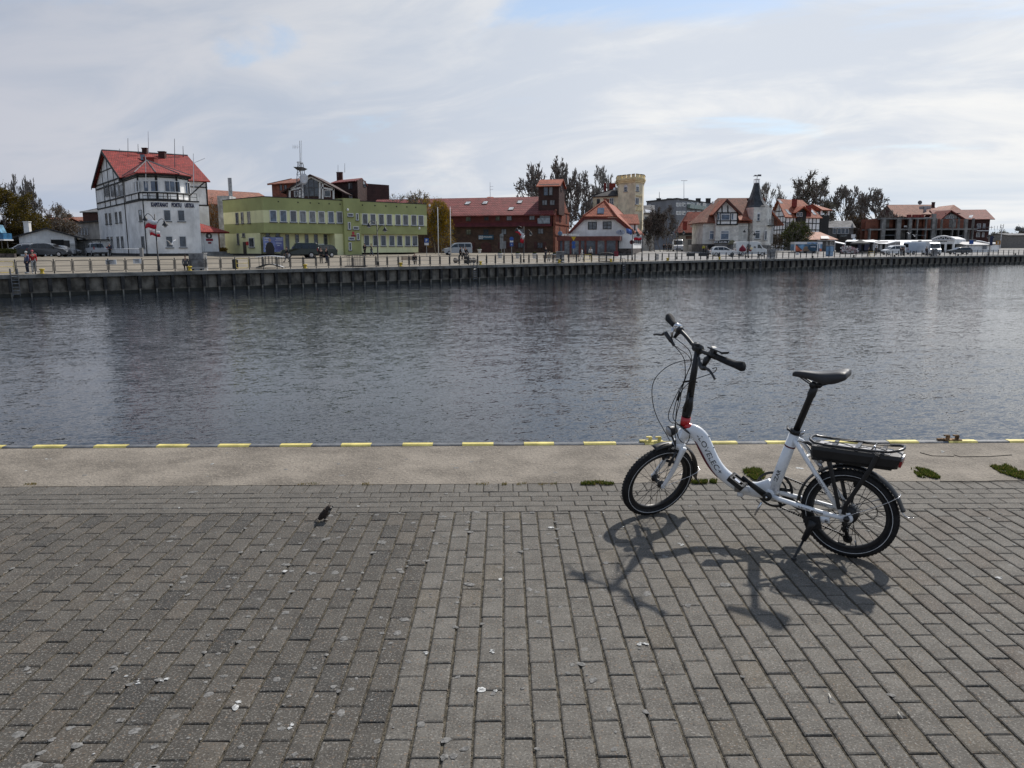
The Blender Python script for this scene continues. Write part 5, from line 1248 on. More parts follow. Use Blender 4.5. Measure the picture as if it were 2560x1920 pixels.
ub = gf.uv(*r2(1245, 1050))[0]; box_part(T, 'pillar', M_GREEN_L, [P + u * ub + b * .05, P + u * us[0] + b * .05, P + u * us[0] + b * rec, P + u * ub + b * rec], g0, z_s - .004)
box_part(T, 'stair_tower', M_GREEN_D, [P + u * us[0] - b * .35, P + u * us[1] - b * .35, P + u * us[1] + b * 2, P + u * us[0] + b * 2], g0 - .3, z_top + .35)
ue = gf.uv(*r2(2036, 1050))[0]; box_part(T, 'ground_floor_wall', M_GREEN_L, [P + u * us[1] + b * .7, P + u * ue + b * .7, P + u * ue + b * (dL - .1), P + u * us[1] + b * (dL - .1)], g0 + .4, z_s - .004)
gt = Pl(P + u * us[0] - b * .35, P + u * us[1] - b * .35); gg = Pl(P + b * rec, P + b * rec + u * us[0]); gr2 = Pl(P + u * us[1] + b * .7, P + u * ue + b * .7)
for i, x in enumerate((641, 735, 828, 917, 1005, 1090, 1178, 1258)): window(T, gf, r2(x, 757 + i * 1.9), r2(x + 64 - i * 1.4, 866 + i * 1.8), M_FRAME_W, [M_PANE_B, M_PANE_B, M_PANE, M_PANE_L, M_PANE_L, M_PANE_L, M_PANE_B, M_PANE][i])
for i, x in enumerate((1495, 1568, 1645, 1718, 1798, 1868, 1945, 2010)): window(T, gf, r2(x, 789 + i * 2), r2(x + 50, 890 + i * 1.6), M_FRAME_W, M_PANE)
for i, x in enumerate((1510, 1592, 1664, 1742, 1814, 1888, 1955)): window(T, gr2, r2(x, 986 + i), r2(x + 50, 1088), M_FRAME_W, M_PANE)
for a in ((1358, 785, 1411, 816), (1436, 787, 1459, 852), (1362, 867, 1388, 936), (1410, 907, 1463, 936), (1444, 969, 1467, 1032), (1368, 1004, 1423, 1034), (1370, 1054, 1395, 1129)): window(T, gt, r2(a[0], a[1]), r2(a[2], a[3]), M_FRAME_W, M_PANE)
for a in ((331, 780, 356, 884), (380, 776, 403, 880), (440, 770, 464, 877), (343, 970, 361, 1074), (392, 968, 415, 1003), (452, 1010, 502, 1100)): window(T, gl, r2(a[0], a[1]), r2(a[2], a[3]), M_FRAME_W if a[0] == 452 else M_FRAME_G, M_PANE)
plate(T, gl, r2(400, 1050), r2(427, 1162), M_FRAME_D, 'door', .0, .05); plate(T, gl, r2(428, 1047), r2(453, 1080), mat('sign_red', (0.42, 0.02, 0.025), 0.5), 'red_plate', .0, .08)
for x in (605, 697): window(T, gg, r2(x, 968), r2(x + 36, 998), M_FRAME_G, M_PANE)
for x in (788, 878, 966, 1052, 1140): window(T, gg, r2(x, 980), r2(x + 34, 1128), M_FRAME_G, M_PANE, trans=.78, sill=False)
for i, x in enumerate((722, 903, 1016, 1095, 1190, 1291, 1497, 1612, 1712, 1811, 1906, 1988)):
 y = 673 + (x - 722) * .0415; plate(T, gf, r2(x - 5, y), r2(x + 5, y + 11), M_DARKIN, 'vent', -.03, .03)
plate(T, gt, r2(1395, 985), r2(1433, 1001), M_PLATE, 'name_plate', .0, .06); plate(T, gt, r2(1402, 955), r2(1420, 981), mat('shield_red', (0.40, 0.03, 0.05), 0.5), 'shield_emblem', .0, .06)
for x, y in ((1343, 755), (2098, 716), (2003, 926)): m = MB(); m.ball(gf.pp(*r2(x, y), .5), (.16, .16, .22), 8, 6); m.build('camera_dome', M_MASTW, T)
# information banner hung under the overhang
bb = Pl(P + b * .7 + u * .3, P + b * .7 + u * 6)
B = thing('banner', 'blue information banner with a uniformed figure on the green office', 'banner', bb.pp(*r2(585, 1143)))
m = MB(); ru = bb.rect(r2(585, 1005), r2(770, 1143)); bb.slab(m, *ru, -.05, .0); m.build('panel', mat('banner_blue', (0.13, 0.135, 0.36), 0.6, vary=0.2, vscale=0.6, col2=(0.19, 0.24, 0.44)), B)
M_BW = mat('banner_white', (0.55, 0.57, 0.62), 0.6)
for a in ((590, 1012, 636, 1020), (594, 1032, 628, 1040), (700, 1020, 760, 1026), (690, 1036, 760, 1040), (698, 1058, 752, 1064), (712, 1078, 735, 1084), (600, 1060, 622, 1075), (600, 1092, 622, 1106), (600, 1118, 630, 1134)): plate(B, bb, r2(*a[:2]), r2(*a[2:]), M_BW, 'print_strip', .001, .012)
m = MB(); c_u, c_z = bb.uv(*r2(645, 1100)); bb.shape(m, [(c_u - .62, c_z - .95), (c_u + .6, c_z - .95), (c_u + .68, c_z - .1), (c_u + .4, c_z + .55), (c_u + .15, c_z + .72), (c_u - .15, c_z + .72), (c_u - .45, c_z + .55), (c_u - .7, c_z - .1)], .001, .014); m.build('printed_figure', M_DECAL, B)
m = MB(); bb.shape(m, [(c_u + .2 * math.cos(t), c_z + .98 + .25 * math.sin(t)) for t in [i * math.pi / 5 for i in range(10)]], .001, .016); m.build('printed_face', mat('print_skin', (0.40, 0.28, 0.22), 0.6), B)
# roof mast with dish (stands on the green office)
md = P.y + 9
ms = thing('radio_mast', 'grey lattice radio mast with platform and white dish above the green office', 'mast', atp(*r2(920, 640), md))
def mp(x, y, o=0): p = atp(*r2(x, y), md); return p + V((0, o, 0))
M_MG = mat('mast_grey_light', (0.20, 0.20, 0.21), 0.5, vary=0.1)
for (xa, xb, o0, o1) in ((880, 893, 0, .6), (960, 926, 0, .6), (885, 896, 3.0, 1.6), (955, 924, 3.0, 1.6)): m = MB(); m.tube([mp(xa, 640, o0), mp(xb, 320, o1)], .05, 4); m.build('mast_leg', M_MG, ms)
for i in range(6):
 t0, t1 = i / 6, (i + 1) / 6; y0, y1 = 640 - 320 * t0, 640 - 320 * t1; xl0, xr0, xl1, xr1 = 880 + 13 * t0, 960 - 34 * t0, 880 + 13 * t1, 960 - 34 * t1
 m = MB(); m.tube([mp(xl0, y0), mp(xr1, y1, .4)], .03, 4); m.tube([mp(xr0, y0), mp(xl1, y1, .4)], .03, 4); m.tube([mp(xl1, y1), mp(xr1, y1)], .03, 4); m.build('brace', M_MG, ms)
pp_ = [mp(868, 362, -.6), mp(952, 362, -.6), mp(952, 362, 2.6), mp(868, 362, 2.6)]; qq = [mp(888, 384, .2), mp(934, 384, .2), mp(934, 384, 1.8), mp(888, 384, 1.8)]
m = MB(); m.hexa(qq + pp_); m.build('platform', M_MASTG, ms)
m = MB(); m.tube([mp(912, 480, 1), mp(908, 320, 1), mp(903, 108, 1)], [.09, .08, .05], 6); m.tube([mp(922, 330, 1), mp(918, 105, 1)], .03, 4); m.build('top_pole', M_MASTW, ms)
m = MB(); m.tube([mp(836, 167, 1), mp(905, 167, 1)], .025, 4)
for x in (840, 853, 866, 880): m.tube([mp(x, 148, 1), mp(x, 186, 1)], .02, 4)
m.build('yagi_antenna', M_MASTW, ms)
m = MB(); m.tube([mp(893, 320), mp(926, 320), mp(926, 320, 1.6), mp(893, 320, 1.6)], .03, 4, closed=True); m.tube([mp(893, 312), mp(926, 312), mp(926, 312, 1.6), mp(893, 312, 1.6)], .03, 4, closed=True); m.build('guard_ring', M_MG, ms)
m = MB(); m.smooth = True; c = mp(968, 475, -.6); m.lathe([(.05, -.30), (.45, -.22), (.78, 0), (.80, .04), (.40, -.06), (.05, -.08)], c, V((-.55, -1, .05)), 20); m.build('dish', M_MASTW, ms)
# chimney block with two flues, left of the green office
cb = thing('chimney_block', 'pale concrete chimney block with two steel flues between the white and green offices', 'chimney', gpt(r2(245, 0)[0], 122))
A0, A1 = gp(r2(188, 0)[0], 122), gp(r2(300, 0)[0], 122); pc = Pl(A0, A1); zc = pc.uv(*r2(245, 625))[1]; m = MB(); pc.slab(m, 0, pc.len, -.5, zc, -3, 0); m.build('shaft', mat('pale_concrete', (0.46, 0.46, 0.46), 0.9, vary=0.22, vscale=0.9, streak=0.5), cb)
for x in (242, 258): m = MB(); m.tube([pc.P(pc.uv(*r2(x, 600))[0], zc, -1.5), pc.P(pc.uv(*r2(x, 600))[0], pc.uv(*r2(x, 452))[1], -1.5)], .17, 8); m.build('flue', M_METAL, cb)
bh = thing('brown_house', 'narrow brown house glimpsed behind the chimney block', 'house', gpt(r2(150, 0)[0], 140)); A0, A1 = gp(r2(60, 0)[0], 140), gp(r2(260, 0)[0], 140); pc = Pl(A0, A1); m = MB(); pc.slab(m, 0, pc.len, 0, pc.uv(*r2(140, 700))[1], -8, 0); m.build('wall', M_BRICK, bh)
m = MB(); za = pc.uv(*r2(140, 700))[1]; roof_quad(m, [pc.P(-.3, za, .4), pc.P(pc.len + .3, za, .4), pc.P(pc.len + .3, za + 1.5, -4), pc.P(-.3, za + 1.5, -4)], .2); m.build('roof', M_ROOF_OLD, bh)
# long orange roof
lo_ = thing('long_house', 'long house with weathered orange tiled roof behind the green office', 'house', gpt(r2(400, 0)[0], 158)); A0, A1 = gp(r2(60, 0)[0], 152), gp(r2(712, 0)[0], 165); pc = Pl(A0, A1); zr1, ze1 = pc.uv(*r2(400, 583))[1] + .3, pc.uv(*r2(400, 652))[1]
m = MB(); pc.slab(m, 0, pc.len, 0, ze1, -9, -.5); m.build('wall', M_BRICK_OR, lo_)
m = MB(); roof_quad(m, [pc.P(-.3, ze1 - .2, 0), pc.P(pc.len, ze1 - .2, 0), pc.P(pc.len, zr1, -5), pc.P(-.3, zr1, -5)], .25); roof_quad(m, [pc.P(-.3, ze1 - .2, -10), pc.P(pc.len, ze1 - .2, -10), pc.P(pc.len, zr1, -5), pc.P(-.3, zr1, -5)], .25); m.build('roof', M_ROOF_OLD, lo_)
# black and white gabled villa and its red brown neighbours
T = thing('gabled_villa', 'dark villa with white framed glazed gable rising behind the green office', 'building', gpt(r2(1030, 0)[0], 158))
A0, A1 = gp(r2(822, 0)[0], 158), gp(r2(1242, 0)[0], 158); pv = Pl(A0, A1); zl, zr_, zt = pv.uv(*r2(822, 575))[1], pv.uv(*r2(1242, 560))[1], pv.uv(*r2(1022, 440))[1]; uc = pv.uv(*r2(1022, 450))[0]
m = MB(); pv.shape(m, [(0, 0), (pv.len, 0), (pv.len, zr_), (uc, zt), (0, zl)], -9, 0); m.build('wall', M_DKBOARD, T)
m = MB()
for ua, za, ub2, zb in ((-.9, zl - .35, uc, zt + .25), (uc, zt + .25, pv.len + 2.6, zr_ - .8)): roof_quad(m, [pv.P(ua, za, .7), pv.P(ub2, zb, .7), pv.P(ub2, zb, -10), pv.P(ua, za, -10)], .25)
m.build('roof', M_DKBOARD, T)
M_WT = mat('white_timber', (0.62, 0.62, 0.61), 0.6, vary=0.06)
def wtim(px0, py0, px1, py1, wd=.34):
 (ua, za), (ub2, zb) = pv.uv(*r2(px0, py0)), pv.uv(*r2(px1, py1)); d = V((ub2 - ua, zb - za)).normalized(); n = V((-d.y, d.x)) * (wd / 2); m = MB()
 pv.shape(m, [(ua + n.x, za + n.y), (ub2 + n.x, zb + n.y), (ub2 - n.x, zb - n.y), (ua - n.x, za - n.y)], 0, .12); m.build('white_beam', M_WT, T)
for a in ((822, 570, 1022, 452), (1022, 452, 1242, 556), (828, 560, 828, 650), (1232, 556, 1232, 655), (828, 572, 945, 548), (1110, 548, 1235, 570), (948, 500, 948, 650), (1105, 500, 1105, 650), (920, 572, 920, 640), (1132, 505, 1132, 655)): wtim(*a)
window(T, pv, r2(957, 470), r2(1098, 632), M_FRAME_D, M_PANE, nx=3, ny=2, sill=False, fw=.12); window(T, pv, r2(1147, 575), r2(1203, 636), M_FRAME_W, M_PANE, sill=False, off=.0); window(T, pv, r2(868, 580), r2(905, 632), M_FRAME_W, M_PANE, sill=False)
T = thing('brown_tower_house', 'red brown house with tower block and low hipped roof right of the gabled villa', 'building', gpt(r2(1400, 0)[0], 168))
A0, A1 = gp(r2(1240, 0)[0], 172), gp(r2(1472, 0)[0], 166); pv2 = Pl(A0, A1); A2 = A1 + V((-pv2.u.y, pv2.u.x)) * along(A1, V((-pv2.u.y, pv2.u.x)), r2(1558, 0)[0]) if False else gp(r2(1558, 0)[0], 174)
z1 = pv2.uv(*r2(1400, 488))[1]; bk = V((-pv2.u.y, pv2.u.x)) * 6
box_part(T, 'wall', M_DKBOARD, [A0, A1, A2, A2 + bk, A0 + bk], 0, z1)
zt = pv2.uv(*r2(1480, 450))[1]
m = MB(); mid = (A1 + A2) / 2; e0 = A0 - (A1 - A0).normalized() * .3
roof_quad(m, [v3(A0 - bk * .08, z1 - .05), v3(A1 - bk * .08, z1 - .05), v3(mid, zt + .2), v3(A0 + (A2 - A1) * .5, zt + .2)], .2)
roof_quad(m, [v3(A2 + bk * .05, z1 - .35), v3(A0 + (A2 - A1), z1 - .35), v3(A0 + (A2 - A1) * .5, zt + .2), v3(mid, zt + .2)], .2); m.build('roof', M_ROOF_DRED, T)
m = MB(); m.prism([v3(A1, z1), v3(A2, z1), v3(mid, zt + .1)], v3(-(A1 - A0).normalized() * 1.0, 0)); m.build('gable_wall', M_BRICK_DK, T)
pt = Pl(A1, A2); window(T, pt, r2(1502, 485), r2(1528, 545), M_FRAME_D, M_PANE, sill=False); window(T, pv2, r2(1365, 505), r2(1408, 565), M_FRAME_D, M_PANE, nx=2, sill=False); window(T, pv2, r2(1370, 600), r2(1410, 655), M_FRAME_D, M_PANE, nx=2, sill=False)
chimney(T, r2(1285, 0)[0], r2(1335, 0)[0], r2(0, 405)[1], r2(0, 470)[1], 176)
for x, y0, y1 in ((1272, 340, 450), (1334, 325, 410), (1595, 555, 650)): pole(T, atp(*r2(x, y1), 176), atp(*r2(x, y0), 176), .05, M_MASTG)
m = MB(); m.tube([atp(*r2(1575, 570), 176), atp(*r2(1617, 570), 176)], .03, 4); m.tube([atp(*r2(1580, 603), 176), atp(*r2(1612, 603), 176)], .03, 4); m.build('antenna_arm', M_MASTG, T)
T = thing('brick_turret_house', 'orange brick house with brown hipped roof left of the gabled villa', 'building', gpt(r2(750, 0)[0], 175))
A0, A1 = gp(r2(692, 0)[0], 176), gp(r2(905, 0)[0], 172); pv3 = Pl(A0, A1); z1 = pv3.uv(*r2(760, 508))[1]; bk = V((-pv3.u.y, pv3.u.x)) * 8; zt = pv3.uv(*r2(770, 462))[1] + .2
box_part(T, 'wall', M_BRICK_OR, [A0, A1, A1 + bk, A0 + bk], 0, z1)
m = MB(); o = pv3.u * .7; roof_quad(m, [v3(A0 - o - bk * .08, z1 - .1), v3(A1 + o - bk * .08, z1 - .1), v3(A1 + bk * .5, zt), v3(A0 + o * 2.6 + bk * .5, zt)], .2); m.prism([v3(A0 - o - bk * .08, z1 - .1), v3(A0 - o + bk * 1.08, z1 - .1), v3(A0 + o * 2.6 + bk * .5, zt)], (0, 0, .15)); m.build('roof', M_ROOF_OLD, T)
for x in (735, 777): window(T, pv3, r2(x, 522), r2(x + 24, 578), M_FRAME_D, M_PANE, sill=False)
# the old brick granary
u = dirv2(-14); b = V((-u.y, u.x)); PR = gp(r3(1692, 0)[0], 150); wL = -along(PR, u, r2(1500, 0)[0]); PL = PR - u * wL; dG = along(PR, b, r3(1852, 0)[0]); g0 = gz(PR.x, PR.y) - .1
T = thing('brick_granary', 'long old brick granary with dark red tiled roof, boarded upper floor and roof tower', 'building', base_of(PR))
gf, ge = Pl(PL, PR), Pl(PR, PR + b * dG)
zz = lambda y, x=1200: gf.uv(*r3(x, y))[1]
z_eave, z_skt, z_skb = zz(802), zz(900), zz(950)
rid = Pl(PL + b * dG / 2, PR + b * dG / 2); z_rid = rid.uv(*r3(1200, 612))[1]
box_part(T, 'brick_wall', M_BRICK, rect2(PL + b * .12, u, b, wL, dG - .12), g0 - .4, z_skb)
box_part(T, 'boarded_wall', M_BOARD, rect2(PL - b * .05, u, b, wL - .5, dG), z_skb + .004, z_eave)
m = MB(); n3 = v3(gf.n, 0); m.prism([gf.P(0, z_skb - .05, .75), gf.P(0, z_skb + .12, .75), gf.P(0, z_skt, .0), gf.P(0, z_skb - .05, .0)], v3(u * (wL - .6), 0)); m.build('skirt_roof', M_DKBOARD if False else mat('dark_red_skirt', (0.10, 0.018, 0.020), 0.7, vary=0.15, vscale=1), T)
m = MB(); sl = (z_rid - z_eave) / (dG / 2); ov = .6
roof_quad(m, [v3(PL - b * ov, z_eave - ov * sl), v3(PR - b * ov + u * .05, z_eave - ov * sl), v3(PR + b * dG / 2 + u * .05, z_rid), v3(PL + b * dG / 2, z_rid)], .22)
roof_quad(m, [v3(PL + b * (dG + ov), z_eave - ov * sl), v3(PR + b * (dG + ov) + u * .05, z_eave - ov * sl), v3(PR + b * dG / 2 + u * .05, z_rid), v3(PL + b * dG / 2, z_rid)], .22); roof = m.build('roof', M_ROOF_DRED, T)
m = MB(); ge.shape(m, [(0, g0), (dG, g0), (dG, z_eave + .1), (dG / 2, z_rid + .15), (0, z_eave + .1)], -.35, .06); m.build('gable_wall', M_BRICK_OR, T)
for (fx, y0, y1, w_) in ((.30, 1035, 985, .55), (.80, 1035, 985, .55), (.30, 925, 830, .8), (.78, 925, 830, .9), (.52, 765, 650, .7)):
 c = dG * fx; za, zb = ge.uv(*r3(1770, y0))[1], ge.uv(*r3(1770, y1))[1]; m = MB(); ge.shape(m, [(c - w_, za), (c + w_, za)] + [(c + w_ * math.cos(t), zb + w_ * math.sin(t)) for t in [math.pi * i / 6 for i in range(7)]], -.1, .075); m.build('arched_niche', M_BRICK_DK, T)
for y in (780, 925, 1050): m = MB(); z = ge.uv(*r3(1770, y))[1]; ge.slab(m, -.05, dG + .05, z - .14, z + .14, .0, .16); m.build('brick_cornice', M_BRICK_OR, T)
for a in ((668, 825, 724, 890), (880, 828, 930, 880), (1010, 828, 1058, 882), (1135, 818, 1198, 882), (1397, 815, 1461, 876)): window(T, gf, r3(*a[:2]), r3(*a[2:]), M_FRAME_D, M_PANE_L if a[0] in (1135, 1397) else M_PANE, nx=2, sill=False, off=.06)
for a in ((500, 985, 528, 1050), (667, 982, 726, 1046), (868, 980, 927, 1042), (1073, 978, 1134, 1043), (1270, 975, 1331, 1037), (1495, 972, 1559, 1036)): window(T, gf, r3(*a[:2]), r3(*a[2:]), M_FRAME_D, M_PANE_L if a[0] > 1000 else M_PANE, nx=2, sill=False, off=-.1)
M_SHUT = mat('shutter_brown', (0.075, 0.026, 0.022), 0.7, vary=0.15)
for a in ((475, 1140, 530, 1212), (678, 1140, 730, 1206), (1266, 1135, 1327, 1197), (1490, 1135, 1552, 1200), (1075, 1138, 1130, 1200)):
 window(T, gf, r3(*a[:2]), r3(*a[2:]), M_FRAME_D, M_PANE, nx=2, sill=False, off=-.1)
 for s0, s1 in ((a[0] - 38, a[0] - 3), (a[2] + 3, a[2] + 38)): plate(T, gf, r3(s0, a[1] - 6), r3(s1, a[3] + 4), M_SHUT, 'shutter', -.12, -.03)
m = MB(); rr = gf.rect(r3(842, 1150), r3(957, 1268)); gf.shape(m, [(rr[0], rr[2]), (rr[1], rr[2]), (rr[1], rr[3]), ((rr[0] + rr[1]) / 2, rr[3] + .35), (rr[0], rr[3])], -.12, -.02); m.build('door', M_SHUT, T)
f = window(T, gf, r3(1515, 803), r3(1641, 915), M_FRAME_D, M_PANE_L, nx=2, sill=False, off=.06); m = MB(); rr = gf.rect(r3(1500, 855), r3(1640, 918)); gf.slab(m, rr[0], rr[1], rr[2], rr[3], .5, .54); m.build('balcony_glass', mat_glass('balcony_glass', (0.20, 0.23, 0.25)), T)
def on_roof(root, gfp, e0, s, c, wd, hg, zf, name='skylight', pm=None):
 pass
def skylight(root, A, uu, bb_, sl_, z_e, px, py, wd, ln, parent):
 """roof window lying on the slope that starts at height z_e above the line A + uu t"""
 n = V((-uu.y, uu.x)); d = ray(px, py); nv = V((-n.x * sl_, -n.y * sl_, 1.0)); p0 = V((A.x, A.y, z_e)); t = (p0 - EYE).dot(nv) / d.dot(nv); c = EYE + d * t
 U3 = V((uu.x, uu.y, 0)); S3 = V((n.x, n.y, sl_)).normalized(); N3 = U3.cross(S3).normalized()
 if N3.z < 0: N3 = -N3
 q = lambda a, s, o: c + U3 * a + S3 * s + N3 * o
 m = MB(); m.hexa([q(-wd / 2, -ln / 2, -.1), q(wd / 2, -ln / 2, -.1), q(wd / 2, ln / 2, -.1), q(-wd / 2, ln / 2, -.1), q(-wd / 2, -ln / 2, .10), q(wd / 2, -ln / 2, .10), q(wd / 2, ln / 2, .10), q(-wd / 2, ln / 2, .10)]); f = m.build('skylight', M_FRAME_D, root)
 a, s = wd / 2 - .12, ln / 2 - .12; m = MB(); m.hexa([q(-a, -s, .05), q(a, -s, .05), q(a, s, .05), q(-a, s, .05), q(-a, -s, .125), q(a, -s, .125), q(a, s, .125), q(-a, s, .125)]); m.build('skylight_pane', M_SKYL, parent or f)
for x, y in ((688, 685), (888, 681), (1287, 671), (1188, 750)): skylight(T, PL, u, b, sl, z_eave, *r3(x, y), 1.05, 1.5, None)
# roof tower of the granary
ta = gf.uv(*r3(1502, 650))[0]; tb_ = gf.uv(*r3(1738, 650))[0]; TA = PL + u * ta + b * 1.2; ta = along(TA, u, r3(1502, 0)[0]); TA = TA + u * ta; tw = along(TA, u, r3(1736, 0)[0]); td = along(TA + u * tw, b, r3(1800, 0)[0])
tf, ts = Pl(TA, TA + u * tw), Pl(TA + u * tw, TA + u * tw + b * td)
zb, zt, zp = tf.uv(*r3(1620, 720))[1], tf.uv(*r3(1620, 470))[1], ts.uv(*r3(1772, 410))[1]
box_part(T, 'tower_wall', M_DKBOARD, rect2(TA, u, b, tw, td), zb - 1.5, zt)
m = MB(); ts.shape(m, [(0, zt + .004), (td, zt + .004), (td / 2, zp - .1)], -tw, 0); m.build('tower_gable', M_BRICK_DK, T)
m = MB(); roof_quad(m, [v3(TA - b * .5 - u * .35, zt - .25), v3(TA - b * .5 + u * (tw + .3), zt - .25), v3(TA + b * td / 2 + u * (tw + .3), zp + .1), v3(TA + b * td / 2 - u * .35, zp + .1)], .18); roof_quad(m, [v3(TA + b * (td + .5) - u * .35, zt - .25), v3(TA + b * (td + .5) + u * (tw + .3), zt - .25), v3(TA + b * td / 2 + u * (tw + .3), zp + .1), v3(TA + b * td / 2 - u * .35, zp + .1)], .18); m.build('tower_roof', M_ROOF_OR, T)
window(T, tf, r3(1562, 487), r3(1616, 595), M_FRAME_D, M_PANE_B, sill=False); window(T, tf, r3(1622, 487), r3(1668, 592), M_FRAME_D, M_PANE_L, sill=False)
for x in (1545, 1633): window(T, tf, r3(x, 645), r3(x + 60, 706), M_FRAME_D, M_PANE_L, nx=2, sill=False)
window(T, ts, r3(1757, 487), r3(1772, 548), M_FRAME_D, M_PANE, sill=False)
pole(T, rid.pp(*r3(947, 615)), rid.pp(*r3(945, 440)), .06, M_MASTW)
for y in (490, 522): m = MB(); m.tube([rid.pp(*r3(945, y)), rid.pp(*r3(982, y))], .03, 4); m.build('antenna_arm', M_MASTW, T)
m = MB(); q0 = rid.pp(*r3(985, 640)); roof_quad(m, [rid.pp(*r3(825, 622), -3), rid.pp(*r3(985, 622), -3), rid.pp(*r3(905, 592), -5), rid.pp(*r3(848, 590), -5)], .3); m.build('rear_dormer', M_ROOF_OR, T)
S = thing('teal_sign', 'teal rectangular SPICHLERZ sign board over the granary door', 'sign', gf.pp(*r3(900, 1100), .2)); plate(S, gf, r3(812, 1047), r3(986, 1101), mat('sign_teal', (0.022, 0.075, 0.115), 0.5, vary=0.08), 'board', .0, .1)
uu, zz_ = gf.uv(*r3(868, 1080)); ue, zh = gf.uv(*r3(972, 1062)); text_on('lettering', 'SPICHLERZ', gf.P(uu, zz_, .105), v3(gf.u, 0), (0, 0, 1), ue - uu, zh - zz_, M_MASTW, S, bold=.02, depth=.01)
uu, zz_ = gf.uv(*r3(818, 1096)); ue, zh = gf.uv(*r3(862, 1056)); text_on('logo', '[()]', gf.P(uu, zz_, .105), v3(gf.u, 0), (0, 0, 1), ue - uu, zh - zz_, M_MASTW, S, bold=.05, depth=.01)
# white gabled restaurant with glazed pavilion
u = dirv2(-13); b = V((-u.y, u.x)); P = gp(r4(228, 0)[0], 143); w1 = along(P, u, r4(1060, 0)[0]); P2 = P + u * w1; d1 = along(P2, b, r4(1186, 0)[0]); g0 = gz(P.x, P.y) - .1
T = thing('white_restaurant', 'white rendered restaurant with orange hipped gable roof and two dark framed windows', 'building', base_of(P2))
pf, ps = Pl(P, P2), Pl(P2, P2 + b * d1)
q = lambda x, y: pf.uv(*r4(x, y))
wall = [q(228, 1165), q(1060, 1165), q(1060, 945), q(852, 768), q(412, 768), q(228, 950)]
m = MB(); pf.shape(m, wall, -d1, 0); m.build('wall', M_PL_WHITE, T)
m = MB(); zpl = q(900, 1165)[1]; pf.slab(m, -.1, w1 + .06, g0 - .3, zpl - .004, -d1, .06); m.build('plinth', mat('stone_plinth', (0.085, 0.07, 0.065), 0.9, vary=0.4, vscale=1.5, bump=0.5, bscale=3), T)
ua, ub_, uc = q(412, 765), q(852, 765), q(665, 548); bkk = 12
ap = P + u * uc[0] + b * 3.6; apz = Pl(ap, ap + u).uv(*r4(662, 550))[1]
Eu = q(1062, 950); Wu = q(205, 985)
m = MB()
E1 = P + u * (Eu[0] + .35) - b * .5; E1z = Eu[1] - .15; E2 = E1 + b * (d1 + 1.5)
A1_, A1z = P + u * ub_[0] - b * .5, ub_[1] + .1; A0_, A0z = P + u * ua[0] - b * .5, ua[1] + .1; W1, W1z = P + u * Wu[0] - b * .5, Wu[1]
apb = ap + b * (d1 - 4)
m.prism([v3(A0_, A0z), v3(A1_, A1z), v3(ap, apz)], (0, 0, .2)); hip = m.build('front_hip', M_ROOF_OR, T)
m = MB(); m.prism([v3(A1_, A1z), v3(E1, E1z), v3(E2, E1z), v3(apb, apz), v3(ap, apz)], (0, 0, .22)); m.build('roof', M_ROOF_OR, T)
m = MB(); m.prism([v3(A0_, A0z), v3(W1, W1z), v3(W1 + b * (d1 + 1.5), W1z), v3(apb, apz), v3(ap, apz)], (0, 0, .22)); m.build('roof', M_ROOF_OR, T)
m = MB(); m.tube([v3(A1_, A1z + .25), v3(ap, apz + .25)], .14, 6); m.tube([v3(A0_, A0z + .25), v3(ap, apz + .25)], .12, 6); m.tube([v3(A1_, A1z + .22), v3(E1, E1z + .22)], .12, 6); m.build('ridge_tiles', M_ROOF_OR, hip)
m = MB(); pf.shape(m, [(Eu[0] + .3, Eu[1] - .5), (Eu[0] + .3, Eu[1] - .12), (ub_[0], ub_[1] + .05), (ub_[0] - .3, ub_[1] - .25)], .4, .5); pf.shape(m, [(ua[0], ua[1] - .25), (ub_[0], ub_[1] - .25), (ub_[0], ub_[1] + .03), (ua[0], ua[1] + .03)], .4, .5); pf.shape(m, [(Wu[0], Wu[1] - .3), (ua[0] + .3, ua[1] - .25), (ua[0], ua[1] + .05), (Wu[0], Wu[1] + .08)], .4, .5); m.build('barge_board', mat('bargeboard_red', (0.13, 0.03, 0.025), 0.7), T)
window(T, pf, r4(474, 813), r4(590, 916), M_FRAME_D, M_PANE_L, nx=2, sill=False, fw=.12); window(T, pf, r4(668, 809), r4(784, 912), M_FRAME_D, M_PANE_L, nx=2, ny=2, sill=False, fw=.12)
m = MB(); c = r4(642, 670); cc = (v3(A0_, A0z) + v3(A1_, A1z) + v3(ap, apz)) / 3; hn = (v3(A1_, A1z) - v3(A0_, A0z)).cross(v3(ap, apz) - v3(A0_, A0z)).normalized(); hn = hn if hn.z > 0 else -hn
def hit(px, py, o): d = ray(px, py); p0 = cc + V((0, 0, .2)); t = (p0 - EYE).dot(hn) / d.dot(hn); return EYE + d * t + hn * o
k4 = [hit(*r4(596, 708), 0), hit(*r4(684, 708), 0), hit(*r4(690, 634), 0), hit(*r4(603, 634), 0)]; m.hexa([p - hn * .05 for p in k4] + [p + hn * .08 for p in k4]); m.build('skylight', M_PANE_B, hip)
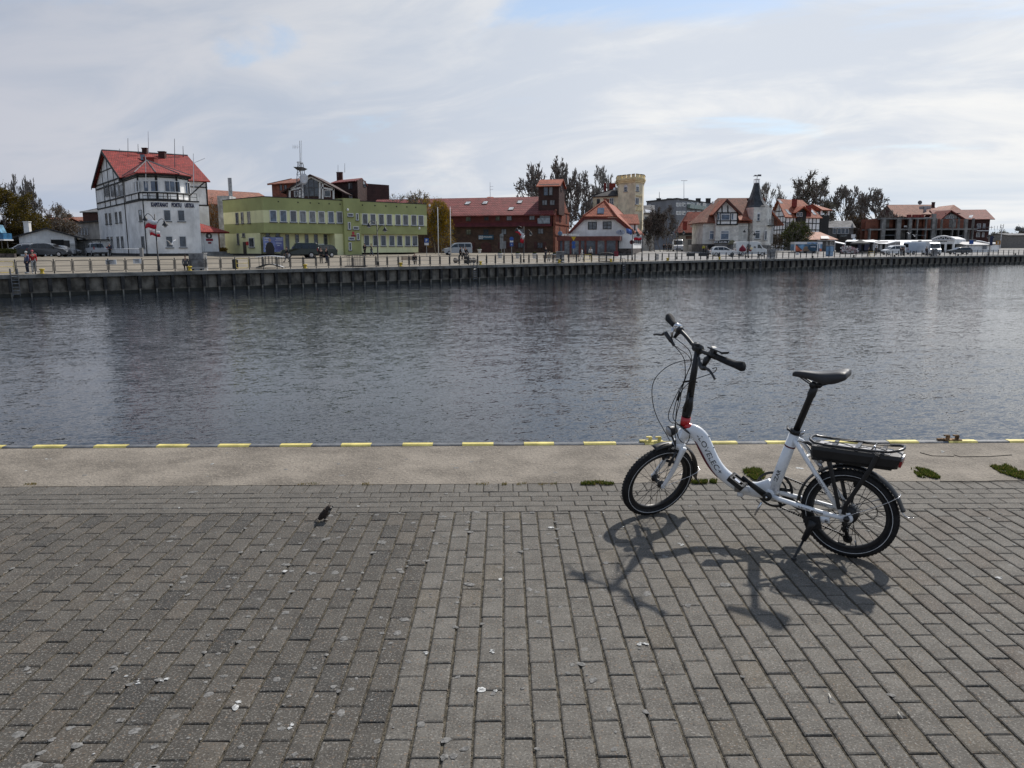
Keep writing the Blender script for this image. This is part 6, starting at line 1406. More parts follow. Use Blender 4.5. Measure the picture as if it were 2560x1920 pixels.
# side dormer
Da, Db = P2 + b * 2.5 - u * .6, P2 + b * 8.5 - u * .6; pd = Pl(gp(r4(900, 0)[0], P2.y + 5), gp(r4(1122, 0)[0], P2.y + 5)); zd0, zd1, zd2 = pd.uv(*r4(1000, 940))[1], pd.uv(*r4(1000, 832))[1], pd.uv(*r4(1000, 706))[1]
m = MB(); pd.slab(m, pd.len * .3, pd.len, zd0 - 1, zd1, -4, -.2); m.build('dormer_wall', M_PL_WHITE, T)
m = MB(); roof_quad(m, [pd.P(-.4, zd1 - .1, .2), pd.P(pd.len + .3, zd1 - .1, .2), pd.P(pd.len + .3, zd2, -2.2), pd.P(-.4, zd2, -2.2)], .2); m.build('dormer_roof', M_ROOF_OR, T)
m = MB(); pd.slab(m, pd.len * .8, pd.len * .88, zd0, zd1 - .1, -.2, -.15); m.build('dormer_window', M_FRAME_D, T)
chimney(T, r4(672, 0)[0], r4(706, 0)[0], r4(0, 505)[1], r4(0, 560)[1], ap.y + 3, M_BRICK_OR); chimney(T, r4(712, 0)[0], r4(742, 0)[0], r4(0, 515)[1], r4(0, 570)[1], ap.y + 4, M_BRICK_OR)
window(T, ps, r4(1075, 1015), r4(1172, 1108), M_FRAME_W, M_PANE, nx=4, sill=False, off=.02)
# oval sign
S = thing('oval_sign', 'oval white and blue MERSEA sign on the white restaurant gable', 'sign', pf.pp(*r4(903, 952), .1)); m = MB(); cu_, cz_ = pf.uv(*r4(903, 952)); ru_ = pf.uv(*r4(958, 952))[0] - cu_; rz_ = ru_ * .55
pf.shape(m, [(cu_ + ru_ * math.cos(t), cz_ + rz_ * math.sin(t)) for t in [i * math.pi / 12 for i in range(24)]], .0, .06); m.build('rim', mat('sign_blue_grey', (0.12, 0.17, 0.35), 0.5), S)
m = MB(); pf.shape(m, [(cu_ + ru_ * .93 * math.cos(t), cz_ + rz_ * .9 * math.sin(t)) for t in [i * math.pi / 12 for i in range(24)]], .02, .08); m.build('oval_board', mat('sign_pale', (0.50, 0.54, 0.62), 0.5), S)
text_on('lettering', 'MERSEA', pf.P(cu_ - ru_ * .78, cz_ - rz_ * .08, .085), v3(pf.u, 0), (0, 0, 1), ru_ * 1.56, rz_ * .38, M_NAVY, S, bold=.02, depth=.01)
m = MB(); pf.slab(m, cu_ - ru_ * .6, cu_ + ru_ * .6, cz_ - rz_ * .55, cz_ - rz_ * .42, .08, .09); m.build('underline', M_NAVY, S); m = MB(); m.ball(pf.P(cu_, cz_ + rz_ * .58, .085), (.12, .03, .12), 8, 6); m.build('logo_dot', M_NAVY, S)
# pavilion
pb = 4.2; A0 = P - b * pb; A0 = A0 + u * along(A0, u, r4(82, 0)[0]); wp = along(A0, u, r4(880, 0)[0]); pp2 = Pl(A0, A0 + u * wp); g1 = gz(A0.x, A0.y) - .1
X = thing('glass_pavilion', 'red brown framed glass restaurant pavilion in front of the white gabled house', 'pavilion', base_of(A0)); zt, zb_ = pp2.uv(*r4(500, 1004))[1], pp2.uv(*r4(500, 1062))[1]
M_PAVF = mat('pavilion_brown', (0.135, 0.042, 0.034), 0.65, vary=0.12)
box_part(X, 'fascia', M_PAVF, rect2(A0 - b * .25 - u * .2, u, b, wp + .4, pb + .2), zb_, zt)
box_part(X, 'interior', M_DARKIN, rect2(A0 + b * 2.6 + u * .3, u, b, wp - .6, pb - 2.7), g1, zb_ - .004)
for x in (92, 150, 245, 365, 440, 585, 705, 850): m = MB(); uu = pp2.uv(*r4(x, 1150))[0]; pp2.slab(m, uu - .17, uu + .17, g1, zb_ - .004, -.2, .05); m.build('post', M_PAVF, X)
xs = (92, 150, 245, 365, 440, 585, 705, 850)
for i, (xa, xb) in enumerate(zip(xs, xs[1:])): m = MB(); ua_, ub2 = pp2.uv(*r4(xa, 1150))[0] + .17, pp2.uv(*r4(xb, 1150))[0] - .17; pp2.slab(m, ua_, ub2, g1 + .15, zb_ - .004, -.1, -.06); m.build('glass_panel', [M_PANE, M_PANE_L, M_PANE_L, M_PANE, M_PANE, M_PANE_L, M_PANE][i], X)
uu, zz_ = pp2.uv(*r4(130, 994)); ue, zh = pp2.uv(*r4(365, 962)); text_on('lettering', 'SPICHLERZ', pp2.P(uu, zt + .06, .1), v3(pp2.u, 0), (0, 0, 1), ue - uu, zh - zz_, mat('letters_white', (0.72, 0.72, 0.70), 0.5), X, bold=.05, depth=.06)
m = MB(); m.ball(pp2.P(pp2.uv(*r4(108, 980))[0], zt + .5, .1), (.42, .12, .42), 10, 7); m.build('logo', mat('logo_blue', (0.10, 0.16, 0.25), 0.5), X)
# castle-like cream tower house
A0, A1 = gp(r4(862, 0)[0], 176), gp(r4(1076, 0)[0], 172); A2 = gp(r4(1176, 0)[0], 174); A3 = gp(r4(1192, 0)[0], 178)
T = thing('castle_tower_house', 'cream house with tall battlemented corner tower behind the white restaurant', 'building', base_of(A1)); bk = V((-.35, .94)) * 6
tp = [A0, A1, A2, A3, A3 + V((-1, 5)), A0 + V((.6, 6.5))]; c0 = sum(tp, V((0, 0))) / len(tp)
p1, p2, p3 = Pl(A0, A1), Pl(A1, A2), Pl(A2, A3); zt = p1.uv(*r4(1000, 300))[1]; zc1, zc2, zc3 = p1.uv(*r4(1000, 258))[1], p1.uv(*r4(1000, 238))[1], p1.uv(*r4(1000, 200))[1]
box_part(T, 'tower_wall', M_PL_CREAM, tp, 0, zt)
for k, (s_, za, zb) in enumerate(((1.05, zt + .003, zt + .35), (1.11, zt + .353, zc1), (1.15, zc1 + .003, zc1 + .3))): box_part(T, 'cornice', M_CREAM_TRIM, [c0 + (p - c0) * s_ for p in tp], za, zb)
ring_ = [c0 + (p - c0) * 1.10 for p in tp]; box_part(T, 'parapet', M_CREAM_TRIM, ring_, zc1 + .303, zc2 + .1)
for i in range(len(ring_)):
 a, c = ring_[i], ring_[(i + 1) % len(ring_)]; L = (c - a).length; n = max(1, round(L / 1.35)); d = (c - a).normalized()
 for k in range(n):
  q0 = a + d * (L * (k + .14) / n); q1 = a + d * (L * (k + .86) / n); inn = (c0 - (q0 + q1) / 2).normalized() * .5
  box_part(T, 'merlon', M_CREAM_TRIM, [q0, q1, q1 + inn, q0 + inn], zc2 + .103, zc3)
  m = MB(); m.block([q0 - inn * .12, q1 - inn * .12, q1 + inn * 1.1, q0 + inn * 1.1], zc3 + .003, zc3 + .14); m.build('merlon_cap', mat('cap_dark', (0.16, 0.12, 0.06), 0.8, vary=0.2), T)
window(T, p1, r4(950, 352), r4(993, 415), M_FRAME_W, M_PANE, ny=2, arch=True); window(T, p2, r4(1104, 350), r4(1143, 412), M_FRAME_W, M_PANE, ny=2, arch=True); window(T, p2, r4(1096, 497), r4(1141, 586), M_FRAME_W, M_PANE, nx=2)
for y in (470, 594, 660): m = MB(); za = p2.uv(*r4(1120, y))[1]; p2.slab(m, .4, p2.len - .3, za - .12, za + .12, 0, .22); m.build('moulding', M_CREAM_TRIM, T)
m = MB(); za = p2.uv(*r4(1120, 655))[1]; zb = p2.uv(*r4(1120, 625))[1]; p2.shape(m, [(.4, za), (p2.len - .4, za), (p2.len / 2, zb + .3)], 0, .2); m.build('pediment', M_CREAM_TRIM, T)
W0, W1 = gp(r4(530, 0)[0], 182), gp(r4(866, 0)[0], 178); pw = Pl(W0, W1); nb = V((-pw.u.y, pw.u.x)); z1 = pw.uv(*r4(700, 474))[1]; zr = pw.uv(*r4(840, 335))[1] + .5
box_part(T, 'wing_wall', M_PL_CREAM, rect2(W0, pw.u, nb, pw.len, 10), 0, z1)
m = MB(); o = .5; roof_quad(m, [v3(W0 - pw.u * o - nb * o, z1), v3(W1 - nb * o, z1), v3(W1 + nb * 5, zr), v3(W0 + pw.u * (pw.len * .72) + nb * 5, zr - .4)], .2); m.prism([v3(W0 - pw.u * o - nb * o, z1), v3(W0 - pw.u * o + nb * 10.5, z1), v3(W0 + pw.u * (pw.len * .72) + nb * 5, zr - .4)], (0, 0, .15)); m.build('wing_roof', M_ROOF_DK, T)
m = MB(); m.prism([v3(W0 - pw.u * .05, z1 - 6), v3(W0 - pw.u * 1.6, z1 - 4.5), v3(W0 - pw.u * .05, z1 - .05)], v3(nb * 8, 0)); m.build('wing_buttress', M_PL_GREY, T)
window(T, pw, r4(760, 502), r4(811, 584), M_FRAME_W, M_PANE, nx=2, ny=2); window(T, pw, r4(592, 512), r4(630, 575), M_FRAME_D, M_PANE)
chimney(T, r4(672, 0)[0], r4(702, 0)[0], r4(0, 303)[1], r4(0, 420)[1], 186, M_CHIMR); chimney(T, r4(745, 0)[0], r4(822, 0)[0], r4(0, 306)[1], r4(0, 390)[1], 186, M_CHIMR)
m = MB(); roof_quad(m, [atp(*r4(805, 390), 179), atp(*r4(850, 390), 179), atp(*r4(855, 362), 180.5), atp(*r4(815, 362), 180.5)], .2); m.build('skylight', M_SKYL, T)
# grey apartment block far behind
A0, A1, A2 = gp(r4(1232, 0)[0], 285), gp(r4(1626, 0)[0], 268), gp(r4(2110, 0)[0], 300)
T = thing('apartment_block', 'grey flat roofed apartment block with balconies far behind the bare trees', 'building', base_of(A1)); p1, p2 = Pl(A0, A1), Pl(A1, A2); z1 = p1.uv(*r4(1500, 530))[1]
M_APT = mat('render_grey', (0.20, 0.205, 0.22), 0.9, vary=0.1, vscale=0.3)
box_part(T, 'wall', M_APT, [A0, A1, A2, A2 + V((-4, 12)), A0 + V((4, 12))], 0, z1); m = MB(); m.block([A0 - V((.3, .3)), A1 - V((0, .5)), A2, A2 + V((-4, 12)), A0 + V((4, 12))], z1 + .004, z1 + .4); m.build('roof_edge', M_ROOF_DK, T)
for x in (1365, 1500, 1720, 1880, 2010): chimney(T, r4(x, 0)[0], r4(x + 55, 0)[0], r4(0, 503)[1], r4(0, 545)[1], 286, M_ROOF_DK, 'roof_housing')
for y0, y1 in ((562, 612), (672, 722)):
 for x, w_ in ((1633, 34), (1672, 30), (1712, 45), (1775, 50), (1835, 40), (1905, 50), (1985, 45)): window(T, p2, r4(x, y0), r4(x + w_, y1), M_FRAME_W, M_PANE_L, nx=2, sill=False, fw=.2)
for y0 in (600, 712): plate(T, p2, r4(1775, y0), r4(2050, y0 + 50), mat('balcony_front', (0.24, 0.30, 0.28), 0.5), 'balcony', .2, 1.2)
window(T, p1, r4(1262, 585), r4(1300, 612), M_FRAME_W, M_PANE, sill=False, fw=.2)
for x, y0, y1 in ((1737, 268, 515), (1413, 420, 505), (1454, 510, 640)): pole(T, atp(*r4(x, y1), 290), atp(*r4(x, y0), 290), .12, M_MASTW if x > 1450 else M_MASTG)
m = MB(); m.tube([atp(*r4(1700, 271), 290), atp(*r4(1782, 271), 290)], .10, 4); m.build('antenna_arm', M_MASTW, T)
# grey stone house, red roofed cottage
A0, A1 = gp(r4(1196, 0)[0], 204), gp(r4(1345, 0)[0], 203.6); pg_ = Pl(A0, A1); nb = V((-pg_.u.y, pg_.u.x)); T = thing('stone_gable_house', 'small grey house with skylights and pale stone gable right of the cream tower', 'house', base_of(A0)); z1, zt = pg_.uv(*r4(1250, 700))[1], pg_.uv(*r4(1290, 618))[1]
box_part(T, 'wall', M_PL_GREY, rect2(A0, pg_.u, nb, pg_.len, 8), 0, z1); m = MB(); roof_quad(m, [v3(A0 - nb * .4, z1), v3(A1 - nb * .4, z1), v3(A1 + nb * 4, zt + .6), v3(A0 + nb * 4, zt + .6)], .2); m.build('roof', M_ROOF_GR, T); window(T, pg_, r4(1215, 740), r4(1262, 800), M_FRAME_W, M_PANE, arch=True)
m = MB(); roof_quad(m, [atp(*r4(1240, 692), 201), atp(*r4(1335, 700), 201), atp(*r4(1305, 660), 203), atp(*r4(1222, 652), 203)], .1); m.build('skylight', M_SKYL, T)
A0, A1 = gp(r4(1648, 0)[0], 186), gp(r4(1990, 0)[0], 185); pg_ = Pl(A0, A1); nb = V((-pg_.u.y, pg_.u.x)); T = thing('red_roofed_cottage', 'low cottage with steep red tiled roof, small dormer and shop front beside the villa', 'house', base_of(A0)); z1 = pg_.uv(*r4(1800, 950))[1]; zt = pg_.uv(*r4(1850, 705))[1] + .6
box_part(T, 'wall', M_PL_GREY, rect2(A0, pg_.u, nb, pg_.len, 9), 0, z1); x_ = pg_.len
m = MB(); roof_quad(m, [v3(A0 - nb * .6 - pg_.u * .4, z1 - .1), v3(A1 - nb * .6, z1 - .1), v3(A1 + nb * 4.5, zt), v3(A0 + nb * 4.5 + pg_.u * x_ * .42, zt)], .22); m.prism([v3(A0 - nb * .6 - pg_.u * .4, z1 - .1), v3(A0 + nb * 9.5 - pg_.u * .4, z1 - .1), v3(A0 + nb * 4.5 + pg_.u * x_ * .42, zt)], (0, 0, .2)); m.build('roof', M_ROOF_RED if False else mat_rows('roof_brick_red_tiles', (0.36, 0.085, 0.05), (0.14, 0.035, 0.025), 0.32, 0.28, bump=0.6), T)
chimney(T, r4(1718, 0)[0], r4(1768, 0)[0], r4(0, 808)[1], r4(0, 890)[1], 184.5, M_CHIMR)
pdm = Pl(gp(r4(1845, 0)[0], 183), gp(r4(1905, 0)[0], 183)); m = MB(); pdm.slab(m, 0, pdm.len, pdm.uv(*r4(1870, 880))[1], pdm.uv(*r4(1870, 815))[1], -2.5, 0); m.build('dormer', M_PL_GREY, T); m = MB(); za = pdm.uv(*r4(1870, 812))[1]; pdm.slab(m, -.2, pdm.len + .2, za, za + .2, -2.6, .2); m.build('dormer_roof', M_ROOF_GR, T); window(T, pdm, r4(1852, 825), r4(1888, 872), M_FRAME_W, M_PANE, sill=False)
plate(T, pg_, r4(1640, 965), r4(1975, 992), M_TIMBER, 'valance', .1, .9); plate(T, pg_, r4(1760, 1000), r4(1968, 1040), mat('shop_board', (0.09, 0.05, 0.04), 0.6, vary=0.25, vscale=1), 'shop_board', .0, .3); window(T, pg_, r4(1788, 1052), r4(1905, 1115), M_FRAME_D, M_PANE, nx=3, sill=False)
for x in (1700, 1782): m = MB(); skylight(T, A0, pg_.u, nb, (zt - z1) / 5.1, z1, *r4(x, 880), 1.0, 1.3, None)
plate(T, pg_, r4(1795, 1115), r4(1850, 1195), M_PL_GREY, 'shop_display', .1, .8); plate(T, pg_, r4(1850, 1095), r4(1902, 1210), mat('kiosk_red', (0.22, 0.03, 0.035), 0.6, vary=0.15), 'red_booth', .1, 1.6)
# stone villa with slate spire
u = dirv2(-2); b = V((-u.y, u.x)); dv = 165
P = gp(r5(397, 0)[0], dv); g0 = gz(P.x, P.y) - .1
pm_ = Pl(P, P + u * 30); ux5 = lambda x, y=900: pm_.uv(*r5(x, y))[0]; zz = lambda y, x=700: pm_.uv(*r5(x, y))[1]
T = thing('stone_villa', 'pale stone villa with orange roof, half timbered bay and dark slate spire tower', 'building', base_of(P))
M_STONE = mat_rows('villa_stone', (0.72, 0.71, 0.65), (0.54, 0.53, 0.49), 0.62, 0.30, 'wall', bump=0.35, vary=0.10)
M_STONE_P = mat('villa_render', (0.60, 0.59, 0.55), 0.9, vary=0.12, vscale=0.8, streak=0.2)
M_STONE_D = mat('villa_plinth', (0.13, 0.125, 0.12), 0.9, vary=0.25, vscale=1.2, bump=0.4, bscale=3)
M_SLATE = mat('slate_dark', (0.035, 0.038, 0.042), 0.6, vary=0.25, vscale=2, bump=0.3, bscale=8)
M_VROOF = mat_rows('villa_roof_tiles', (0.30, 0.115, 0.070), (0.15, 0.07, 0.05), 0.34, 0.30, bump=0.6, vary=0.4, mossy=0.55)
M_VROOF2 = mat_rows('villa_dormer_tiles', (0.42, 0.135, 0.072), (0.2, 0.07, 0.045), 0.34, 0.30, bump=0.6, vary=0.3)
zE, zMid, zPl = zz(803), zz(862), zz(1104)
u1, u2, u3, u4 = ux5(555), ux5(858), ux5(1000), ux5(1230)
box_part(T, 'wall', M_STONE_P, rect2(P, u, b, u3, 11), zPl + .004, zE); box_part(T, 'plinth', M_STONE_D, rect2(P - b * .08, u, b, u3, 11), g0 - .4, zPl)
box_part(T, 'bay_wall', M_STONE, rect2(P + u * u1 - b * 1.3, u, b, u2 - u1, 1.3), zPl + .004, zMid); box_part(T, 'bay_plinth', M_STONE_D, rect2(P + u * u1 - b * 1.36, u, b, u2 - u1, 1.3), g0 - .4, zPl)
m = MB(); pm_.slab(m, -.1, u3, zMid - .1, zMid + .12, 0, .14); m.build('string_course', M_STONE, T)
pb_ = Pl(P + u * u1 - b * 1.3, P + u * u2 - b * 1.3); bu0, bu1 = pb_.uv(*r5(583, 780))[0], pb_.uv(*r5(862, 780))[0]; zb0, zb1 = pb_.uv(*r5(700, 858))[1], pb_.uv(*r5(700, 690))[1]
box_part(T, 'bay_upper_wall', M_PL_WHITE, [pb_.A + u * bu0 - b * .25, pb_.A + u * bu1 - b * .25, pb_.A + u * bu1 + b * 3, pb_.A + u * bu0 + b * 3], zb0, zb1)
pt = Pl(pb_.A - b * .25, pb_.A + u * 10 - b * .25)
timber(pt, [(bu0 + .1, zb0, bu0 + .1, zb1, .22), (bu1 - .1, zb0, bu1 - .1, zb1, .22), (bu0, zb0 + .12, bu1, zb0 + .12, .24), (bu0, pt.uv(*r5(700, 800))[1], bu1, pt.uv(*r5(700, 800))[1], .2), (bu0, zb1 - .1, bu1, zb1 - .1, .22)] + [(pt.uv(*r5(x, 780))[0], zb0, pt.uv(*r5(x, 780))[0], zb1, .2) for x in (638, 770)], 0, .07, root=T)
for a in ((595, 700, 633, 796), (645, 697, 765, 796), (778, 697, 813, 794)): window(T, pt, r5(*a[:2]), r5(*a[2:]), M_FRAME_W, M_PANE_B, sill=False, trans=.8 if a[0] == 645 else None, fw=.13)
# dormer gable over the bay
zt, ze = pt.uv(*r5(712, 512))[1], pt.uv(*r5(700, 716))[1]; ul, ur, um = pt.uv(*r5(527, 716))[0], pt.uv(*r5(916, 712))[0], pt.uv(*r5(712, 512))[0]
m = MB(); pt.shape(m, [(bu0 - .2, ze), (bu1 + .2, ze), (um, zt - .5)], -.5, -.1); m.build('dormer_gable', M_PL_WHITE, T)
m = MB(); roof_quad(m, [pt.P(ul, ze, .9), pt.P(um, zt, .9), pt.P(um, zt, -6), pt.P(ul, ze, -6)], .3); roof_quad(m, [pt.P(ur, ze, .9), pt.P(um, zt, .9), pt.P(um, zt, -6), pt.P(ur, ze, -6)], .3); m.build('dormer_roof', M_VROOF2, T)
M_BARGE = mat('bargeboard_brown', (0.075, 0.030, 0.024), 0.7)
m = MB(); pt.shape(m, [(ul, ze - .35), (um, zt - .5), (um, zt - .05), (ul, ze)], .86, .95); pt.shape(m, [(ur, ze - .35), (um, zt - .5), (um, zt - .05), (ur, ze)], .86, .95); m.build('barge_board', M_BARGE, T)
timber(pt, [(pt.uv(*r5(665, 640))[0], ze, pt.uv(*r5(660, 600))[0], pt.uv(*r5(660, 610))[1], .22), (pt.uv(*r5(740, 640))[0], ze, pt.uv(*r5(735, 600))[0], pt.uv(*r5(735, 600))[1], .22)], -.1, .1, root=T)
# main hip roof
zr_ = Pl(P + b * 5.5, P + b * 5.5 + u).uv(*r5(820, 500))[1]; e = .7
ra, rb = P + u * Pl(P + b * 5.5, P + b * 5.5 + u).uv(*r5(603, 505))[0] + b * 5.5, P + u * (u3 + .8) + b * 5.5
m = MB(); roof_quad(m, [v3(P - u * .9 - b * e, zE - .3), v3(P + u * (u3 + 1) - b * e, zE - .3), v3(rb, zr_), v3(ra, zr_)], .25); roof_quad(m, [v3(P - u * .9 - b * e, zE - .3), v3(P - u * .9 + b * 11.7, zE - .3), v3(ra, zr_)], .25); roof_quad(m, [v3(P - u * .9 + b * 11.7, zE - .3), v3(P + u * (u3 + 6) + b * 11.7, zE - .3), v3(rb + u * 4, zr_), v3(ra, zr_)], .25); m.build('roof', M_VROOF, T)
skylight(T, P, u, b, (zr_ - zE + .3) / (5.5 + e), zE, *r5(592, 583), 1.9, 1.7, None); skylight(T, P, u, b, (zr_ - zE + .3) / (5.5 + e), zE, *r5(1000, 572), .8, 1.4, None)
m = MB(); roof_quad(m, [pm_.pp(*r5(865, 790), 1.2), pm_.pp(*r5(1040, 795), 1.2), pm_.pp(*r5(985, 742), -.6), pm_.pp(*r5(880, 742), -.6)], .2); m.build('pent_roof', M_VROOF2, T)
# tower
TA = P + u * u3 - b * .9; tw = along(TA, u, r5(1230, 0)[0]); cut = along(TA, u, r5(1058, 0)[0]) ; c0_ = along(TA + b * 1.6, u, r5(992, 0)[0])
tp = [TA + b * 1.6 + u * c0_, TA + u * cut, TA + u * tw, TA + u * (tw + 1.75) + b * 2.6, TA + u * (tw + 1.3) + b * 6.5, TA + u * c0_ + b * 6.5]
p0, p1 = Pl(tp[0], tp[1]), Pl(tp[1], tp[2]); p2 = Pl(tp[2], tp[3]); zt = p1.uv(*r5(1140, 622))[1]
box_part(T, 'tower_wall', M_STONE, tp, zPl - .3, zt); box_part(T, 'tower_plinth', M_STONE_D, [TA + b * 3 + (p - TA - b * 3) * 1.02 for p in tp], g0 - .4, zPl - .304)
cc = sum(tp, V((0, 0))) / 6
for y in (858, 1105): z = p1.uv(*r5(1140, y))[1]; box_part(T, 'string_course', M_STONE, [cc + (p - cc) * 1.02 for p in tp], z - .1, z + .1)
window(T, p1, r5(1119, 705), r5(1159, 802), M_FRAME_W, M_PANE, arch=True, ny=2); window(T, p1, r5(1089, 925), r5(1161, 1041), M_FRAME_W, M_PANE, trans=.72, fw=.13); window(T, p2, r5(1217, 930), r5(1246, 1056), M_FRAME_W, M_PANE_L)
window(T, pm_, r5(490, 930), r5(556, 1048), M_FRAME_W, M_PANE_B, trans=.72, fw=.13); window(T, pb_, r5(636, 930), r5(753, 1052), M_FRAME_W, M_PANE_B, trans=.74, fw=.15); window(T, pm_, r5(838, 928), r5(860, 1052), M_FRAME_W, M_PANE_L)
ztop = p1.uv(*r5(1118, 292))[1]; zs = [(zt + .003 + (ztop - zt) * t, k) for t, k in ((0, .92), (.03, .88), (.10, .76), (.20, .635), (.34, .52), (.5, .41), (.75, .285), (1, .19))]
apex = Pl(cc, cc + u).uv(*r5(1118, 292))[0]; ac = cc + u * apex
m = MB(); n6 = len(tp); vs = []
for z, k in zs:
 c2 = cc + (ac - cc) * max(.3, min(1, (z - zt) / (ztop - zt) * 3)); vs += [v3(c2 + (p - cc) * k, z) for p in tp]
m.add(vs, [(i * n6 + j, i * n6 + (j + 1) % n6, (i + 1) * n6 + (j + 1) % n6, (i + 1) * n6 + j) for i in range(len(zs) - 1) for j in range(n6)] + [list(range(n6))[::-1], [(len(zs) - 1) * n6 + j for j in range(n6)]]); m.build('spire', M_SLATE, T)
m = MB(); kk = .19
for z in (.08, .75): m.tube([v3(ac + (p - cc) * kk, ztop + z) for p in tp], .05, 4, closed=True)
for p in tp: m.tube([v3(ac + (p - cc) * kk, ztop), v3(ac + (p - cc) * kk, ztop + .9)], .05, 4)
m.build('spire_railing', M_MASTW, T)
zv = p1.uv(*r5(1130, 185))[1]; m = MB(); m.tube([v3(ac, ztop), v3(ac, zv)], .06, 5); m.box(v3(ac, zv - .15), (1.7, .06, .10)); m.box(v3(ac + V((.45, 0)), zv + .02), (.75, .06, .30)); m.box(v3(ac - V((.35, 0)), zv + .0), (.5, .06, .18)); m.build('weathervane', M_MASTG, T)
# right hand timber porch
m = MB(); pr_ = Pl(tp[3], tp[3] + u * 4); box_part(T, 'side_wing', M_PL_GREY, [tp[3] - u * .4 + b * 1.5, tp[3] + u * 1.2 + b * 2.2, tp[3] + u * 1.2 + b * 8, tp[3] - u * .4 + b * 8], zPl, zt - .5)
m = MB(); c = tp[3] + b * 1.0; roof_quad(m, [v3(c - u * .6, zt + .4), v3(c + u * 3.0, zt - 3.4), v3(c + u * 3.0 + b * 8, zt - 3.4), v3(c - u * .6 + b * 8, zt + .4)], .25); m.build('side_roof', M_VROOF2, T)
m = MB(); z = p2.uv(*r5(1240, 855))[1]; m.block([tp[2] + u * .5 - b * .1, tp[3] + u * .9 - b * .2, tp[3] + u * .9 + b * 1.4, tp[2] + u * .5 + b * 1.4], z - .2, z);
for k in range(6): q = tp[2] + u * (.6 + .35 * k) + b * (.35 * k * .6 - .1); m.tube([v3(q, z), v3(q, z + 1.1)], .05, 4)
m.build('balcony', M_TIMBER, T)
# shop sign of the villa
S = thing('fascia_sign', 'black fascia sign with white lettering under the villa bay window', 'sign', pb_.pp(*r5(680, 1100), .1)); plate(S, pb_, r5(550, 1062), r5(790, 1100), M_TIMBER, 'board', .0, .12)
m = MB(); c_u, c_z = pb_.uv(*r5(790, 1078)); rr_ = .85; pb_.shape(m, [(c_u + rr_ * math.cos(t), c_z - .5 + rr_ * math.sin(t)) for t in [math.pi * i / 8 for i in range(9)]], .0, .14); m.build('round_emblem', mat('emblem_olive', (0.16, 0.15, 0.09), 0.7, vary=0.3, vscale=2), S)
# the lettering on this board is too worn and small to read in the photograph: strokes only where strokes show
for i, (xa, xb) in enumerate(((556, 566), (572, 582), (586, 592), (596, 604), (622, 632), (637, 646), (650, 658), (663, 668), (676, 684), (688, 696), (700, 708), (712, 724), (738, 752))): plate(S, pb_, r5(xa, 1070 + (i % 3) * 3), r5(xb, 1090 - (i % 2) * 3), M_MASTW, 'letter_stroke', .121, .135)
plate(T, pb_, r5(620, 1143), r5(748, 1205), M_DARKIN, 'basement_opening', .05, .09); plate(T, pm_, r5(470, 1120), r5(550, 1215), M_DARKIN, 'doorway', .05, .11)
# half-timbered house
A0, A1 = gp(r5(1300, 0)[0], 206), gp(r5(1478, 0)[0], 196); A2 = gp(r5(1925, 0)[0], 203)
T = thing('half_timbered_house', 'black and white half timbered house with orange roof, dormer and belvedere turret', 'building', base_of(A1)); pg_, pf = Pl(A0, A1), Pl(A1, A2); nb = V((-pf.u.y, pf.u.x)); dg = (A0 - A1)
zE = pf.uv(*r5(1700, 735))[1]; zR = pf.uv(*r5(1600, 515))[1] + 0.25
box_part(T, 'wall', M_PL_WHITE, [A0, A1, A2, A2 + dg], 0, zE)
mid0, mid1 = (A0 + A1) / 2, A2 + dg / 2
m = MB(); m.prism([v3(A0, zE), v3(A1, zE), v3(mid0, zR - .3)], v3(pf.u * .3, 0)); m.build('gable_wall', M_PL_WHITE, T)
m = MB(); o = pf.u * .9; hip = A2 + dg / 2 - pf.u * 4.5
roof_quad(m, [v3(A1 - o - nb * .5, zE - .4), v3(A2 + o * .5 - nb * .5, zE - .4), v3(hip, zR), v3(mid0 - o, zR)], .25); roof_quad(m, [v3(A0 - o + nb * .5, zE - .4), v3(A2 + dg + o * .5 + nb * .5, zE - .4), v3(hip, zR), v3(mid0 - o, zR)], .25); roof_quad(m, [v3(A2 + o * .5 - nb * .5, zE - .4), v3(A2 + dg + o * .5 + nb * .5, zE - .4), v3(hip, zR)], .25); m.build('roof', M_VROOF2, T)
for pl_, n, zlist in ((pg_, 5, (1.4, 3.6, 5.8, 7.6)), (pf, 9, (5.8, 7.4))):
 timber(pl_, [(pl_.len * i / n, 0 if pl_ is pg_ else 4, pl_.len * i / n, zE, .24) for i in range(n + 1)] + [(0, z, pl_.len, z, .22) for z in zlist if z < zE] + [(0, zE - .15, pl_.len, zE - .15, .25)], 0, .07, root=T)
timber(pg_, [(pg_.len * .12, 5.8, pg_.len * .3, 7.6, .2), (pg_.len * .88, 3.6, pg_.len * .7, 5.8, .2), (pg_.len * .25, zE + 1.2, pg_.len * .75, zE + 1.2, .22), (pg_.len * .5, zE, pg_.len * .5, zR - .8, .22)], .0, .075, root=T)
for a in ((1500, 825), (1553, 825)): window(T, pf, r5(*a), r5(a[0] + 30, a[1] + 75), M_FRAME_W, M_PANE, nx=2, sill=False)
sl = (zR - zE + .4) / ((dg / 2).length * .86 + .5)
for x, y, w_, l_ in ((1528, 688, 1.2, 1.9), (1420, 549, 1.2, 1.6), (1855, 692, 1.2, 1.9)): skylight(T, A1, pf.u, nb, sl, zE, *r5(x, y), w_, l_, None)
chimney(T, r5(1560, 0)[0], r5(1613, 0)[0], r5(0, 513)[1], r5(0, 590)[1], A1.y + 4, M_CHIMR); chimney(T, r5(1747, 0)[0], r5(1806, 0)[0], r5(0, 597)[1], r5(0, 715)[1], A1.y + 2, M_CHIMR)
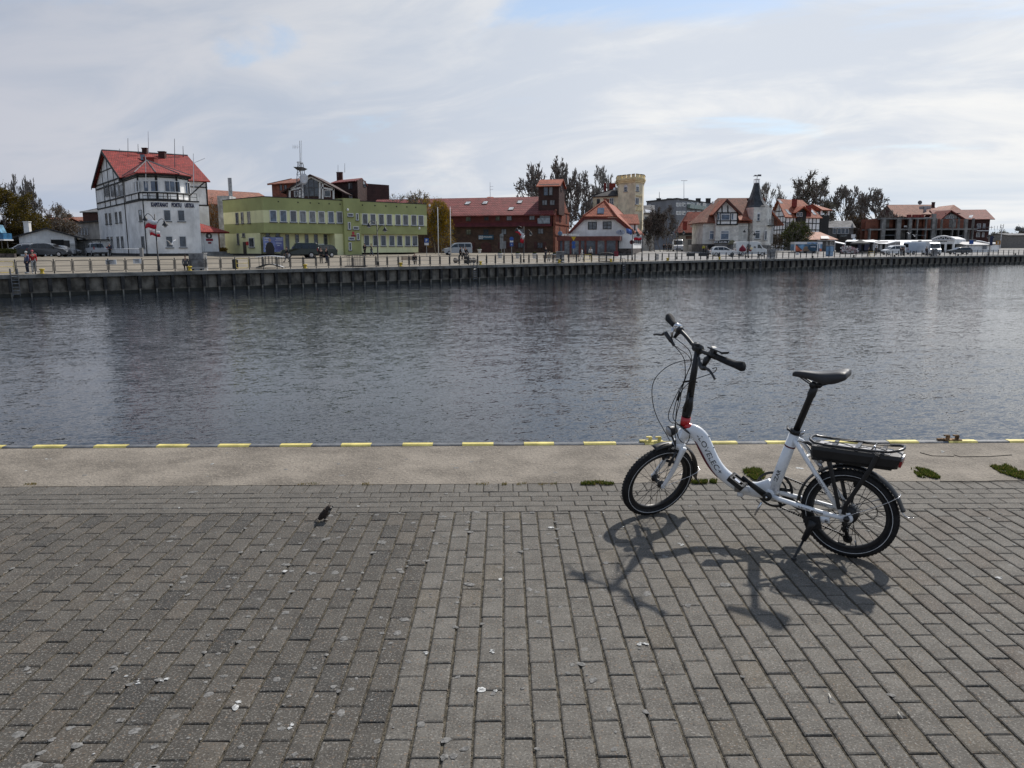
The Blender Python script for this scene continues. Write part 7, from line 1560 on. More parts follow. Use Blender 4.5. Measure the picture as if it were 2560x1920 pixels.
D0, D1 = gp(r5(1625, 0)[0], A1.y + 1.5), gp(r5(1742, 0)[0], A1.y + 2.2); pdm = Pl(D0, D1); zt_, ze_ = pdm.uv(*r5(1690, 608))[1], pdm.uv(*r5(1690, 672))[1]
m = MB(); pdm.shape(m, [(0, zE - 1.5), (pdm.len, zE - 1.5), (pdm.len, ze_ - .2), (pdm.len / 2, zt_ - .3), (0, ze_ - .2)], -3, 0); m.build('dormer', M_TIMBER, T)
for x in (1638, 1682): window(T, pdm, r5(x, 690), r5(x + 35, 745), M_FRAME_W, M_PANE, sill=False, off=.01)
m = MB(); roof_quad(m, [pdm.P(-1, ze_ - .4, .8), pdm.P(pdm.len / 2, zt_, .8), pdm.P(pdm.len / 2, zt_, -5), pdm.P(-1, ze_ - .4, -5)], .25); roof_quad(m, [pdm.P(pdm.len + 1, ze_ - .4, .8), pdm.P(pdm.len / 2, zt_, .8), pdm.P(pdm.len / 2, zt_, -5), pdm.P(pdm.len + 1, ze_ - .4, -5)], .25); m.build('dormer_roof', M_ROOF_OR, T)
# belvedere turret
B0, B1 = gp(r5(1935, 0)[0], 206), gp(r5(2044, 0)[0], 207); pq = Pl(B0, B1); nb2 = V((-pq.u.y, pq.u.x)); z0_, z1_, z2_ = pq.uv(*r5(1990, 795))[1], pq.uv(*r5(1990, 668))[1], pq.uv(*r5(1910, 578))[1]
box_part(T, 'turret_base', M_TIMBER, rect2(B0, pq.u, nb2, pq.len, 5), 0, z0_ + 1.3)
for k in (0, 1):
 for j in (0, 1): q = B0 + pq.u * (.2 + k * (pq.len - .4)) + nb2 * (.2 + j * 4.6); box_part(T, 'turret_post', M_PL_WHITE, rect2(q - pq.u * .2 - nb2 * .2, pq.u, nb2, .4, .4), z0_ + 1.3, z1_)
c = B0 + pq.u * pq.len / 2 + nb2 * 2.5; rr = [c + (p - c) * 1.25 for p in rect2(B0, pq.u, nb2, pq.len, 5)]
m = MB()
for i in range(4): m.prism([v3(rr[i], z1_), v3(rr[(i + 1) % 4], z1_), v3(c - pq.u * 2.2, z2_)], (0, 0, .22))
m.build('turret_roof', M_VROOF2, T)
# low grey house with veranda, market kiosks
def simple_house(name, label, cat, rp, x0, x1, d0, d1, y_eave, y_ridge, wall_m, roof_m, depth=9, ov=.5, hip=0.0, xm=None):
 A0, A1 = gp(rp(x0, 0)[0], d0), gp(rp(x1, 0)[0], d1); pl = Pl(A0, A1); nb = V((-pl.u.y, pl.u.x)); xm = xm or (x0 + x1) / 2
 T = thing(name, label, cat, base_of(A0)); z1 = pl.uv(*rp(xm, y_eave))[1]; pr = Pl(A0 + nb * depth / 2, A1 + nb * depth / 2); z2 = pr.uv(*rp(xm, y_ridge))[1]
 box_part(T, 'wall', wall_m, rect2(A0, pl.u, nb, pl.len, depth), -.3, z1)
 h = pl.len * hip; a, c = A0 - pl.u * ov, A1 + pl.u * ov; r0, r1_ = A0 - pl.u * ov + pl.u * h + nb * depth / 2, A1 + pl.u * ov - pl.u * h + nb * depth / 2
 m = MB(); roof_quad(m, [v3(a - nb * ov, z1 - .1), v3(c - nb * ov, z1 - .1), v3(r1_, z2), v3(r0, z2)], .2); roof_quad(m, [v3(a + nb * (depth + ov), z1 - .1), v3(c + nb * (depth + ov), z1 - .1), v3(r1_, z2), v3(r0, z2)], .2)
 if hip: roof_quad(m, [v3(a - nb * ov, z1 - .1), v3(a + nb * (depth + ov), z1 - .1), v3(r0, z2)], .2); roof_quad(m, [v3(c - nb * ov, z1 - .1), v3(c + nb * (depth + ov), z1 - .1), v3(r1_, z2)], .2)
 m.build('roof', roof_m, T)
 if not hip:
  for q, s in ((A0, .02), (A1, -.3)): m = MB(); m.prism([v3(q + pl.u * s, z1), v3(q + pl.u * s + nb * depth, z1), v3(q + pl.u * s + nb * depth / 2, z2 - .2)], v3(pl.u * .28, 0)); m.build('gable_wall', wall_m, T)
 return T, pl
M_DKPL = mat('plaster_dark', (0.15, 0.145, 0.14), 0.9, vary=0.15, vscale=0.6, streak=0.2)
T, pl = simple_house('veranda_house', 'low dark grey house with grey roof and white framed glazed veranda', 'house', r6, 262, 1040, 216, 214, 885, 775, M_DKPL, M_ROOF_GR, 9)
for x in (700, 780, 850, 915): window(T, pl, r6(x, 905), r6(x + 60, 1000), M_FRAME_W, M_PANE, sill=False, off=.3)
plate(T, pl, r6(680, 885), r6(1010, 900), M_FRAME_W, 'fascia', .0, .6)
m = MB(); pl.shape(m, [pl.uv(*r6(1000, 905)), pl.uv(*r6(1062, 905)), pl.uv(*r6(1036, 815))], .2, .5); m.build('white_gable', M_FRAME_G, T)
plate(T, pl, r6(780, 1005), r6(1050, 1085), M_PLINTH, 'terrace', .2, 2.5); plate(T, pl, r6(800, 1020), r6(910, 1052), mat('chalk_board', (0.12, 0.13, 0.13), 0.6, vary=.4, vscale=3), 'board', 2.51, 2.58); plate(T, pl, r6(982, 1010), r6(1050, 1075), M_FRAME_W, 'white_panel', 2.51, 2.58); chimney(T, r6(360, 0)[0], r6(470, 0)[0], r6(0, 790)[1], r6(0, 870)[1], 213, M_DKPL)
T, pl = simple_house('salmon_roof_kiosk', 'low fish bar with salmon coloured metal roof behind the painted trailer', 'kiosk', r6, 150, 740, 187, 187, 1090, 968, M_DKPL, mat_rows('roof_salmon', (0.46, 0.25, 0.175), (0.30, 0.16, 0.11), 0.5, 6.0, bump=0.3, vary=0.1), 9, .5, .3)
plate(T, pl, r6(420, 1108), r6(725, 1118), M_FRAME_W, 'fascia', .3, .9)
m = MB(); roof_quad(m, [atp(*r6(500, 1082), 185.2), atp(*r6(655, 1082), 185.2), atp(*r6(620, 1035), 188), atp(*r6(500, 1035), 188)], .1); m.build('pale_roof_sheet', M_FRAME_G, T)
for a in ((590, 1135, 615, 1195), (660, 1135, 690, 1195)): window(T, pl, r6(*a[:2]), r6(*a[2:]), M_FRAME_W, M_PANE, sill=False)
# painted trailer
A0, A1 = gp(r6(47, 0)[0], 168), gp(r6(443, 0)[0], 168); A2 = gp(r6(523, 0)[0], 171); pl, pe = Pl(A0, A1), Pl(A1, A2); nb = V((-pl.u.y, pl.u.x))
T = thing('painted_trailer', 'fish stall trailer painted with blue sea mural and orange fish', 'trailer', base_of(A0)); z0_, z1_, z2_ = pl.uv(*r6(240, 1310))[1], pl.uv(*r6(240, 1178))[1], pl.uv(*r6(240, 1138))[1]; gg = gz(A0.x, A0.y)
box_part(T, 'body', mat('trailer_blue', (0.12, 0.24, 0.38), 0.6, vary=0.3, vscale=0.6), [A0, A1, A2, A2 + nb * 2, A0 + nb * 2.6], gg + .5, z1_); box_part(T, 'top_panel', M_FRAME_W, [A0 - nb * .06, A1 - nb * .06, A2, A2 + nb * 2, A0 + nb * 2.6], z1_ + .004, z2_)
m = MB(); pl.slab(m, -.1, .12, gg + .3, z2_, 0, .07); pl.slab(m, pl.len - .14, pl.len + .05, gg + .3, z2_, 0, .07); m.build('white_edge', M_FRAME_W, T)
def blob(pts, material, name, rp=r6, o=(.0, .03)): m = MB(); pl.shape(m, [pl.uv(*rp(x, y)) for x, y in pts], *o); m.build(name, material, T)
M_ORF = mat('mural_orange', (0.52, 0.13, 0.06), 0.6, vary=.3, vscale=1)
blob([(62, 1300), (60, 1195), (110, 1230), (185, 1280), (150, 1300)], M_ORF, 'painted_fish'); blob([(64, 1190), (85, 1190), (175, 1275), (150, 1285)], mat('mural_brown', (0.16, 0.09, 0.06), 0.6), 'painted_shape', o=(.03, .045)); blob([(185, 1298), (200, 1235), (240, 1212), (285, 1225), (300, 1298)], mat('mural_rock', (0.22, 0.15, 0.10), 0.6, vary=.3, vscale=1), 'painted_rock')
m = MB(); c_u, c_z = pl.uv(*r6(363, 1237)); pl.shape(m, [(c_u + 1.15 * 1.55 * .62 * math.cos(t), c_z + .78 * math.sin(t)) for t in [i * math.pi / 10 for i in range(20)]], 0, .04); m.build('painted_oval', mat('mural_dark_blue', (0.025, 0.065, 0.11), 0.6), T)
for i in range(6): plate(T, pl, r6(322 + i * 15, 1214 - (i > 2) * 2), r6(332 + i * 15, 1232 + (i > 3) * 4), M_BW, 'letter_stroke', .041, .05)
plate(T, pl, r6(262, 1148), r6(440, 1172), mat('letter_blue', (0.09, 0.22, 0.40), .6, vary=.3, vscale=3), 'blue_lettering_strip', .065, .08)
plate(T, pe, r6(462, 1180), r6(486, 1250), M_BW, 'poster', .0, .04); plate(T, pe, r6(478, 1255), r6(512, 1300), M_ORF, 'poster', .0, .04)
for x in (110, 230, 380): m = MB(); m.smooth = True; c = pl.pp(*r6(x, 1335), -.2); m.lathe([(.20, -.1), (.33, -.08), (.33, .08), (.2, .1)], V((c.x, c.y, gg + .33)), v3(pl.n, 0), 12); m.build('wheel', M_RUB, T)
plate(T, pl, r6(60, 1300), r6(430, 1335), M_FRAME_G, 'skirt', -.3, -.2)
# portable toilet
A0, A1, A2 = gp(r6(588, 0)[0], 152), gp(r6(655, 0)[0], 151), gp(r6(720, 0)[0], 152); gg = gz(A1.x, A1.y); zt = Pl(A0, A1).uv(*r6(620, 1212))[1]; T = thing('portable_toilet', 'blue portable toilet cabin standing on the far promenade', 'toilet cabin', base_of(A1)); M_TB = mat('toilet_blue', (0.10, 0.20, 0.32), 0.55, vary=0.1)
box_part(T, 'cabin', M_TB, [A0, A1, A2, A2 + (A0 - A1)], gg, zt); box_part(T, 'roof', M_FRAME_G, [A0 - V((.1, .1)), A1 - V((0, .1)), A2 + V((.1, 0)), A2 + (A0 - A1) + V((0, .1))], zt + .004, zt + .2); pd = Pl(A1, A2); m = MB(); pd.slab(m, .12, pd.len - .12, gg + .12, zt - .12, 0, .04); m.build('door', mat('toilet_door', (0.16, 0.27, 0.40), 0.55), T); pd2 = Pl(A0, A1); m = MB(); pd2.slab(m, .12, pd2.len - .12, gg + .12, zt - .12, 0, .03); m.build('side_panel', mat('toilet_side', (0.13, 0.25, 0.40), 0.55), T)
# stalls, awnings and parasols
def awning(label, rp, pts_front, pts_back, d0, d1, legs=(), material=None, name='awning'):
 T = thing(name, label, 'awning', V((atp(*rp(*pts_front[0]), d0).x, d0, gz(atp(*rp(*pts_front[0]), d0).x, d0)))); m = MB(); F = [atp(*rp(*p), d0) for p in pts_front]; K = [atp(*rp(*p), d1) for p in pts_back]
 for i in range(len(F) - 1): roof_quad(m, [F[i], F[i + 1], K[i + 1], K[i]], .12)
 m.build('canvas', material or M_MASTW, T)
 for x in legs: q = atp(*rp(x, pts_front[0][1]), d0); m = MB(); m.tube([V((q.x, q.y, gz(q.x, q.y))), V((q.x, q.y, F[0].z - .1))], .05, 4); m.build('leg', M_MASTW, T)
 return T
awning('small white sloping awning right of the portable toilet', r6, [(738, 1140), (925, 1178)], [(750, 1128), (915, 1160)], 166, 168, (745, 915))
awning('long low white canopy above the dark market stalls', r6, [(920, 1128), (1160, 1128), (1255, 1130), (1440, 1140)], [(960, 1104), (1170, 1106), (1290, 1108), (1400, 1100)], 172, 176, (930, 1420))
awning('drooping white canopy over the stalls left of the white van', r6, [(1410, 1150), (1500, 1162), (1650, 1168), (1800, 1128)], [(1390, 1100), (1500, 1120), (1700, 1125), (1800, 1103)], 176, 180, (1430, 1660, 1790))
awning('white pitched market canopy behind the white van', r6, [(1870, 1190), (2010, 1190), (2062, 1150)], [(1880, 1120), (1985, 1118), (2060, 1112)], 182, 186, (1880, 2000))
T = thing('parasol', 'large dark grey market parasol in front of the black stalls', 'parasol', gpt(r6(1180, 0)[0], 168)); c = atp(*r6(1180, 1100), 168); rz = atp(*r6(1180, 1160), 168).z; hw = (atp(*r6(1350, 1160), 168) - atp(*r6(1180, 1160), 168)).length
m = MB(); m.lathe([(.05, c.z - rz), (hw * .55, (c.z - rz) * .45), (hw, 0.0), (hw, -.25), (hw - .05, -.25), (hw * .5, (c.z - rz) * .35)], V((c.x, c.y, rz)), (0, 0, 1), 8, cap=False); m.build('canvas', mat('parasol_grey', (0.05, 0.052, 0.055), 0.85, vary=.15), T); m = MB(); m.tube([V((c.x, c.y, gz(c.x, c.y))), c], .05, 6); m.build('pole', M_MASTG, T)
T = thing('market_stall', 'row of dark market stalls with goods under the white canopy', 'stall', gpt(r6(1200, 0)[0], 174)); pl = Pl(gp(r6(930, 0)[0], 174), gp(r6(1660, 0)[0], 178)); gg = 0.4
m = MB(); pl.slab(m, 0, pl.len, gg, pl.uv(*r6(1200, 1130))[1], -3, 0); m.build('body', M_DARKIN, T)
for x, w_, mt in ((1120, 60, M_NAVY), (1235, 80, M_NAVY), (1375, 45, M_FRAME_G), (1420, 50, M_FRAME_W), (1600, 14, M_FRAME_W), (1500, 40, M_PL_GREY)): plate(T, pl, r6(x, 1175), r6(x + w_, 1285), mt, 'panel', .0, .3)
# souvenir racks: a mound of small bright things nobody could count
T = thing('souvenir_rack', 'rack crowded with pink and white souvenirs beside the dark stalls', 'rack', gpt(r6(1000, 0)[0], 165)); sv = MB(); cols = 0
for _ in range(330):
 t = rnd.random(); x = 860 + 280 * t + rnd.gauss(0, 10); y = rnd.uniform(1205 + 60 * t * t, 1335); c = atp(*r6(x, y), 165 + rnd.uniform(-.4, .4)); sv.cur = rnd.choice([0, 0, 1, 1, 2, 3]); sv.box(c, (rnd.uniform(.08, .28), .1, rnd.uniform(.08, .26)), Matrix.Rotation(rnd.uniform(0, 3), 3, 'Y'))
sv.build('souvenirs', [M_FRAME_W, mat('pinkish', (0.42, 0.26, 0.28), .7), M_PL_GREY, M_DARKIN], T, kind='stuff'); pl2 = Pl(gp(r6(855, 0)[0], 166), gp(r6(1140, 0)[0], 166)); m = MB(); pl2.shape(m, [pl2.uv(*r6(860, 1345)), pl2.uv(*r6(1140, 1345)), pl2.uv(*r6(1110, 1245)), pl2.uv(*r6(960, 1190)), pl2.uv(*r6(870, 1215))], -.6, -.5); m.build('rack_board', M_DARKIN, T)
# concrete shell under construction
A0, A1 = gp(r7(-170, 0)[0], 214), gp(r7(1470, 0)[0], 212); pl = Pl(A0, A1); nb = V((-pl.u.y, pl.u.x)); T = thing('building_shell', 'unfinished concrete building shell with open bays and orange brick infill', 'building', base_of(A0))
zf = [pl.uv(*r7(600, y))[1] for y in (975, 808, 640)]
box_part(T, 'back_wall', M_BRICK_OR, rect2(A0 + nb * 6, pl.u, nb, pl.len, 1), 0, zf[2] - .2)
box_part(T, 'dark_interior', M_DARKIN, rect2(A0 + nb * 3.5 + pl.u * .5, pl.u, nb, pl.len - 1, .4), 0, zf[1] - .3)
for i, z in enumerate(zf): xx = pl.len if i < 2 else pl.uv(*r7(860, 640))[0]; m = MB(); pl.slab(m, 0 if i < 2 else pl.uv(*r7(20, 640))[0], xx, z - .38, z, -6, .1); m.build('floor_slab', M_CONCW, T)
for x, w_, y0 in ((-160, 22, 808), (35, 60, 640), (265, 55, 640), (322, 10, 640), (450, 40, 640), (488, 10, 640), (580, 14, 640), (715, 14, 640), (815, 52, 580), (870, 12, 650), (955, 12, 660), (1125, 12, 660), (1220, 10, 660), (1315, 40, 660), (1440, 14, 650)):
 u0, z1_ = pl.uv(*r7(x, y0)); u1_ = pl.uv(*r7(x + w_, y0))[0]; m = MB(); pl.slab(m, u0, u1_, 0, z1_, -.8, .14); m.build('column', M_CONCW, T)
for a in ((60, 650, 195, 790), (1130, 665, 1230, 790), (330, 835, 440, 970), (1330, 830, 1440, 975)): plate(T, pl, r7(*a[:2]), r7(*a[2:]), M_CONCW, 'wall_panel', -2.5, -2.2)
for a in ((-165, 655, 30, 1000), (200, 655, 262, 790), (335, 650, 440, 775), (600, 655, 705, 765), (730, 655, 800, 790), (500, 655, 570, 790), (720, 825, 800, 960), (985, 670, 1080, 790)): plate(T, pl, r7(*a[:2]), r7(*a[2:]), M_BRICK_OR, 'brick_infill', -3.2, -2.6)
for x in (445, 530, 570, 640): plate(T, pl, r7(x, 592), r7(x + 48, 648), M_CHIMR, 'brick_pallet', -1.5, -.4)
for a in ((395, 758, 440, 786), (690, 632, 808, 652)): plate(T, pl, r7(*a[:2]), r7(*a[2:]), M_FRAME_W, 'white_board', -1.2, -1.0)
for y, x0_, x1_ in ((910, 40, 245), (912, 575, 710), (918, 880, 950), (918, 1200, 1310)): m = MB(); m.tube([pl.pp(*r7(x0_, y), .0), pl.pp(*r7(x1_, y), .0)], .06, 4); m.build('guard_rail', M_METAL, T)
# red roofed brick buildings behind
T, pr7 = simple_house('steep_roof_house', 'brick house with steep weathered red roof behind the concrete shell', 'house', r7, 215, 905, 238, 238, 620, 440, M_BRICK_DK, M_ROOF_OLD, 12, .3)
chimney(T, r7(750, 0)[0], r7(788, 0)[0], r7(0, 400)[1], r7(0, 460)[1], 240); plate(T, pr7, r7(575, 470), r7(700, 515), M_PL_GREY, 'grey_dormer', 1, 3); plate(T, pr7, r7(580, 480), r7(615, 580), M_METAL, 'duct', 3.1, 3.6); m = MB(); m.lathe([(.05, -.1), (.55, 0), (.6, .05), (.05, .02)], atp(*r7(613, 408), 236), (-.3, -1, .1), 12); m.build('dish', M_MASTG, T)
T, pl7 = simple_house('brick_gabled_hotel', 'dark brick building with red roof and half timbered front gable at the right', 'building', r7, 880, 1650, 224, 222, 660, 518, M_BRICK_DK, mat_rows('roof_deep_red_tiles', (0.25, 0.060, 0.042), (0.10, 0.025, 0.02), 0.34, 0.30, bump=0.6), 11, .9)
for a in ((1487, 732, 1547, 803), (1580, 732, 1616, 800), (1477, 868, 1533, 938), (1567, 868, 1602, 938)): window(T, pl7, r7(*a[:2]), r7(*a[2:]), M_FRAME_W, M_PANE, nx=2, ny=3, sill=False)
G0, G1 = gp(r7(880, 0)[0], 219), gp(r7(1262, 0)[0], 219); pg_ = Pl(G0, G1); za, zb = pg_.uv(*r7(1070, 525))[1], pg_.uv(*r7(1070, 668))[1]; um = pg_.uv(*r7(1070, 525))[0]
m = MB(); pg_.shape(m, [(.4, zb), (pg_.len - .4, zb), (um, za - .4)], -3, 0); m.build('front_gable', M_PL_GREY, T); timber(pg_, [(um, zb, um, za - .5, .25), (.8, zb + .1, pg_.len - .8, zb + .1, .25), (pg_.len * .2, zb + 1.6, pg_.len * .8, zb + 1.6, .22), (pg_.len * .3, zb, pg_.len * .3, zb + 1.6, .2), (pg_.len * .7, zb, pg_.len * .7, zb + 1.6, .2)], 0, .08, root=T)
for x in (1003, 1065): window(T, pg_, r7(x, 610), r7(x + 60, 655), M_FRAME_W, M_PANE, nx=2, ny=2, sill=False, off=.03)
m = MB(); roof_quad(m, [pg_.P(-.5, zb - .3, .9), pg_.P(um, za, .9), pg_.P(um, za, -7), pg_.P(-.5, zb - .3, -7)], .3); roof_quad(m, [pg_.P(pg_.len + .5, zb - .3, .9), pg_.P(um, za, .9), pg_.P(um, za, -7), pg_.P(pg_.len + .5, zb - .3, -7)], .3); m.build('gable_roof', MATS['roof_deep_red_tiles'], T)
m = MB(); roof_quad(m, [atp(*r7(640, 585), 228), atp(*r7(1000, 590), 226), atp(*r7(1260, 525), 232), atp(*r7(1135, 442), 234), atp(*r7(900, 470), 234)], .3); m.build('rear_roof', M_ROOF_OLD, T)
m = MB(); roof_quad(m, [atp(*r7(1358, 640), 220.2), atp(*r7(1412, 640), 220.2), atp(*r7(1435, 600), 221.6), atp(*r7(1378, 600), 221.6)], .15); m.build('skylight', M_SKYL, T)
plate(T, pl7, r7(1452, 836), r7(1640, 848), M_FRAME_W, 'balcony_slab', .0, 1.6)
m = MB()
for k in range(10): q = pl7.P(pl7.uv(*r7(1452, 800))[0] + k * .75, pl7.uv(*r7(1452, 836))[1], 1.5); m.tube([q, q + V((0, 0, 1.2))], .05, 4)
m.tube([pl7.pp(*r7(1452, 790), 1.5), pl7.pp(*r7(1700, 790), 1.5)], .06, 4); m.build('balcony_railing', M_MASTG, T)
# market hall with arched roof
A0, A1 = gp(r7(790, 0)[0], 190), gp(r7(1135, 0)[0], 187); pl = Pl(A0, A1); nb = V((-pl.u.y, pl.u.x)); T = thing('market_hall', 'white market hall with arched truss roof and black lettering', 'building', base_of(A0)); z0_, z1_ = pl.uv(*r7(950, 1045))[1], pl.uv(*r7(950, 982))[1]; zt = pl.uv(*r7(960, 922))[1]
bk = gp(r7(1310, 0)[0], 203) - A1
box_part(T, 'fascia', M_PL_WHITE, [A0, A1, A1 + bk, A0 + bk], z0_, z1_); box_part(T, 'interior', M_DARKIN, [A0 + nb * 2 + pl.u, A1 + nb * 2 - pl.u, A1 + bk, A0 + bk], 0, z0_ - .004)
for t in (0.02, .3, .62, .97): m = MB(); pl.slab(m, pl.len * t - .2, pl.len * t + .2, 0, z0_ - .004, -.5, 0); m.build('column', M_PL_WHITE, T)
n = 10; arc_pts = [(pl.len * i / n, z1_ + (zt - z1_) * math.sin(math.pi * (0.06 + .88 * i / n))) for i in range(n + 1)]
m = MB(); n3 = V((bk.x, bk.y, 0))
for (ua, za), (ub2, zb) in zip(arc_pts, arc_pts[1:]): roof_quad(m, [pl.P(ua, za), pl.P(ub2, zb), pl.P(ub2, zb) + n3, pl.P(ua, za) + n3], .2)
m.build('arched_roof', M_MASTW, T)
m = MB(); m.tube([pl.P(a, z, .15) for a, z in arc_pts], .17, 5); m.tube([pl.P(0, z1_, .15), pl.P(pl.len, z1_, .15)], .14, 5)
for i in range(1, 9, 2): m.tube([pl.P(*arc_pts[i], .15), pl.P(pl.len * (i + 1) / n, z1_, .15), pl.P(*arc_pts[i + 2 if i < 8 else i], .15)], .11, 4)
m.build('truss', M_MASTW, T)
m = MB(); pl.shape(m, [(a, z - .1) for a, z in arc_pts] + [(pl.len, z1_), (0, z1_)], -1.2, -1.0); m.build('arch_glazing', M_PANE, T)
for i, (xa, xb) in enumerate(((888, 897), (900, 912), (915, 924), (928, 938), (940, 948), (954, 962), (966, 972), (981, 990), (993, 1001), (1004, 1010), (1014, 1027))): plate(T, pl, r7(xa, 998 + (i % 2)), r7(xb, 1012), M_DECAL, 'letter_stroke', .0, .04)      # the word is too small to read in the photograph
# white wing right of the hall
T, pl = simple_house('white_market_wing', 'low white market wing with curved grey roof edge right of the arched hall', 'building', r7, 1310, 1680, 192, 196, 1050, 1010, M_PL_WHITE, M_FRAME_G, 8, .4)
for a in ((1565, 1060, 1640, 1130), (1330, 1060, 1360, 1180)): window(T, pl, r7(*a[:2]), r7(*a[2:]), M_FRAME_W, M_PANE, sill=False)
plate(T, pl, r7(1360, 1060), r7(1525, 1180), M_FRAME_W, 'roller_shutter', .0, .08)
m = MB(); n = 8; pts = [(1440 + 230 * i / n, 1000 + 52 * (i / n) ** 2) for i in range(n + 1)]; m.tube([pl.pp(x, y, .6) if False else pl.pp(*r7(x, y), .6) for x, y in pts], .16, 5); m.build('curved_edge', M_MASTW, T)
T, pl = simple_house('white_cabin', 'small white cabin behind the tall navy figure column', 'kiosk', r7, 1715, 1830, 200, 200, 1035, 1020, M_PL_WHITE, M_FRAME_G, 5, .2)
T, pl = simple_house('market_shed', 'long white flat market roof behind the white vans', 'building', r7, 30, 800, 196, 192, 1000, 985, M_PL_GREY, M_MASTW, 8, .4)
plate(T, pl, r7(585, 990), r7(635, 1030), M_DARKIN, 'opening', .0, .3)
T, pl = simple_house('grey_warehouse', 'hazy brownish grey warehouse with pitched roof at the far right', 'building', r7, 1970, 2330, 330, 330, 905, 880, mat('warehouse_haze_brown', (0.20, 0.185, 0.17), .9, vary=.1), M_ROOF_GR, 16, .5)  # wall colour carries painted distance haze
# trees and shrubs
def leaf_mat(name, a, b):
 if name in MATS: return MATS[name]
 MATS[name] = grass_mat(name, a, b); return MATS[name]
M_BARK = mat('bark_dark', (0.20, 0.175, 0.15), 0.9, vary=0.25, vscale=2)
M_BARK_L = mat('bark_pale', (0.30, 0.285, 0.26), 0.9, vary=0.3, vscale=2)
M_HAZEBARK = mat('bark_haze_grey', (0.20, 0.195, 0.185), 0.9, vary=0.15, vscale=1)  # distance haze painted into the bark colour of the far trees
def tree(name, label, px, depth, y_top, px0, px1, y_low=None, bark=None, leaves=None, n_leaf=0, seed=1, levels=5, upright=0.25, twig=0.010, leaf=0.22, fork=0.22, group=None, leaf_low=0.0, multi=1, kids=4):
 R = random.Random(seed); base = gpt(px, depth); H = atp(px, y_top, depth).z - base.z; W = (gp(px1, depth) - gp(px0, depth)).length; mid = gp((px0 + px1) / 2, depth)
 segs = [[], []]; tips = []
 def grow(p, d, L, r, lv):
  n = 4 if lv < 2 else 3; pts = [p]; q = p; dd = d
  for i in range(n):
   j = V((R.gauss(0, 1), R.gauss(0, 1), R.gauss(0, .7))) * (0.11 + .03 * lv)
   dd = (dd + j + V((0, 0, upright * (.10 if lv < 1 else .16)))).normalized(); q = q + dd * (L / n); pts.append(q)
  rads = [r * (1 - .55 * i / n) for i in range(n + 1)]
  segs[0 if lv < 1 else 1].append((pts, rads))
  if lv >= levels: tips.append((pts[-1], dd)); tips.append((pts[1], dd)); return
  k = kids if lv else kids + 3
  for c in range(k):
   t = (fork if lv == 0 else .3) + (1 - (fork if lv == 0 else .3)) * (c + R.random()) / k
   i = min(n - 1, int(t * n)); f = t * n - i; q = pts[i].lerp(pts[i + 1], f); dl = (pts[i + 1] - pts[i]).normalized()
   side = dl.orthogonal(); side.rotate(Matrix.Rotation(R.uniform(0, 6.28), 3, dl)); ang = R.uniform(.34, .78) * (1.15 if lv == 0 else 1)
   nd = (dl * math.cos(ang) + side * math.sin(ang)).normalized()
   grow(q, nd, L * R.uniform(.64, .88) * (1.0 - .30 * t if lv == 0 else 1 - .35 * t) * (1.10 if lv == 0 else 1), max(twig * .5, rads[i] * R.uniform(.36, .52)), lv + 1)
 for s_ in range(multi): grow(V((R.gauss(0, .05) * multi, R.gauss(0, .05) * multi, 0)), V((R.gauss(0, .12) * (multi > 1) , R.gauss(0, .12) * (multi > 1), 1)).normalized(), .55, .022 / math.sqrt(multi), 0)
 allp = [p for g in segs for pts, _ in g for p in pts]
 xs = sorted(p.x for p in allp); zmax = max(p.z for p in allp); lo, hi = xs[int(len(xs) * .005)], xs[int(len(xs) * .995) - 1]
 sx = W / (hi - lo); sz = H / zmax; off = V((mid.x - base.x, 0, 0)); cx = (lo + hi) / 2
 def tr(p):
  k = min(1, p.z / zmax * 2.2); return base + V(((p.x - cx * k) * sx + off.x * k, p.y * sx, p.z * sz))
 T = thing(name, label, 'tree' if H > 4.5 else 'shrub', base, group); rs = (sx + sz) / 2
 for g, nm in ((0, 'trunk'), (1, 'branches')):
  m = MB()
  for pts, rads in segs[g]: m.tube([tr(p) for p in pts], [max(twig, r * rs) for r in rads], 5 if g == 0 else 3, cap=False)
  m.build(nm, bark or M_BARK, T)
 if n_leaf:
  m = MB();
  for _ in range(n_leaf):
   p, d = R.choice(tips); p = tr(p) + V((R.gauss(0, 1), R.gauss(0, 1), R.gauss(0, 1))) * leaf * 1.6
   if leaf_low and p.z - base.z > H * leaf_low and R.random() < .8: continue
   a = V((R.gauss(0, 1), R.gauss(0, 1), R.gauss(0, 1))).normalized() * leaf * R.uniform(.5, 1.1); c = a.orthogonal().normalized() * leaf * R.uniform(.3, .7)
   m.add([p - a, p + c, p + a, p - c], [(0, 1, 2, 3)])
  m.build('foliage', leaves, T, kind='stuff')
 return T
tree('budding_tree', 'large olive brown tree coming into leaf at the left edge', 22, 130, 432, -60, 108, leaves=leaf_mat('leaf_olive', (0.055, 0.042, 0.010), (0.15, 0.115, 0.03)), n_leaf=17000, seed=3, leaf=.17, leaf_low=.82, fork=.06, kids=4)
tree('brown_shrub', 'dense brown shrub under the olive brown tree at the left edge', 15, 134, 540, -60, 70, seed=40, multi=4, levels=4, fork=.03, twig=.02, leaves=leaf_mat('leaf_under', (0.035, 0.026, 0.010), (0.09, 0.065, 0.025)), n_leaf=5000, leaf=.2)
tree('bare_tree', 'bare grey tree behind the olive brown tree at the left', 78, 150, 434, 38, 122, seed=5, twig=.011)
tree('bare_tree', 'small sparse tree between the garage and the grey shed', 128, 138, 507, 96, 186, seed=8, twig=.009, leaves=leaf_mat('leaf_rust', (0.09, 0.05, 0.02), (0.18, 0.11, 0.05)), n_leaf=1500, leaf=.12)
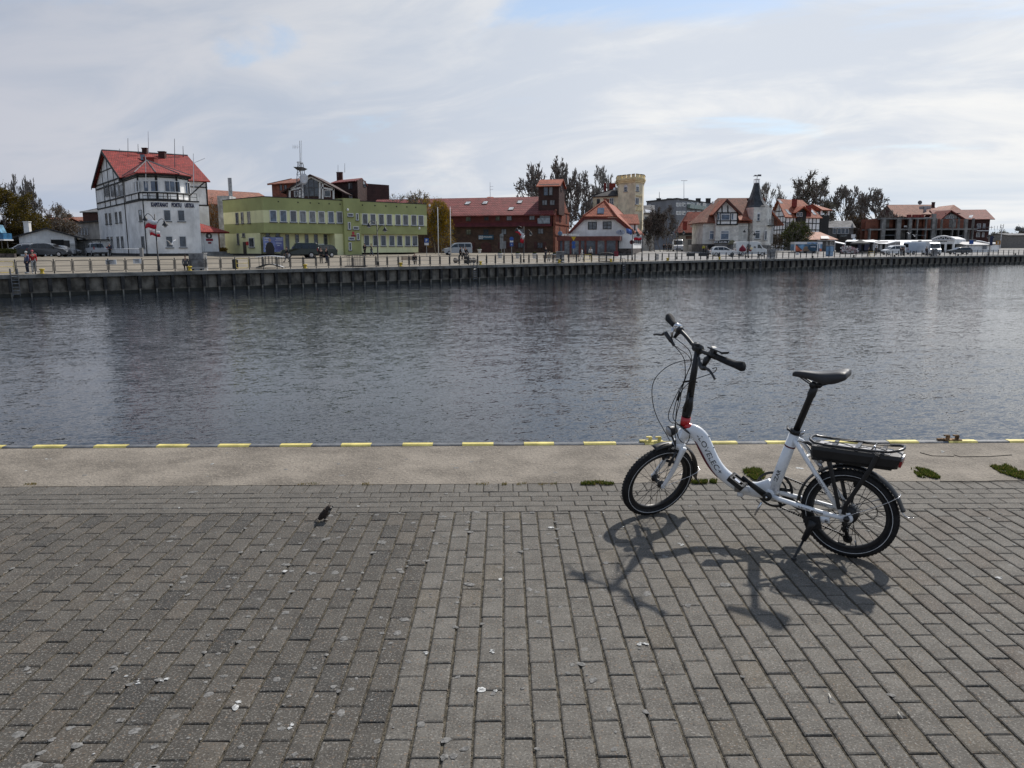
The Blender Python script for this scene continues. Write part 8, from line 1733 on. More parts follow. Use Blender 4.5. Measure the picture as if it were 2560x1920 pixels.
tree('brown_shrub', 'brown leafless shrub behind the white garage', 160, 142, 540, 95, 195, seed=9, twig=.03, multi=4, levels=4, leaves=leaf_mat('leaf_rust', (0, 0, 0), (0, 0, 0)), n_leaf=3000, leaf=.14)
tree('yellow_tree', 'yellow leaved tree between the green office and the brick granary', 1098, 139, 494, 1062, 1130, leaves=leaf_mat('leaf_yellow', (0.17, 0.105, 0.010), (0.36, 0.24, 0.035)), n_leaf=11000, seed=11, leaf=.14, fork=.1, multi=2, twig=.009)
tree('yellow_tree', 'sparse yellowish tree top showing above the green office roof', 1020, 150, 473, 965, 1070, leaves=leaf_mat('leaf_yellow', (0, 0, 0), (0, 0, 0)), n_leaf=2600, seed=12, leaf=.12, fork=.2, twig=.009)
tree('rusty_shrub', 'rust coloured shrub left of the chimney block', 535, 128, 495, 518, 556, leaves=leaf_mat('leaf_rust2', (0.10, 0.045, 0.015), (0.20, 0.10, 0.035)), n_leaf=2200, seed=13, leaf=.14, multi=3, levels=4)
G_ = 'tall bare trees behind the granary and the restaurant'
tree('bare_tree', 'tallest bare tree behind the granary roof tower', 1356, 186, 388, 1292, 1420, seed=21, twig=.014, group=G_, fork=.3)
tree('bare_tree', 'bare tree just right of the granary roof tower', 1415, 188, 404, 1384, 1452, seed=22, twig=.014, group=G_, fork=.3)
tree('bare_tree', 'dense bare tree between the granary gable and the cream tower', 1462, 184, 420, 1424, 1508, seed=23, twig=.014, group=G_, fork=.25)
tree('bare_tree', 'thin pale bare tree left of the battlemented tower', 1513, 205, 412, 1478, 1546, seed=24, twig=.012, bark=M_BARK_L, group=G_, kids=4)
tree('dark_tree', 'dark leafless tree in front of the grey apartment block', 1652, 172, 513, 1610, 1692, seed=25, twig=.014, multi=3, leaves=leaf_mat('leaf_dark', (0.035, 0.028, 0.024), (0.075, 0.062, 0.052)), n_leaf=6500, leaf=.14, fork=.1)
tree('birch_tree', 'pale drooping birch behind the slate spire', 1921, 222, 453, 1896, 1952, seed=26, twig=.012, bark=M_BARK_L, leaves=leaf_mat('leaf_birch', (0.16, 0.15, 0.12), (0.26, 0.25, 0.20)), n_leaf=1500, leaf=.16)
tree('chestnut_tree', 'round budding chestnut behind the half timbered house', 2016, 228, 428, 1958, 2072, seed=27, twig=.016, leaves=leaf_mat('leaf_bud', (0.055, 0.055, 0.030), (0.13, 0.12, 0.07)), n_leaf=5000, leaf=.22, fork=.3, kids=4)
tree('bare_tree', 'tall bare tree right of the belvedere turret', 2112, 236, 459, 2066, 2150, seed=28, twig=.015, fork=.25)
tree('oak_tree', 'broad spreading bare oak left of the concrete shell', 2174, 238, 467, 2122, 2246, seed=29, twig=.016, fork=.2, upright=.1)
tree('brown_shrub', 'brown shrub at the foot of the spreading oak', 2146, 226, 534, 2116, 2172, seed=30, multi=4, levels=4, twig=.04, leaves=leaf_mat('leaf_brown', (0.07, 0.045, 0.02), (0.14, 0.09, 0.04)), n_leaf=4500, leaf=.22)
tree('green_shrub', 'green leafed bush between the villa and the painted trailer', 1986, 178, 552, 1952, 2022, seed=31, multi=4, levels=4, fork=.05, twig=.03, leaves=leaf_mat('leaf_green', (0.035, 0.045, 0.014), (0.10, 0.115, 0.035)), n_leaf=9000, leaf=.17)
tree('brown_shrub', 'small brown shrub at the foot of the half timbered gable', 1942, 180, 582, 1928, 1960, seed=32, multi=3, levels=4, twig=.03, leaves=leaf_mat('leaf_brown', (0, 0, 0), (0, 0, 0)), n_leaf=900, leaf=.14)
tree('far_tree', 'haze grey bare trees far right of the brick hotel, nearer clump', 2488, 420, 578, 2462, 2520, seed=33, multi=3, levels=4, twig=.10, bark=M_HAZEBARK, leaves=leaf_mat('leaf_haze_grey', (0.19, 0.185, 0.175), (0.27, 0.265, 0.25)), n_leaf=2500, leaf=.5)  # foliage paled to stand in for haze
tree('far_tree', 'haze pale bare tree at the right edge above the warehouse', 2568, 380, 566, 2540, 2600, seed=34, multi=2, levels=4, twig=.09, bark=M_HAZEBARK, leaves=leaf_mat('leaf_haze_pale', (0.26, 0.26, 0.24), (0.36, 0.36, 0.33)), n_leaf=1200, leaf=.4)  # haze put into the pale leaf colour
def hedge(label, px0, px1, y_top, depth, mt, n=2600, leaf=.10):
 A0, A1 = gp(px0, depth), gp(px1, depth); g1 = gz(A0.x, A0.y); zt = atp((px0 + px1) / 2, y_top, depth).z; m = MB(); R = random.Random(int(px0) + 5)
 for _ in range(n):
  p = v3(A0.lerp(A1, R.random()), g1 + (zt - g1) * R.random()) + V((0, R.uniform(-.5, .5), 0)); a = V((R.gauss(0, 1), R.gauss(0, 1), R.gauss(0, 1))).normalized() * leaf; c = a.orthogonal().normalized() * leaf * .6; m.add([p - a, p + c, p + a, p - c], [(0, 1, 2, 3)])
 T = thing('hedge', label, 'hedge', v3(A0, g1)); m.build('foliage', mt, T, kind='stuff')
hedge('low clipped green hedge at the left edge beside the cars', -30, 34, 622, 96, leaf_mat('leaf_hedge', (0.03, 0.035, 0.014), (0.07, 0.075, 0.03)))
hedge('tall dark hedge behind the blue kiosk at the left edge', -70, 52, 572, 128, leaf_mat('leaf_under', (0, 0, 0), (0, 0, 0)), 9000, .22)
hedge('small orange brown hedge by the steps of the entrance annex', 547, 566, 619, 113, leaf_mat('leaf_orange', (0.13, 0.08, 0.02), (0.24, 0.15, 0.04)), 700, .09)
T = thing('stone_wall', 'low dark stone retaining wall under the hedge at the left edge', 'wall', gpt(5, 95)); pl = Pl(gp(-40, 94.5), gp(34, 94.5)); m = MB(); pl.slab(m, 0, pl.len, 0, atp(10, 634, 94.5).z, -.4, 0); m.build('stones', MATS['stone_plinth'], T)
# vehicles
M_TINT = mat_glass('car_glass', (0.020, 0.024, 0.028), 0.05)
M_HUBCAP = mat('hubcap', (0.40, 0.40, 0.41), 0.35, metal=0.7, vary=0.1)
M_HEADL = mat_glass('headlight_glass', (0.55, 0.56, 0.57), 0.08)
def paint(name, c): return mat('paint_' + name, c, 0.28, vary=0.03, vscale=1.5, spec=0.45, coat=0.15)
def vehicle(name, label, px, depth, heading, material, kind, extra=None):
 """x forward, y left, z up; the outline of each kind is its own"""
 K = dict(
  suv=dict(L=4.6, W=1.86, prof=[(-2.28, .50), (-2.30, .95), (-2.18, 1.08), (-1.78, 1.60), (-1.2, 1.70), (-.1, 1.69), (.45, 1.58), (1.15, 1.14), (1.95, 1.00), (2.25, .80), (2.30, .45), (2.1, .30), (-2.15, .30)], belt=1.06, wins=[[(-1.85, 1.12), (-1.62, 1.54), (-1.15, 1.60), (-1.05, 1.10)], [(-.98, 1.10), (-1.06, 1.60), (-.12, 1.60), (-.10, 1.10)], [(-.03, 1.10), (-.04, 1.60), (.40, 1.50), (.95, 1.12)]], ws=((.55, 1.53), (1.13, 1.15)), rw=((-1.84, 1.54), (-2.16, 1.12)), axle=(-1.36, 1.40), r=.35),
  boxy=dict(L=4.7, W=1.85, prof=[(-2.25, .55), (-2.27, 1.85), (-2.1, 1.95), (.25, 1.95), (.45, 1.88), (.85, 1.18), (2.15, 1.08), (2.27, .9), (2.27, .5), (-2.2, .45)], belt=1.15, wins=[[(-2.05, 1.22), (-2.05, 1.80), (-1.25, 1.80), (-1.25, 1.22)], [(-1.15, 1.22), (-1.15, 1.80), (-.3, 1.80), (-.3, 1.22)], [(-.2, 1.22), (-.2, 1.80), (.32, 1.80), (.62, 1.22)]], ws=((.48, 1.83), (.84, 1.22)), rw=((-2.28, 1.82), (-2.28, 1.25)), axle=(-1.45, 1.42), r=.40),
  wagon=dict(L=4.7, W=1.82, prof=[(-2.32, .45), (-2.35, .95), (-2.05, 1.42), (-1.6, 1.50), (-.1, 1.48), (.35, 1.40), (1.1, 1.00), (2.1, .88), (2.33, .68), (2.33, .35), (-2.25, .30)], belt=.98, wins=[[(-2.0, 1.02), (-1.88, 1.36), (-1.1, 1.40), (-1.05, 1.0)], [(-.98, 1.0), (-1.0, 1.40), (-.1, 1.39), (-.08, 1.0)], [(0, 1.0), (0, 1.38), (.32, 1.32), (.88, 1.0)]], ws=((.42, 1.36), (1.06, 1.02)), rw=((-2.1, 1.38), (-2.33, 1.0)), axle=(-1.35, 1.38), r=.32),
  pickup=dict(L=5.2, W=1.85, prof=[(-2.6, .55), (-2.6, 1.08), (-.75, 1.10), (-.60, 1.72), (.2, 1.76), (.45, 1.70), (1.05, 1.18), (2.3, 1.08), (2.6, .85), (2.6, .50), (-2.5, .45)], belt=1.12, wins=[[(-.58, 1.16), (-.50, 1.64), (.0, 1.66), (.0, 1.16)], [(.08, 1.16), (.08, 1.66), (.40, 1.62), (.85, 1.18)]], ws=((.48, 1.66), (1.03, 1.2)), rw=((-.63, 1.66), (-.74, 1.16)), axle=(-1.6, 1.65), r=.39),
  minivan=dict(L=4.5, W=1.83, prof=[(-2.25, .40), (-2.27, 1.2), (-2.15, 1.82), (-1.9, 1.90), (.2, 1.88), (.75, 1.66), (1.45, 1.12), (2.1, .95), (2.25, .6), (2.2, .32), (-2.2, .30)], belt=1.12, wins=[[(-2.02, 1.2), (-2.02, 1.70), (-1.1, 1.74), (-1.1, 1.18)], [(-1.0, 1.18), (-1.0, 1.74), (-.05, 1.74), (-.05, 1.18)], [(.05, 1.18), (.05, 1.72), (.62, 1.60), (1.15, 1.18)]], ws=((.8, 1.62), (1.42, 1.15)), rw=((-2.19, 1.72), (-2.27, 1.25)), axle=(-1.35, 1.42), r=.33),
  van=dict(L=5.6, W=2.0, prof=[(-2.8, .45), (-2.82, 2.45), (-2.65, 2.58), (1.0, 2.58), (1.35, 2.40), (2.05, 1.45), (2.65, 1.20), (2.8, .9), (2.8, .4), (-2.7, .38)], belt=1.35, wins=[[(1.0, 1.40), (1.0, 2.05), (1.40, 2.05), (1.80, 1.42)]], ws=((1.42, 2.32), (2.03, 1.48)), rw=((-2.83, 2.2), (-2.83, 1.5)), axle=(-1.6, 1.9), r=.36))[kind]
 p = gpt(px, depth); Mx = zrot(p.x, p.y, p.z, heading); T = thing(name, label, {'van': 'van', 'minivan': 'van', 'pickup': 'pickup'}.get(kind, 'car'), Mx)
 class LM(MB):
  def build(s, nm, mt, parent=None, **t): me = s.mesh(nm); me.materials.append(mt); return link(nm, me, parent or T, **t)
 W = K['W'] / 2; zt = max(z for _, z in K['prof']); belt = K['belt']
 wd = lambda z: W if z <= belt else W - .17 * (z - belt) / (zt - belt) * (1 if kind != 'van' else .35)
 m = LM(); n = len(K['prof']); fr_ = [(-1, .0), (-.92, .035), (.92, .035), (1, 0)]; vs = []
 for f, ins in fr_: vs += [V((x * (1 if abs(f) < .95 else .985), f * wd(z), z - (.0 if abs(f) < .95 else .02 * (z > 1)))) for x, z in K['prof']]
 m.add(vs, [(i * n + j, i * n + (j + 1) % n, (i + 1) * n + (j + 1) % n, (i + 1) * n + j) for i in range(3) for j in range(n)] + [list(range(n)), [3 * n + j for j in range(n)][::-1]]); body = m.build('body', material)
 for s_ in (-1, 1):
  for w_ in K['wins']: m = LM(); m.prism([V((x, s_ * (wd(z) + .006), z)) for x, z in w_], (0, -s_ * .02, 0)); m.build('side_window', M_TINT)
 for (xa, za), (xb, zb), nm in ((*K['ws'], 'windscreen'), (*K['rw'], 'rear_window')):
  m = LM(); d = V((xb - xa, 0, zb - za)).normalized(); nn = V((-d.z, 0, d.x)); nn = nn if (nn.x > 0) == (nm == 'windscreen') else -nn
  m.prism([V((xa, -wd(za) * .88, za)) + nn * .02, V((xa, wd(za) * .88, za)) + nn * .02, V((xb, wd(zb) * .93, zb)) + nn * .02, V((xb, -wd(zb) * .93, zb)) + nn * .02], nn * -.03); m.build(nm, M_TINT)
 for ax in K['axle']:
  for s_ in (-1, 1):
   m = LM(); m.smooth = True; m.lathe([(K['r'] * .55, -.1), (K['r'] * .95, -.1), (K['r'], -.06), (K['r'], .06), (K['r'] * .95, .09), (K['r'] * .6, .10)], V((ax, s_ * (W - .08), K['r'])), (0, s_, 0), 18); wh = m.build('wheel', M_RUB); m = LM(); m.lathe([(K['r'] * .62, .0), (K['r'] * .60, .112), (K['r'] * .2, .118)], V((ax, s_ * (W - .08), K['r'])), (0, s_, 0), 12); m.build('rim', M_HUBCAP, wh)
 fx = max(x for x, _ in K['prof']); zl = .72 if kind in ('wagon', 'suv', 'minivan') else .9
 for s_ in (-1, 1):
  m = LM(); m.box((fx - .06, s_ * W * .72, zl), (.16, .34, .17)); m.build('headlight', M_HEADL); m = LM(); m.box((-fx + .03, s_ * W * .86, zl + .18), (.12, .16, .34)); m.build('tail_light', M_REDL); m = LM(); m.box((K['ws'][1][0] - .35, s_ * (W + .09), belt + .08), (.10, .18, .14)); m.build('wing_mirror', M_BLK)
 m = LM(); m.box((fx - .01, 0, .58), (.06, W * 1.1, .16)); m.build('grille', M_BLK); m = LM(); m.box((fx - .02, 0, .36), (.10, W * 1.8, .18)); m.box((-fx + .02, 0, .42), (.10, W * 1.8, .20)); m.build('bumper', M_PLINTH if kind != 'van' else M_FRAME_G)
 if extra: extra(T, LM, K)
 return T
def h_dir(deg): return math.radians(deg)
RIGHT, LEFT = 0.0, math.pi
vehicle('parked_car', 'dark grey estate car parked facing right in front of the white garage', 124, 101, RIGHT + .1, paint('slate', (0.055, 0.060, 0.068)), 'suv')
vehicle('parked_car', 'white estate car mostly hidden behind the dark cars at the left', 60, 108, LEFT + .15, paint('white', (0.60, 0.61, 0.62)), 'suv', lambda T, L, K: [L().box((0.1, 0, 1.76), (2.2, 1.1, .05)).build('roof_rack', M_BLK)])
vehicle('parked_car', 'black hatchback between the white estate and the grey estate', 66, 104.5, LEFT + .3, paint('black', (0.016, 0.018, 0.020)), 'wagon')
vehicle('parked_car', 'silver car parked behind the grey estate at the garage door', 152, 113, RIGHT + .1, paint('silver', (0.42, 0.43, 0.45)), 'wagon')
vehicle('pickup_truck', 'silver pickup parked at the iron fence beside the harbour office', 240, 110, LEFT - .9, paint('silver', (0, 0, 0)), 'pickup')
def spare(T, L, K): q = L(); q.smooth = True; q.lathe([(.2, -.1), (.37, -.1), (.37, .1), (.3, .12)], V((-2.38, .1, 1.05)), (-1, 0, 0), 16); q.build('spare_wheel', M_BLK); q = L(); q.box((0, .5, 1.99), (.25, .5, .07)); q.build('light_bar', M_FRAME_W)
vehicle('patrol_car', 'dark green off-road patrol vehicle with spare wheel in front of the banner', 747, 104, LEFT + .35, paint('dark_green', (0.006, 0.016, 0.010)), 'boxy', spare)
def bars(T, L, K): q = L(); q.box((-.4, 0, 1.76), (.3, 1.0, .09)); q.build('light_bar', M_FRAME_W); q = L(); q.box((-2.26, 0, .9), (.06, 1.4, .3)); q.build('tailgate_panel', M_FRAME_W)
vehicle('patrol_car', 'dark green patrol car with white rear beside the spare wheel vehicle', 797, 107, LEFT + .8, paint('dark_green', (0, 0, 0)), 'suv', bars)
vehicle('delivery_van', 'silver grey van parked by the white flagpoles at the granary', 1143, 127, LEFT + .25, paint('van_grey', (0.34, 0.36, 0.38)), 'minivan')
vehicle('delivery_van', 'white van facing the quay in the street beside the red roofed cottage', 1694, 176, -math.pi / 2 - .15, paint('white', (0, 0, 0)), 'van')
vehicle('parked_car', 'white estate car parked in front of the stone villa', 1808, 141, RIGHT - .05, paint('bright_white', (0.72, 0.72, 0.71)), 'suv')
def food(T, L, K):
 for x, z, w_, h_, mt in ((-.6, 1.7, .7, .8, M_DKPL), (-.1, 1.4, .5, .35, M_CREAM_TRIM), (-.5, 1.1, .9, .3, M_CHIMR), (.5, 1.6, .4, .3, M_DKPL)): q = L(); q.box((x, -1.008, z), (w_, .012, h_), Matrix.Rotation(.3, 3, 'Y')); q.build('food_graphic', mt)
vehicle('delivery_van', 'long white van with food pictures beside the villa tower', 1876, 144, RIGHT - .03, paint('van_white', (0.56, 0.58, 0.58)), 'van', food)
vehicle('delivery_van', 'white minivan parked at the market stalls under the drooping canopy', 2233, 164, LEFT + .1, paint('bright_white', (0, 0, 0)), 'minivan')
vehicle('delivery_van', 'pale blue white long van behind the stalls left of the front facing van', 2296, 168, RIGHT + .1, paint('pale_blue', (0.42, 0.48, 0.56)), 'van')
vehicle('delivery_van', 'white high roofed van facing the water next to the market hall', 2333, 163, -math.pi / 2 - .3, paint('bright_white', (0, 0, 0)), 'van')
vehicle('parked_car', 'dark car parked under the market hall roof', 2398, 174, LEFT, paint('slate', (0, 0, 0)), 'wagon')
# people
def skin_mesh(J, E, root='pelvis', sub=1):
 names = list(J); idx = {n: i for i, n in enumerate(names)}
 me = bpy.data.meshes.new('figure'); me.from_pydata([J[n][0] for n in names], [(idx[a], idx[b_]) for a, b_ in E], []); me.update()
 ob = bpy.data.objects.new('figure', me); COL.objects.link(ob)
 ob.modifiers.new('skin', 'SKIN').use_smooth_shade = True
 for i, n in enumerate(names):
  r = J[n][1]; d = me.skin_vertices[0].data[i]; d.radius = r if isinstance(r, tuple) else (r, r); d.use_root = (n == root)
 sm = ob.modifiers.new('sub', 'SUBSURF'); sm.levels = sub; sm.render_levels = sub
 out = bpy.data.meshes.new_from_object(ob.evaluated_get(bpy.context.evaluated_depsgraph_get()))
 bpy.data.objects.remove(ob); bpy.data.meshes.remove(me); return out
def figure(pose):
 J = dict(pelvis=((0, 0, .94), (.135, .10)), waist=((0, 0, 1.10), (.125, .09)), chest=((0, .01, 1.30), (.155, .105)), neck=((0, .005, 1.47), .052), head0=((0, .015, 1.57), (.078, .09)), head1=((0, .02, 1.69), (.072, .085)), nose=((0, .105, 1.60), .016))
 arm = {'walk': (.16, -.14), 'stand': (.02, .03), 'sit': (.16, .18), 'lean': (.22, .22)}[pose]; leg = {'walk': (.26, -.24), 'stand': (.0, .0), 'sit': (0, 0), 'lean': (0.02, -.06)}[pose]
 for s_, a, g in ((1, arm[0], leg[0]), (-1, arm[1], leg[1])):
  k = 'l' if s_ > 0 else 'r'
  J['sh' + k] = ((s_ * .185, 0, 1.41), .062); J['el' + k] = ((s_ * .235, a * .35 - .02, 1.15), .046); J['wr' + k] = ((s_ * .215, a + .06, .93 if pose != 'sit' else .86), .034); J['ha' + k] = ((s_ * .205, a + .11, .83 if pose != 'sit' else .80), (.022, .036)); J['th' + k] = ((s_ * .185, a + .14, .88 if pose != 'sit' else .84), .013)
  J['hi' + k] = ((s_ * .095, 0, .90), .088)
  if pose == 'sit': J['kn' + k] = ((s_ * .11, .42, .52 + .42 - .42), .062); J['hi' + k] = ((s_ * .10, .04, .50), .088); J['an' + k] = ((s_ * .11, .46, .09), .040); J['to' + k] = ((s_ * .12, .62, .05), .036)
  else: J['kn' + k] = ((s_ * .10, g * .5 + .03, .50), .062); J['an' + k] = ((s_ * .10, g, .09 + max(0, -g) * .25), .040); J['to' + k] = ((s_ * .11, g + .16, .05 + max(0, -g) * .1), .036)
 if pose == 'sit':
  for n in J:
   if n[:2] not in ('kn', 'an', 'to', 'hi'): (x, y, z), r = J[n]; J[n] = ((x, y, z - .42), r)
 up = [('pelvis', 'waist'), ('waist', 'chest'), ('chest', 'neck'), ('neck', 'head0'), ('head0', 'head1'), ('head0', 'nose')]
 E = list(up)
 for k in 'lr': E += [('chest', 'sh' + k), ('sh' + k, 'el' + k), ('el' + k, 'wr' + k), ('wr' + k, 'ha' + k), ('wr' + k, 'th' + k), ('pelvis', 'hi' + k), ('hi' + k, 'kn' + k), ('kn' + k, 'an' + k), ('an' + k, 'to' + k)]
 body = skin_mesh(J, E)
 def sub(names, edges, grow, root): return skin_mesh({n: (J[n][0], tuple(x + grow for x in (J[n][1] if isinstance(J[n][1], tuple) else (J[n][1], J[n][1])))) for n in names}, edges, root)
 jk = sub(['pelvis', 'waist', 'chest', 'shl', 'shr', 'ell', 'elr', 'wrl', 'wrr'], [('pelvis', 'waist'), ('waist', 'chest')] + [e for k in 'lr' for e in (('chest', 'sh' + k), ('sh' + k, 'el' + k), ('el' + k, 'wr' + k))], .022, 'pelvis')
 tr = sub(['pelvis', 'hil', 'hir', 'knl', 'knr', 'anl', 'anr'], [e for k in 'lr' for e in (('pelvis', 'hi' + k), ('hi' + k, 'kn' + k), ('kn' + k, 'an' + k))], .016, 'pelvis')
 shs = []
 for k in 'lr':
  q = MB(); a, t = V(J['an' + k][0]), V(J['to' + k][0]); q.smooth = True; q.ball((a * .45 + t * .55) - V((0, 0, .012)), (.052, .14, .052), 8, 6); shs.append(q.mesh('shoe'))
 q = MB(); q.smooth = True; h = V(J['head1'][0]); q.ball(h + V((0, -.018, .018)), (.094, .104, .092), 10, 7); hair = q.mesh('hair')
 for me in (body, jk, tr, *shs, hair): me.materials.clear(); me.materials.append(None)
 return body, jk, tr, shs, hair
FIG = {p: figure(p) for p in ('walk', 'stand', 'sit', 'lean')}
M_SKIN = mat('skin', (0.42, 0.25, 0.18), 0.6, vary=0.05)
CLOTH = {n: mat('cloth_' + n, c, 0.9, vary=0.15, vscale=8) for n, c in dict(black=(.016, .016, .018), navy=(.022, .028, .055), blue=(.075, .09, .16), red=(.36, .016, .022), grey=(.13, .13, .135), white=(.55, .55, .54), cream=(.38, .34, .26), brown=(.08, .06, .045), yellow=(.42, .40, .04), denim=(.07, .09, .13), hair=(.05, .035, .025), fair=(.22, .16, .09), pink=(.45, .10, .12)).items()}
def person(label, px, depth, pose, face, jacket, trousers, hair='hair', shoes='black', scale=1.0, z=None, group=None):
 p = gpt(px, depth); M_ = zrot(p.x, p.y, p.z if z is None else z, face) @ Matrix.Scale(scale, 4); T = thing('person', label, 'person', M_, group); b_, j, t, sh, hr = FIG[pose]
 for nm, me, mt in (('body', b_, M_SKIN), ('jacket', j, CLOTH[jacket]), ('trousers', t, CLOTH[trousers]), ('shoe', sh[0], CLOTH[shoes]), ('shoe', sh[1], CLOTH[shoes]), ('hair', hr, CLOTH[hair])):
  o = link(nm, me, T); o.material_slots[0].link = 'OBJECT'; o.material_slots[0].material = mt
 return T
BACK, AWAY = math.pi, 0.0       # facing the camera / facing away
Dq = lambda px, off=2.5: next((lambda p: p.y)(at_arc(s)[0] + at_arc(s)[2] * off) for s in [arc[1] - 6 + .5 * k for k in range(700)] if px_of(at_arc(s)[0] + at_arc(s)[2] * off) >= px)
person('person in a blue jacket and dark trousers standing at the railing on the far left', 63.5, Dq(63, 1.9), 'stand', BACK - .5, 'blue', 'navy', 'white', 'white')
person('person in a red jacket and white trousers standing beside the blue jacket', 79, Dq(79, 2.0), 'stand', BACK + .6, 'red', 'white', 'pink', 'white', 1.05)
person('person in dark clothes and a white cap at the barrier by the harbour office', 274.5, 103, 'stand', BACK, 'navy', 'black', 'white')
person('seated person in a black and white striped top beside the grey cabinet', 461, Dq(461, 2.2), 'sit', BACK + .4, 'grey', 'black', 'hair')
person('person in a black jacket and grey trousers walking in front of the banner', 716.5, 92, 'walk', BACK - .9, 'black', 'grey')
GP = 'two dark dressed people standing together behind the patrol car'
person('left of two dark dressed people standing behind the patrol car', 801.5, 91, 'stand', BACK + .5, 'black', 'black', group=GP); person('right of two dark dressed people standing behind the patrol car', 816, 91.5, 'stand', BACK - .6, 'black', 'navy', group=GP)
person('person in black walking along the green office wall, nearer the stair tower', 911.5, 117, 'walk', BACK + .5, 'black', 'black'); person('person in black with a bag walking right of the first along the green office', 928, 116, 'walk', -1.6, 'black', 'denim')
def bench(px, depth, label, face=0.0):
 p = gpt(px, depth); T = thing('bench', label, 'bench', zrot(p.x, p.y, p.z, face)); M_SL = mat('bench_wood', (0.17, 0.10, 0.06), .8, vary=.2)
 for y in (-.16, -.04, .08): m = BM(); m.smooth = False; m.box((0, y, .44), (1.7, .10, .04)); m.build('seat_slat', M_SL, T)
 for z in (.60, .74, .88): m = BM(); m.smooth = False; m.box((0, .20 + (z - .6) * .2, z), (1.7, .035, .10)); m.build('back_slat', M_SL, T)
 for x in (-.7, .7): m = BM(); m.smooth = False; m.tube([(x, -.22, 0), (x, -.18, .42), (x, .16, .42), (x, .26, .92)], .03, 5); m.tube([(x, .22, 0), (x, .12, .42)], .03, 5); m.build('leg', M_RAIL, T)
b0 = Dq(1012, 5); bench(1020, b0, 'wooden bench with a seated person in front of the green office'); person('person in black sitting on the bench in front of the green office', 1036, b0 - .1, 'sit', BACK + .2, 'black', 'black')
person('person in black walking beside the white topped person near the silver van', 1151, 106, 'walk', -1.3, 'black', 'black'); person('person in a white top and dark trousers walking past the silver van', 1158, 105, 'walk', -1.4, 'white', 'black'); person('person in dark clothes standing right of the white topped walker', 1164, 107, 'stand', BACK, 'black', 'grey')
person('person in a dark coat standing by the granary corner', 1364, 118, 'stand', BACK + .7, 'black', 'navy')
b0 = Dq(1373, 4.0); bench(1374, b0, 'bench with a person in a cream jacket near the granary corner'); person('person in a cream jacket sitting on a bench near the granary corner', 1374, b0 - .12, 'sit', BACK - .3, 'cream', 'grey', 'fair')
b0 = Dq(1433, 4.5); bench(1434, b0, 'empty wooden bench in front of the glass pavilion')
person('person in a long white coat walking in front of the glass pavilion', 1455, Dq(1455, 6), 'walk', 1.3, 'white', 'white'); person('person in a white top and black trousers beside the pavilion glass', 1476.5, Dq(1476, 9), 'stand', BACK, 'white', 'black', 'fair')
GP = 'dark dressed group standing in the street beside the white van'
for i, (x, d, lab) in enumerate(((1659.5, 178, 'leftmost of the dark dressed group in the street by the white van'), (1665, 180, 'second from left of the dark dressed group in the street by the white van'), (1672, 177, 'third from left of the dark dressed group in the street by the white van'), (1677, 179, 'person next to the white van, rightmost of the dark dressed group'))): person(lab, x, d, 'stand', BACK + i, ['black', 'navy', 'black', 'grey'][i], 'black', group=GP)
person('person in a bright yellow jacket by the red booth', 1759, 158, 'stand', BACK, 'yellow', 'black'); person('person in a grey jacket leaning at the railing left of the white estate car', 1771, Dq(1771, 2.0), 'stand', AWAY + .6, 'grey', 'black'); person('person in brown clothes behind the grey jacketed person', 1765, 150, 'stand', 1.0, 'brown', 'black')
person('person in dark clothes next to the long white van with food pictures', 1869, 139.5, 'stand', 1.4, 'brown', 'black')
person('person in black walking past the market stalls', 2172.5, Dq(2172, 2.6), 'walk', -1.2, 'black', 'black'); person('person in black standing at the stall right of the yellow gate', 2191, 160, 'stand', AWAY, 'black', 'black'); person('person in dark clothes right of the white minivan', 2253.5, 158, 'stand', BACK, 'black', 'grey'); person('person in a brown coat beside the dark one right of the white minivan', 2259.5, 159, 'stand', BACK + .5, 'brown', 'black'); person('person in black between the two white vans', 2317, 160, 'stand', BACK, 'black', 'navy')
# street furniture
M_LAMPBK = mat('lamp_black', (0.018, 0.018, 0.019), 0.5, vary=0.1)
def lamp(label, px, depth, y_top, arms=((-1, .0), (1, -.45)), side=.85, name='street_lamp', group='black double street lamps along the promenade'):
 p = gpt(px, depth); H = atp(px, y_top, depth).z - p.z; T = thing(name, label, 'street lamp', p, group)
 m = MB(); m.smooth = True; m.tube([p, p + V((0, 0, .5)), p + V((0, 0, .55)), p + V((0, 0, H))], [.13, .11, .07, .045], 8); m.build('post', M_LAMPBK, T)
 for s_, dz in arms:
  m = MB(); m.smooth = True; z = H - .25 + dz; m.tube(spline([p + V((0, 0, z - .4)), p + V((s_ * side * .35, 0, z + .12)), p + V((s_ * side * .75, 0, z + .28)), p + V((s_ * side, 0, z + .02))], 4), .03, 5); arm = m.build('arm', M_LAMPBK, T)
  m = MB(); m.smooth = True; m.lathe([(.03, .16), (.09, .10), (.14, .0), (.27, -.18), (.27, -.22)], p + V((s_ * side, 0, z - .08)), (0, 0, 1), 12); m.build('lamp_shade', M_LAMPBK, arm); m = MB(); m.smooth = True; m.ball(p + V((s_ * side, 0, z - .33)), (.15, .15, .14), 10, 6); m.build('lamp_glass', M_LENS, arm)
 return T, p, H
lamp('black double street lamp in front of the harbour office', 393, Dq(393, 2.2), 535); lamp('black double street lamp in front of the right wing of the green office', 944, Dq(944, 2.6), 553)
lamp('black double street lamp in front of the brick granary', 1309.5, Dq(1309, 3), 566); lamp('black street lamp at the right corner of the white restaurant', 1581, Dq(1581, 3.5), 572, ((-1, 0), (1, -.1)), .6); lamp('black street lamp at the street mouth right of the restaurant', 1605.5, Dq(1605, 1.7), 574, ((1, 0), (-1, -.3)), .6); lamp('black street lamp beside the white van at the cottage', 1693, Dq(1693, 4), 559, ((-1, -1.0), (1, -.9)), .9); lamp('black double street lamp in front of the villa tower', 1872, Dq(1872, 4), 572)
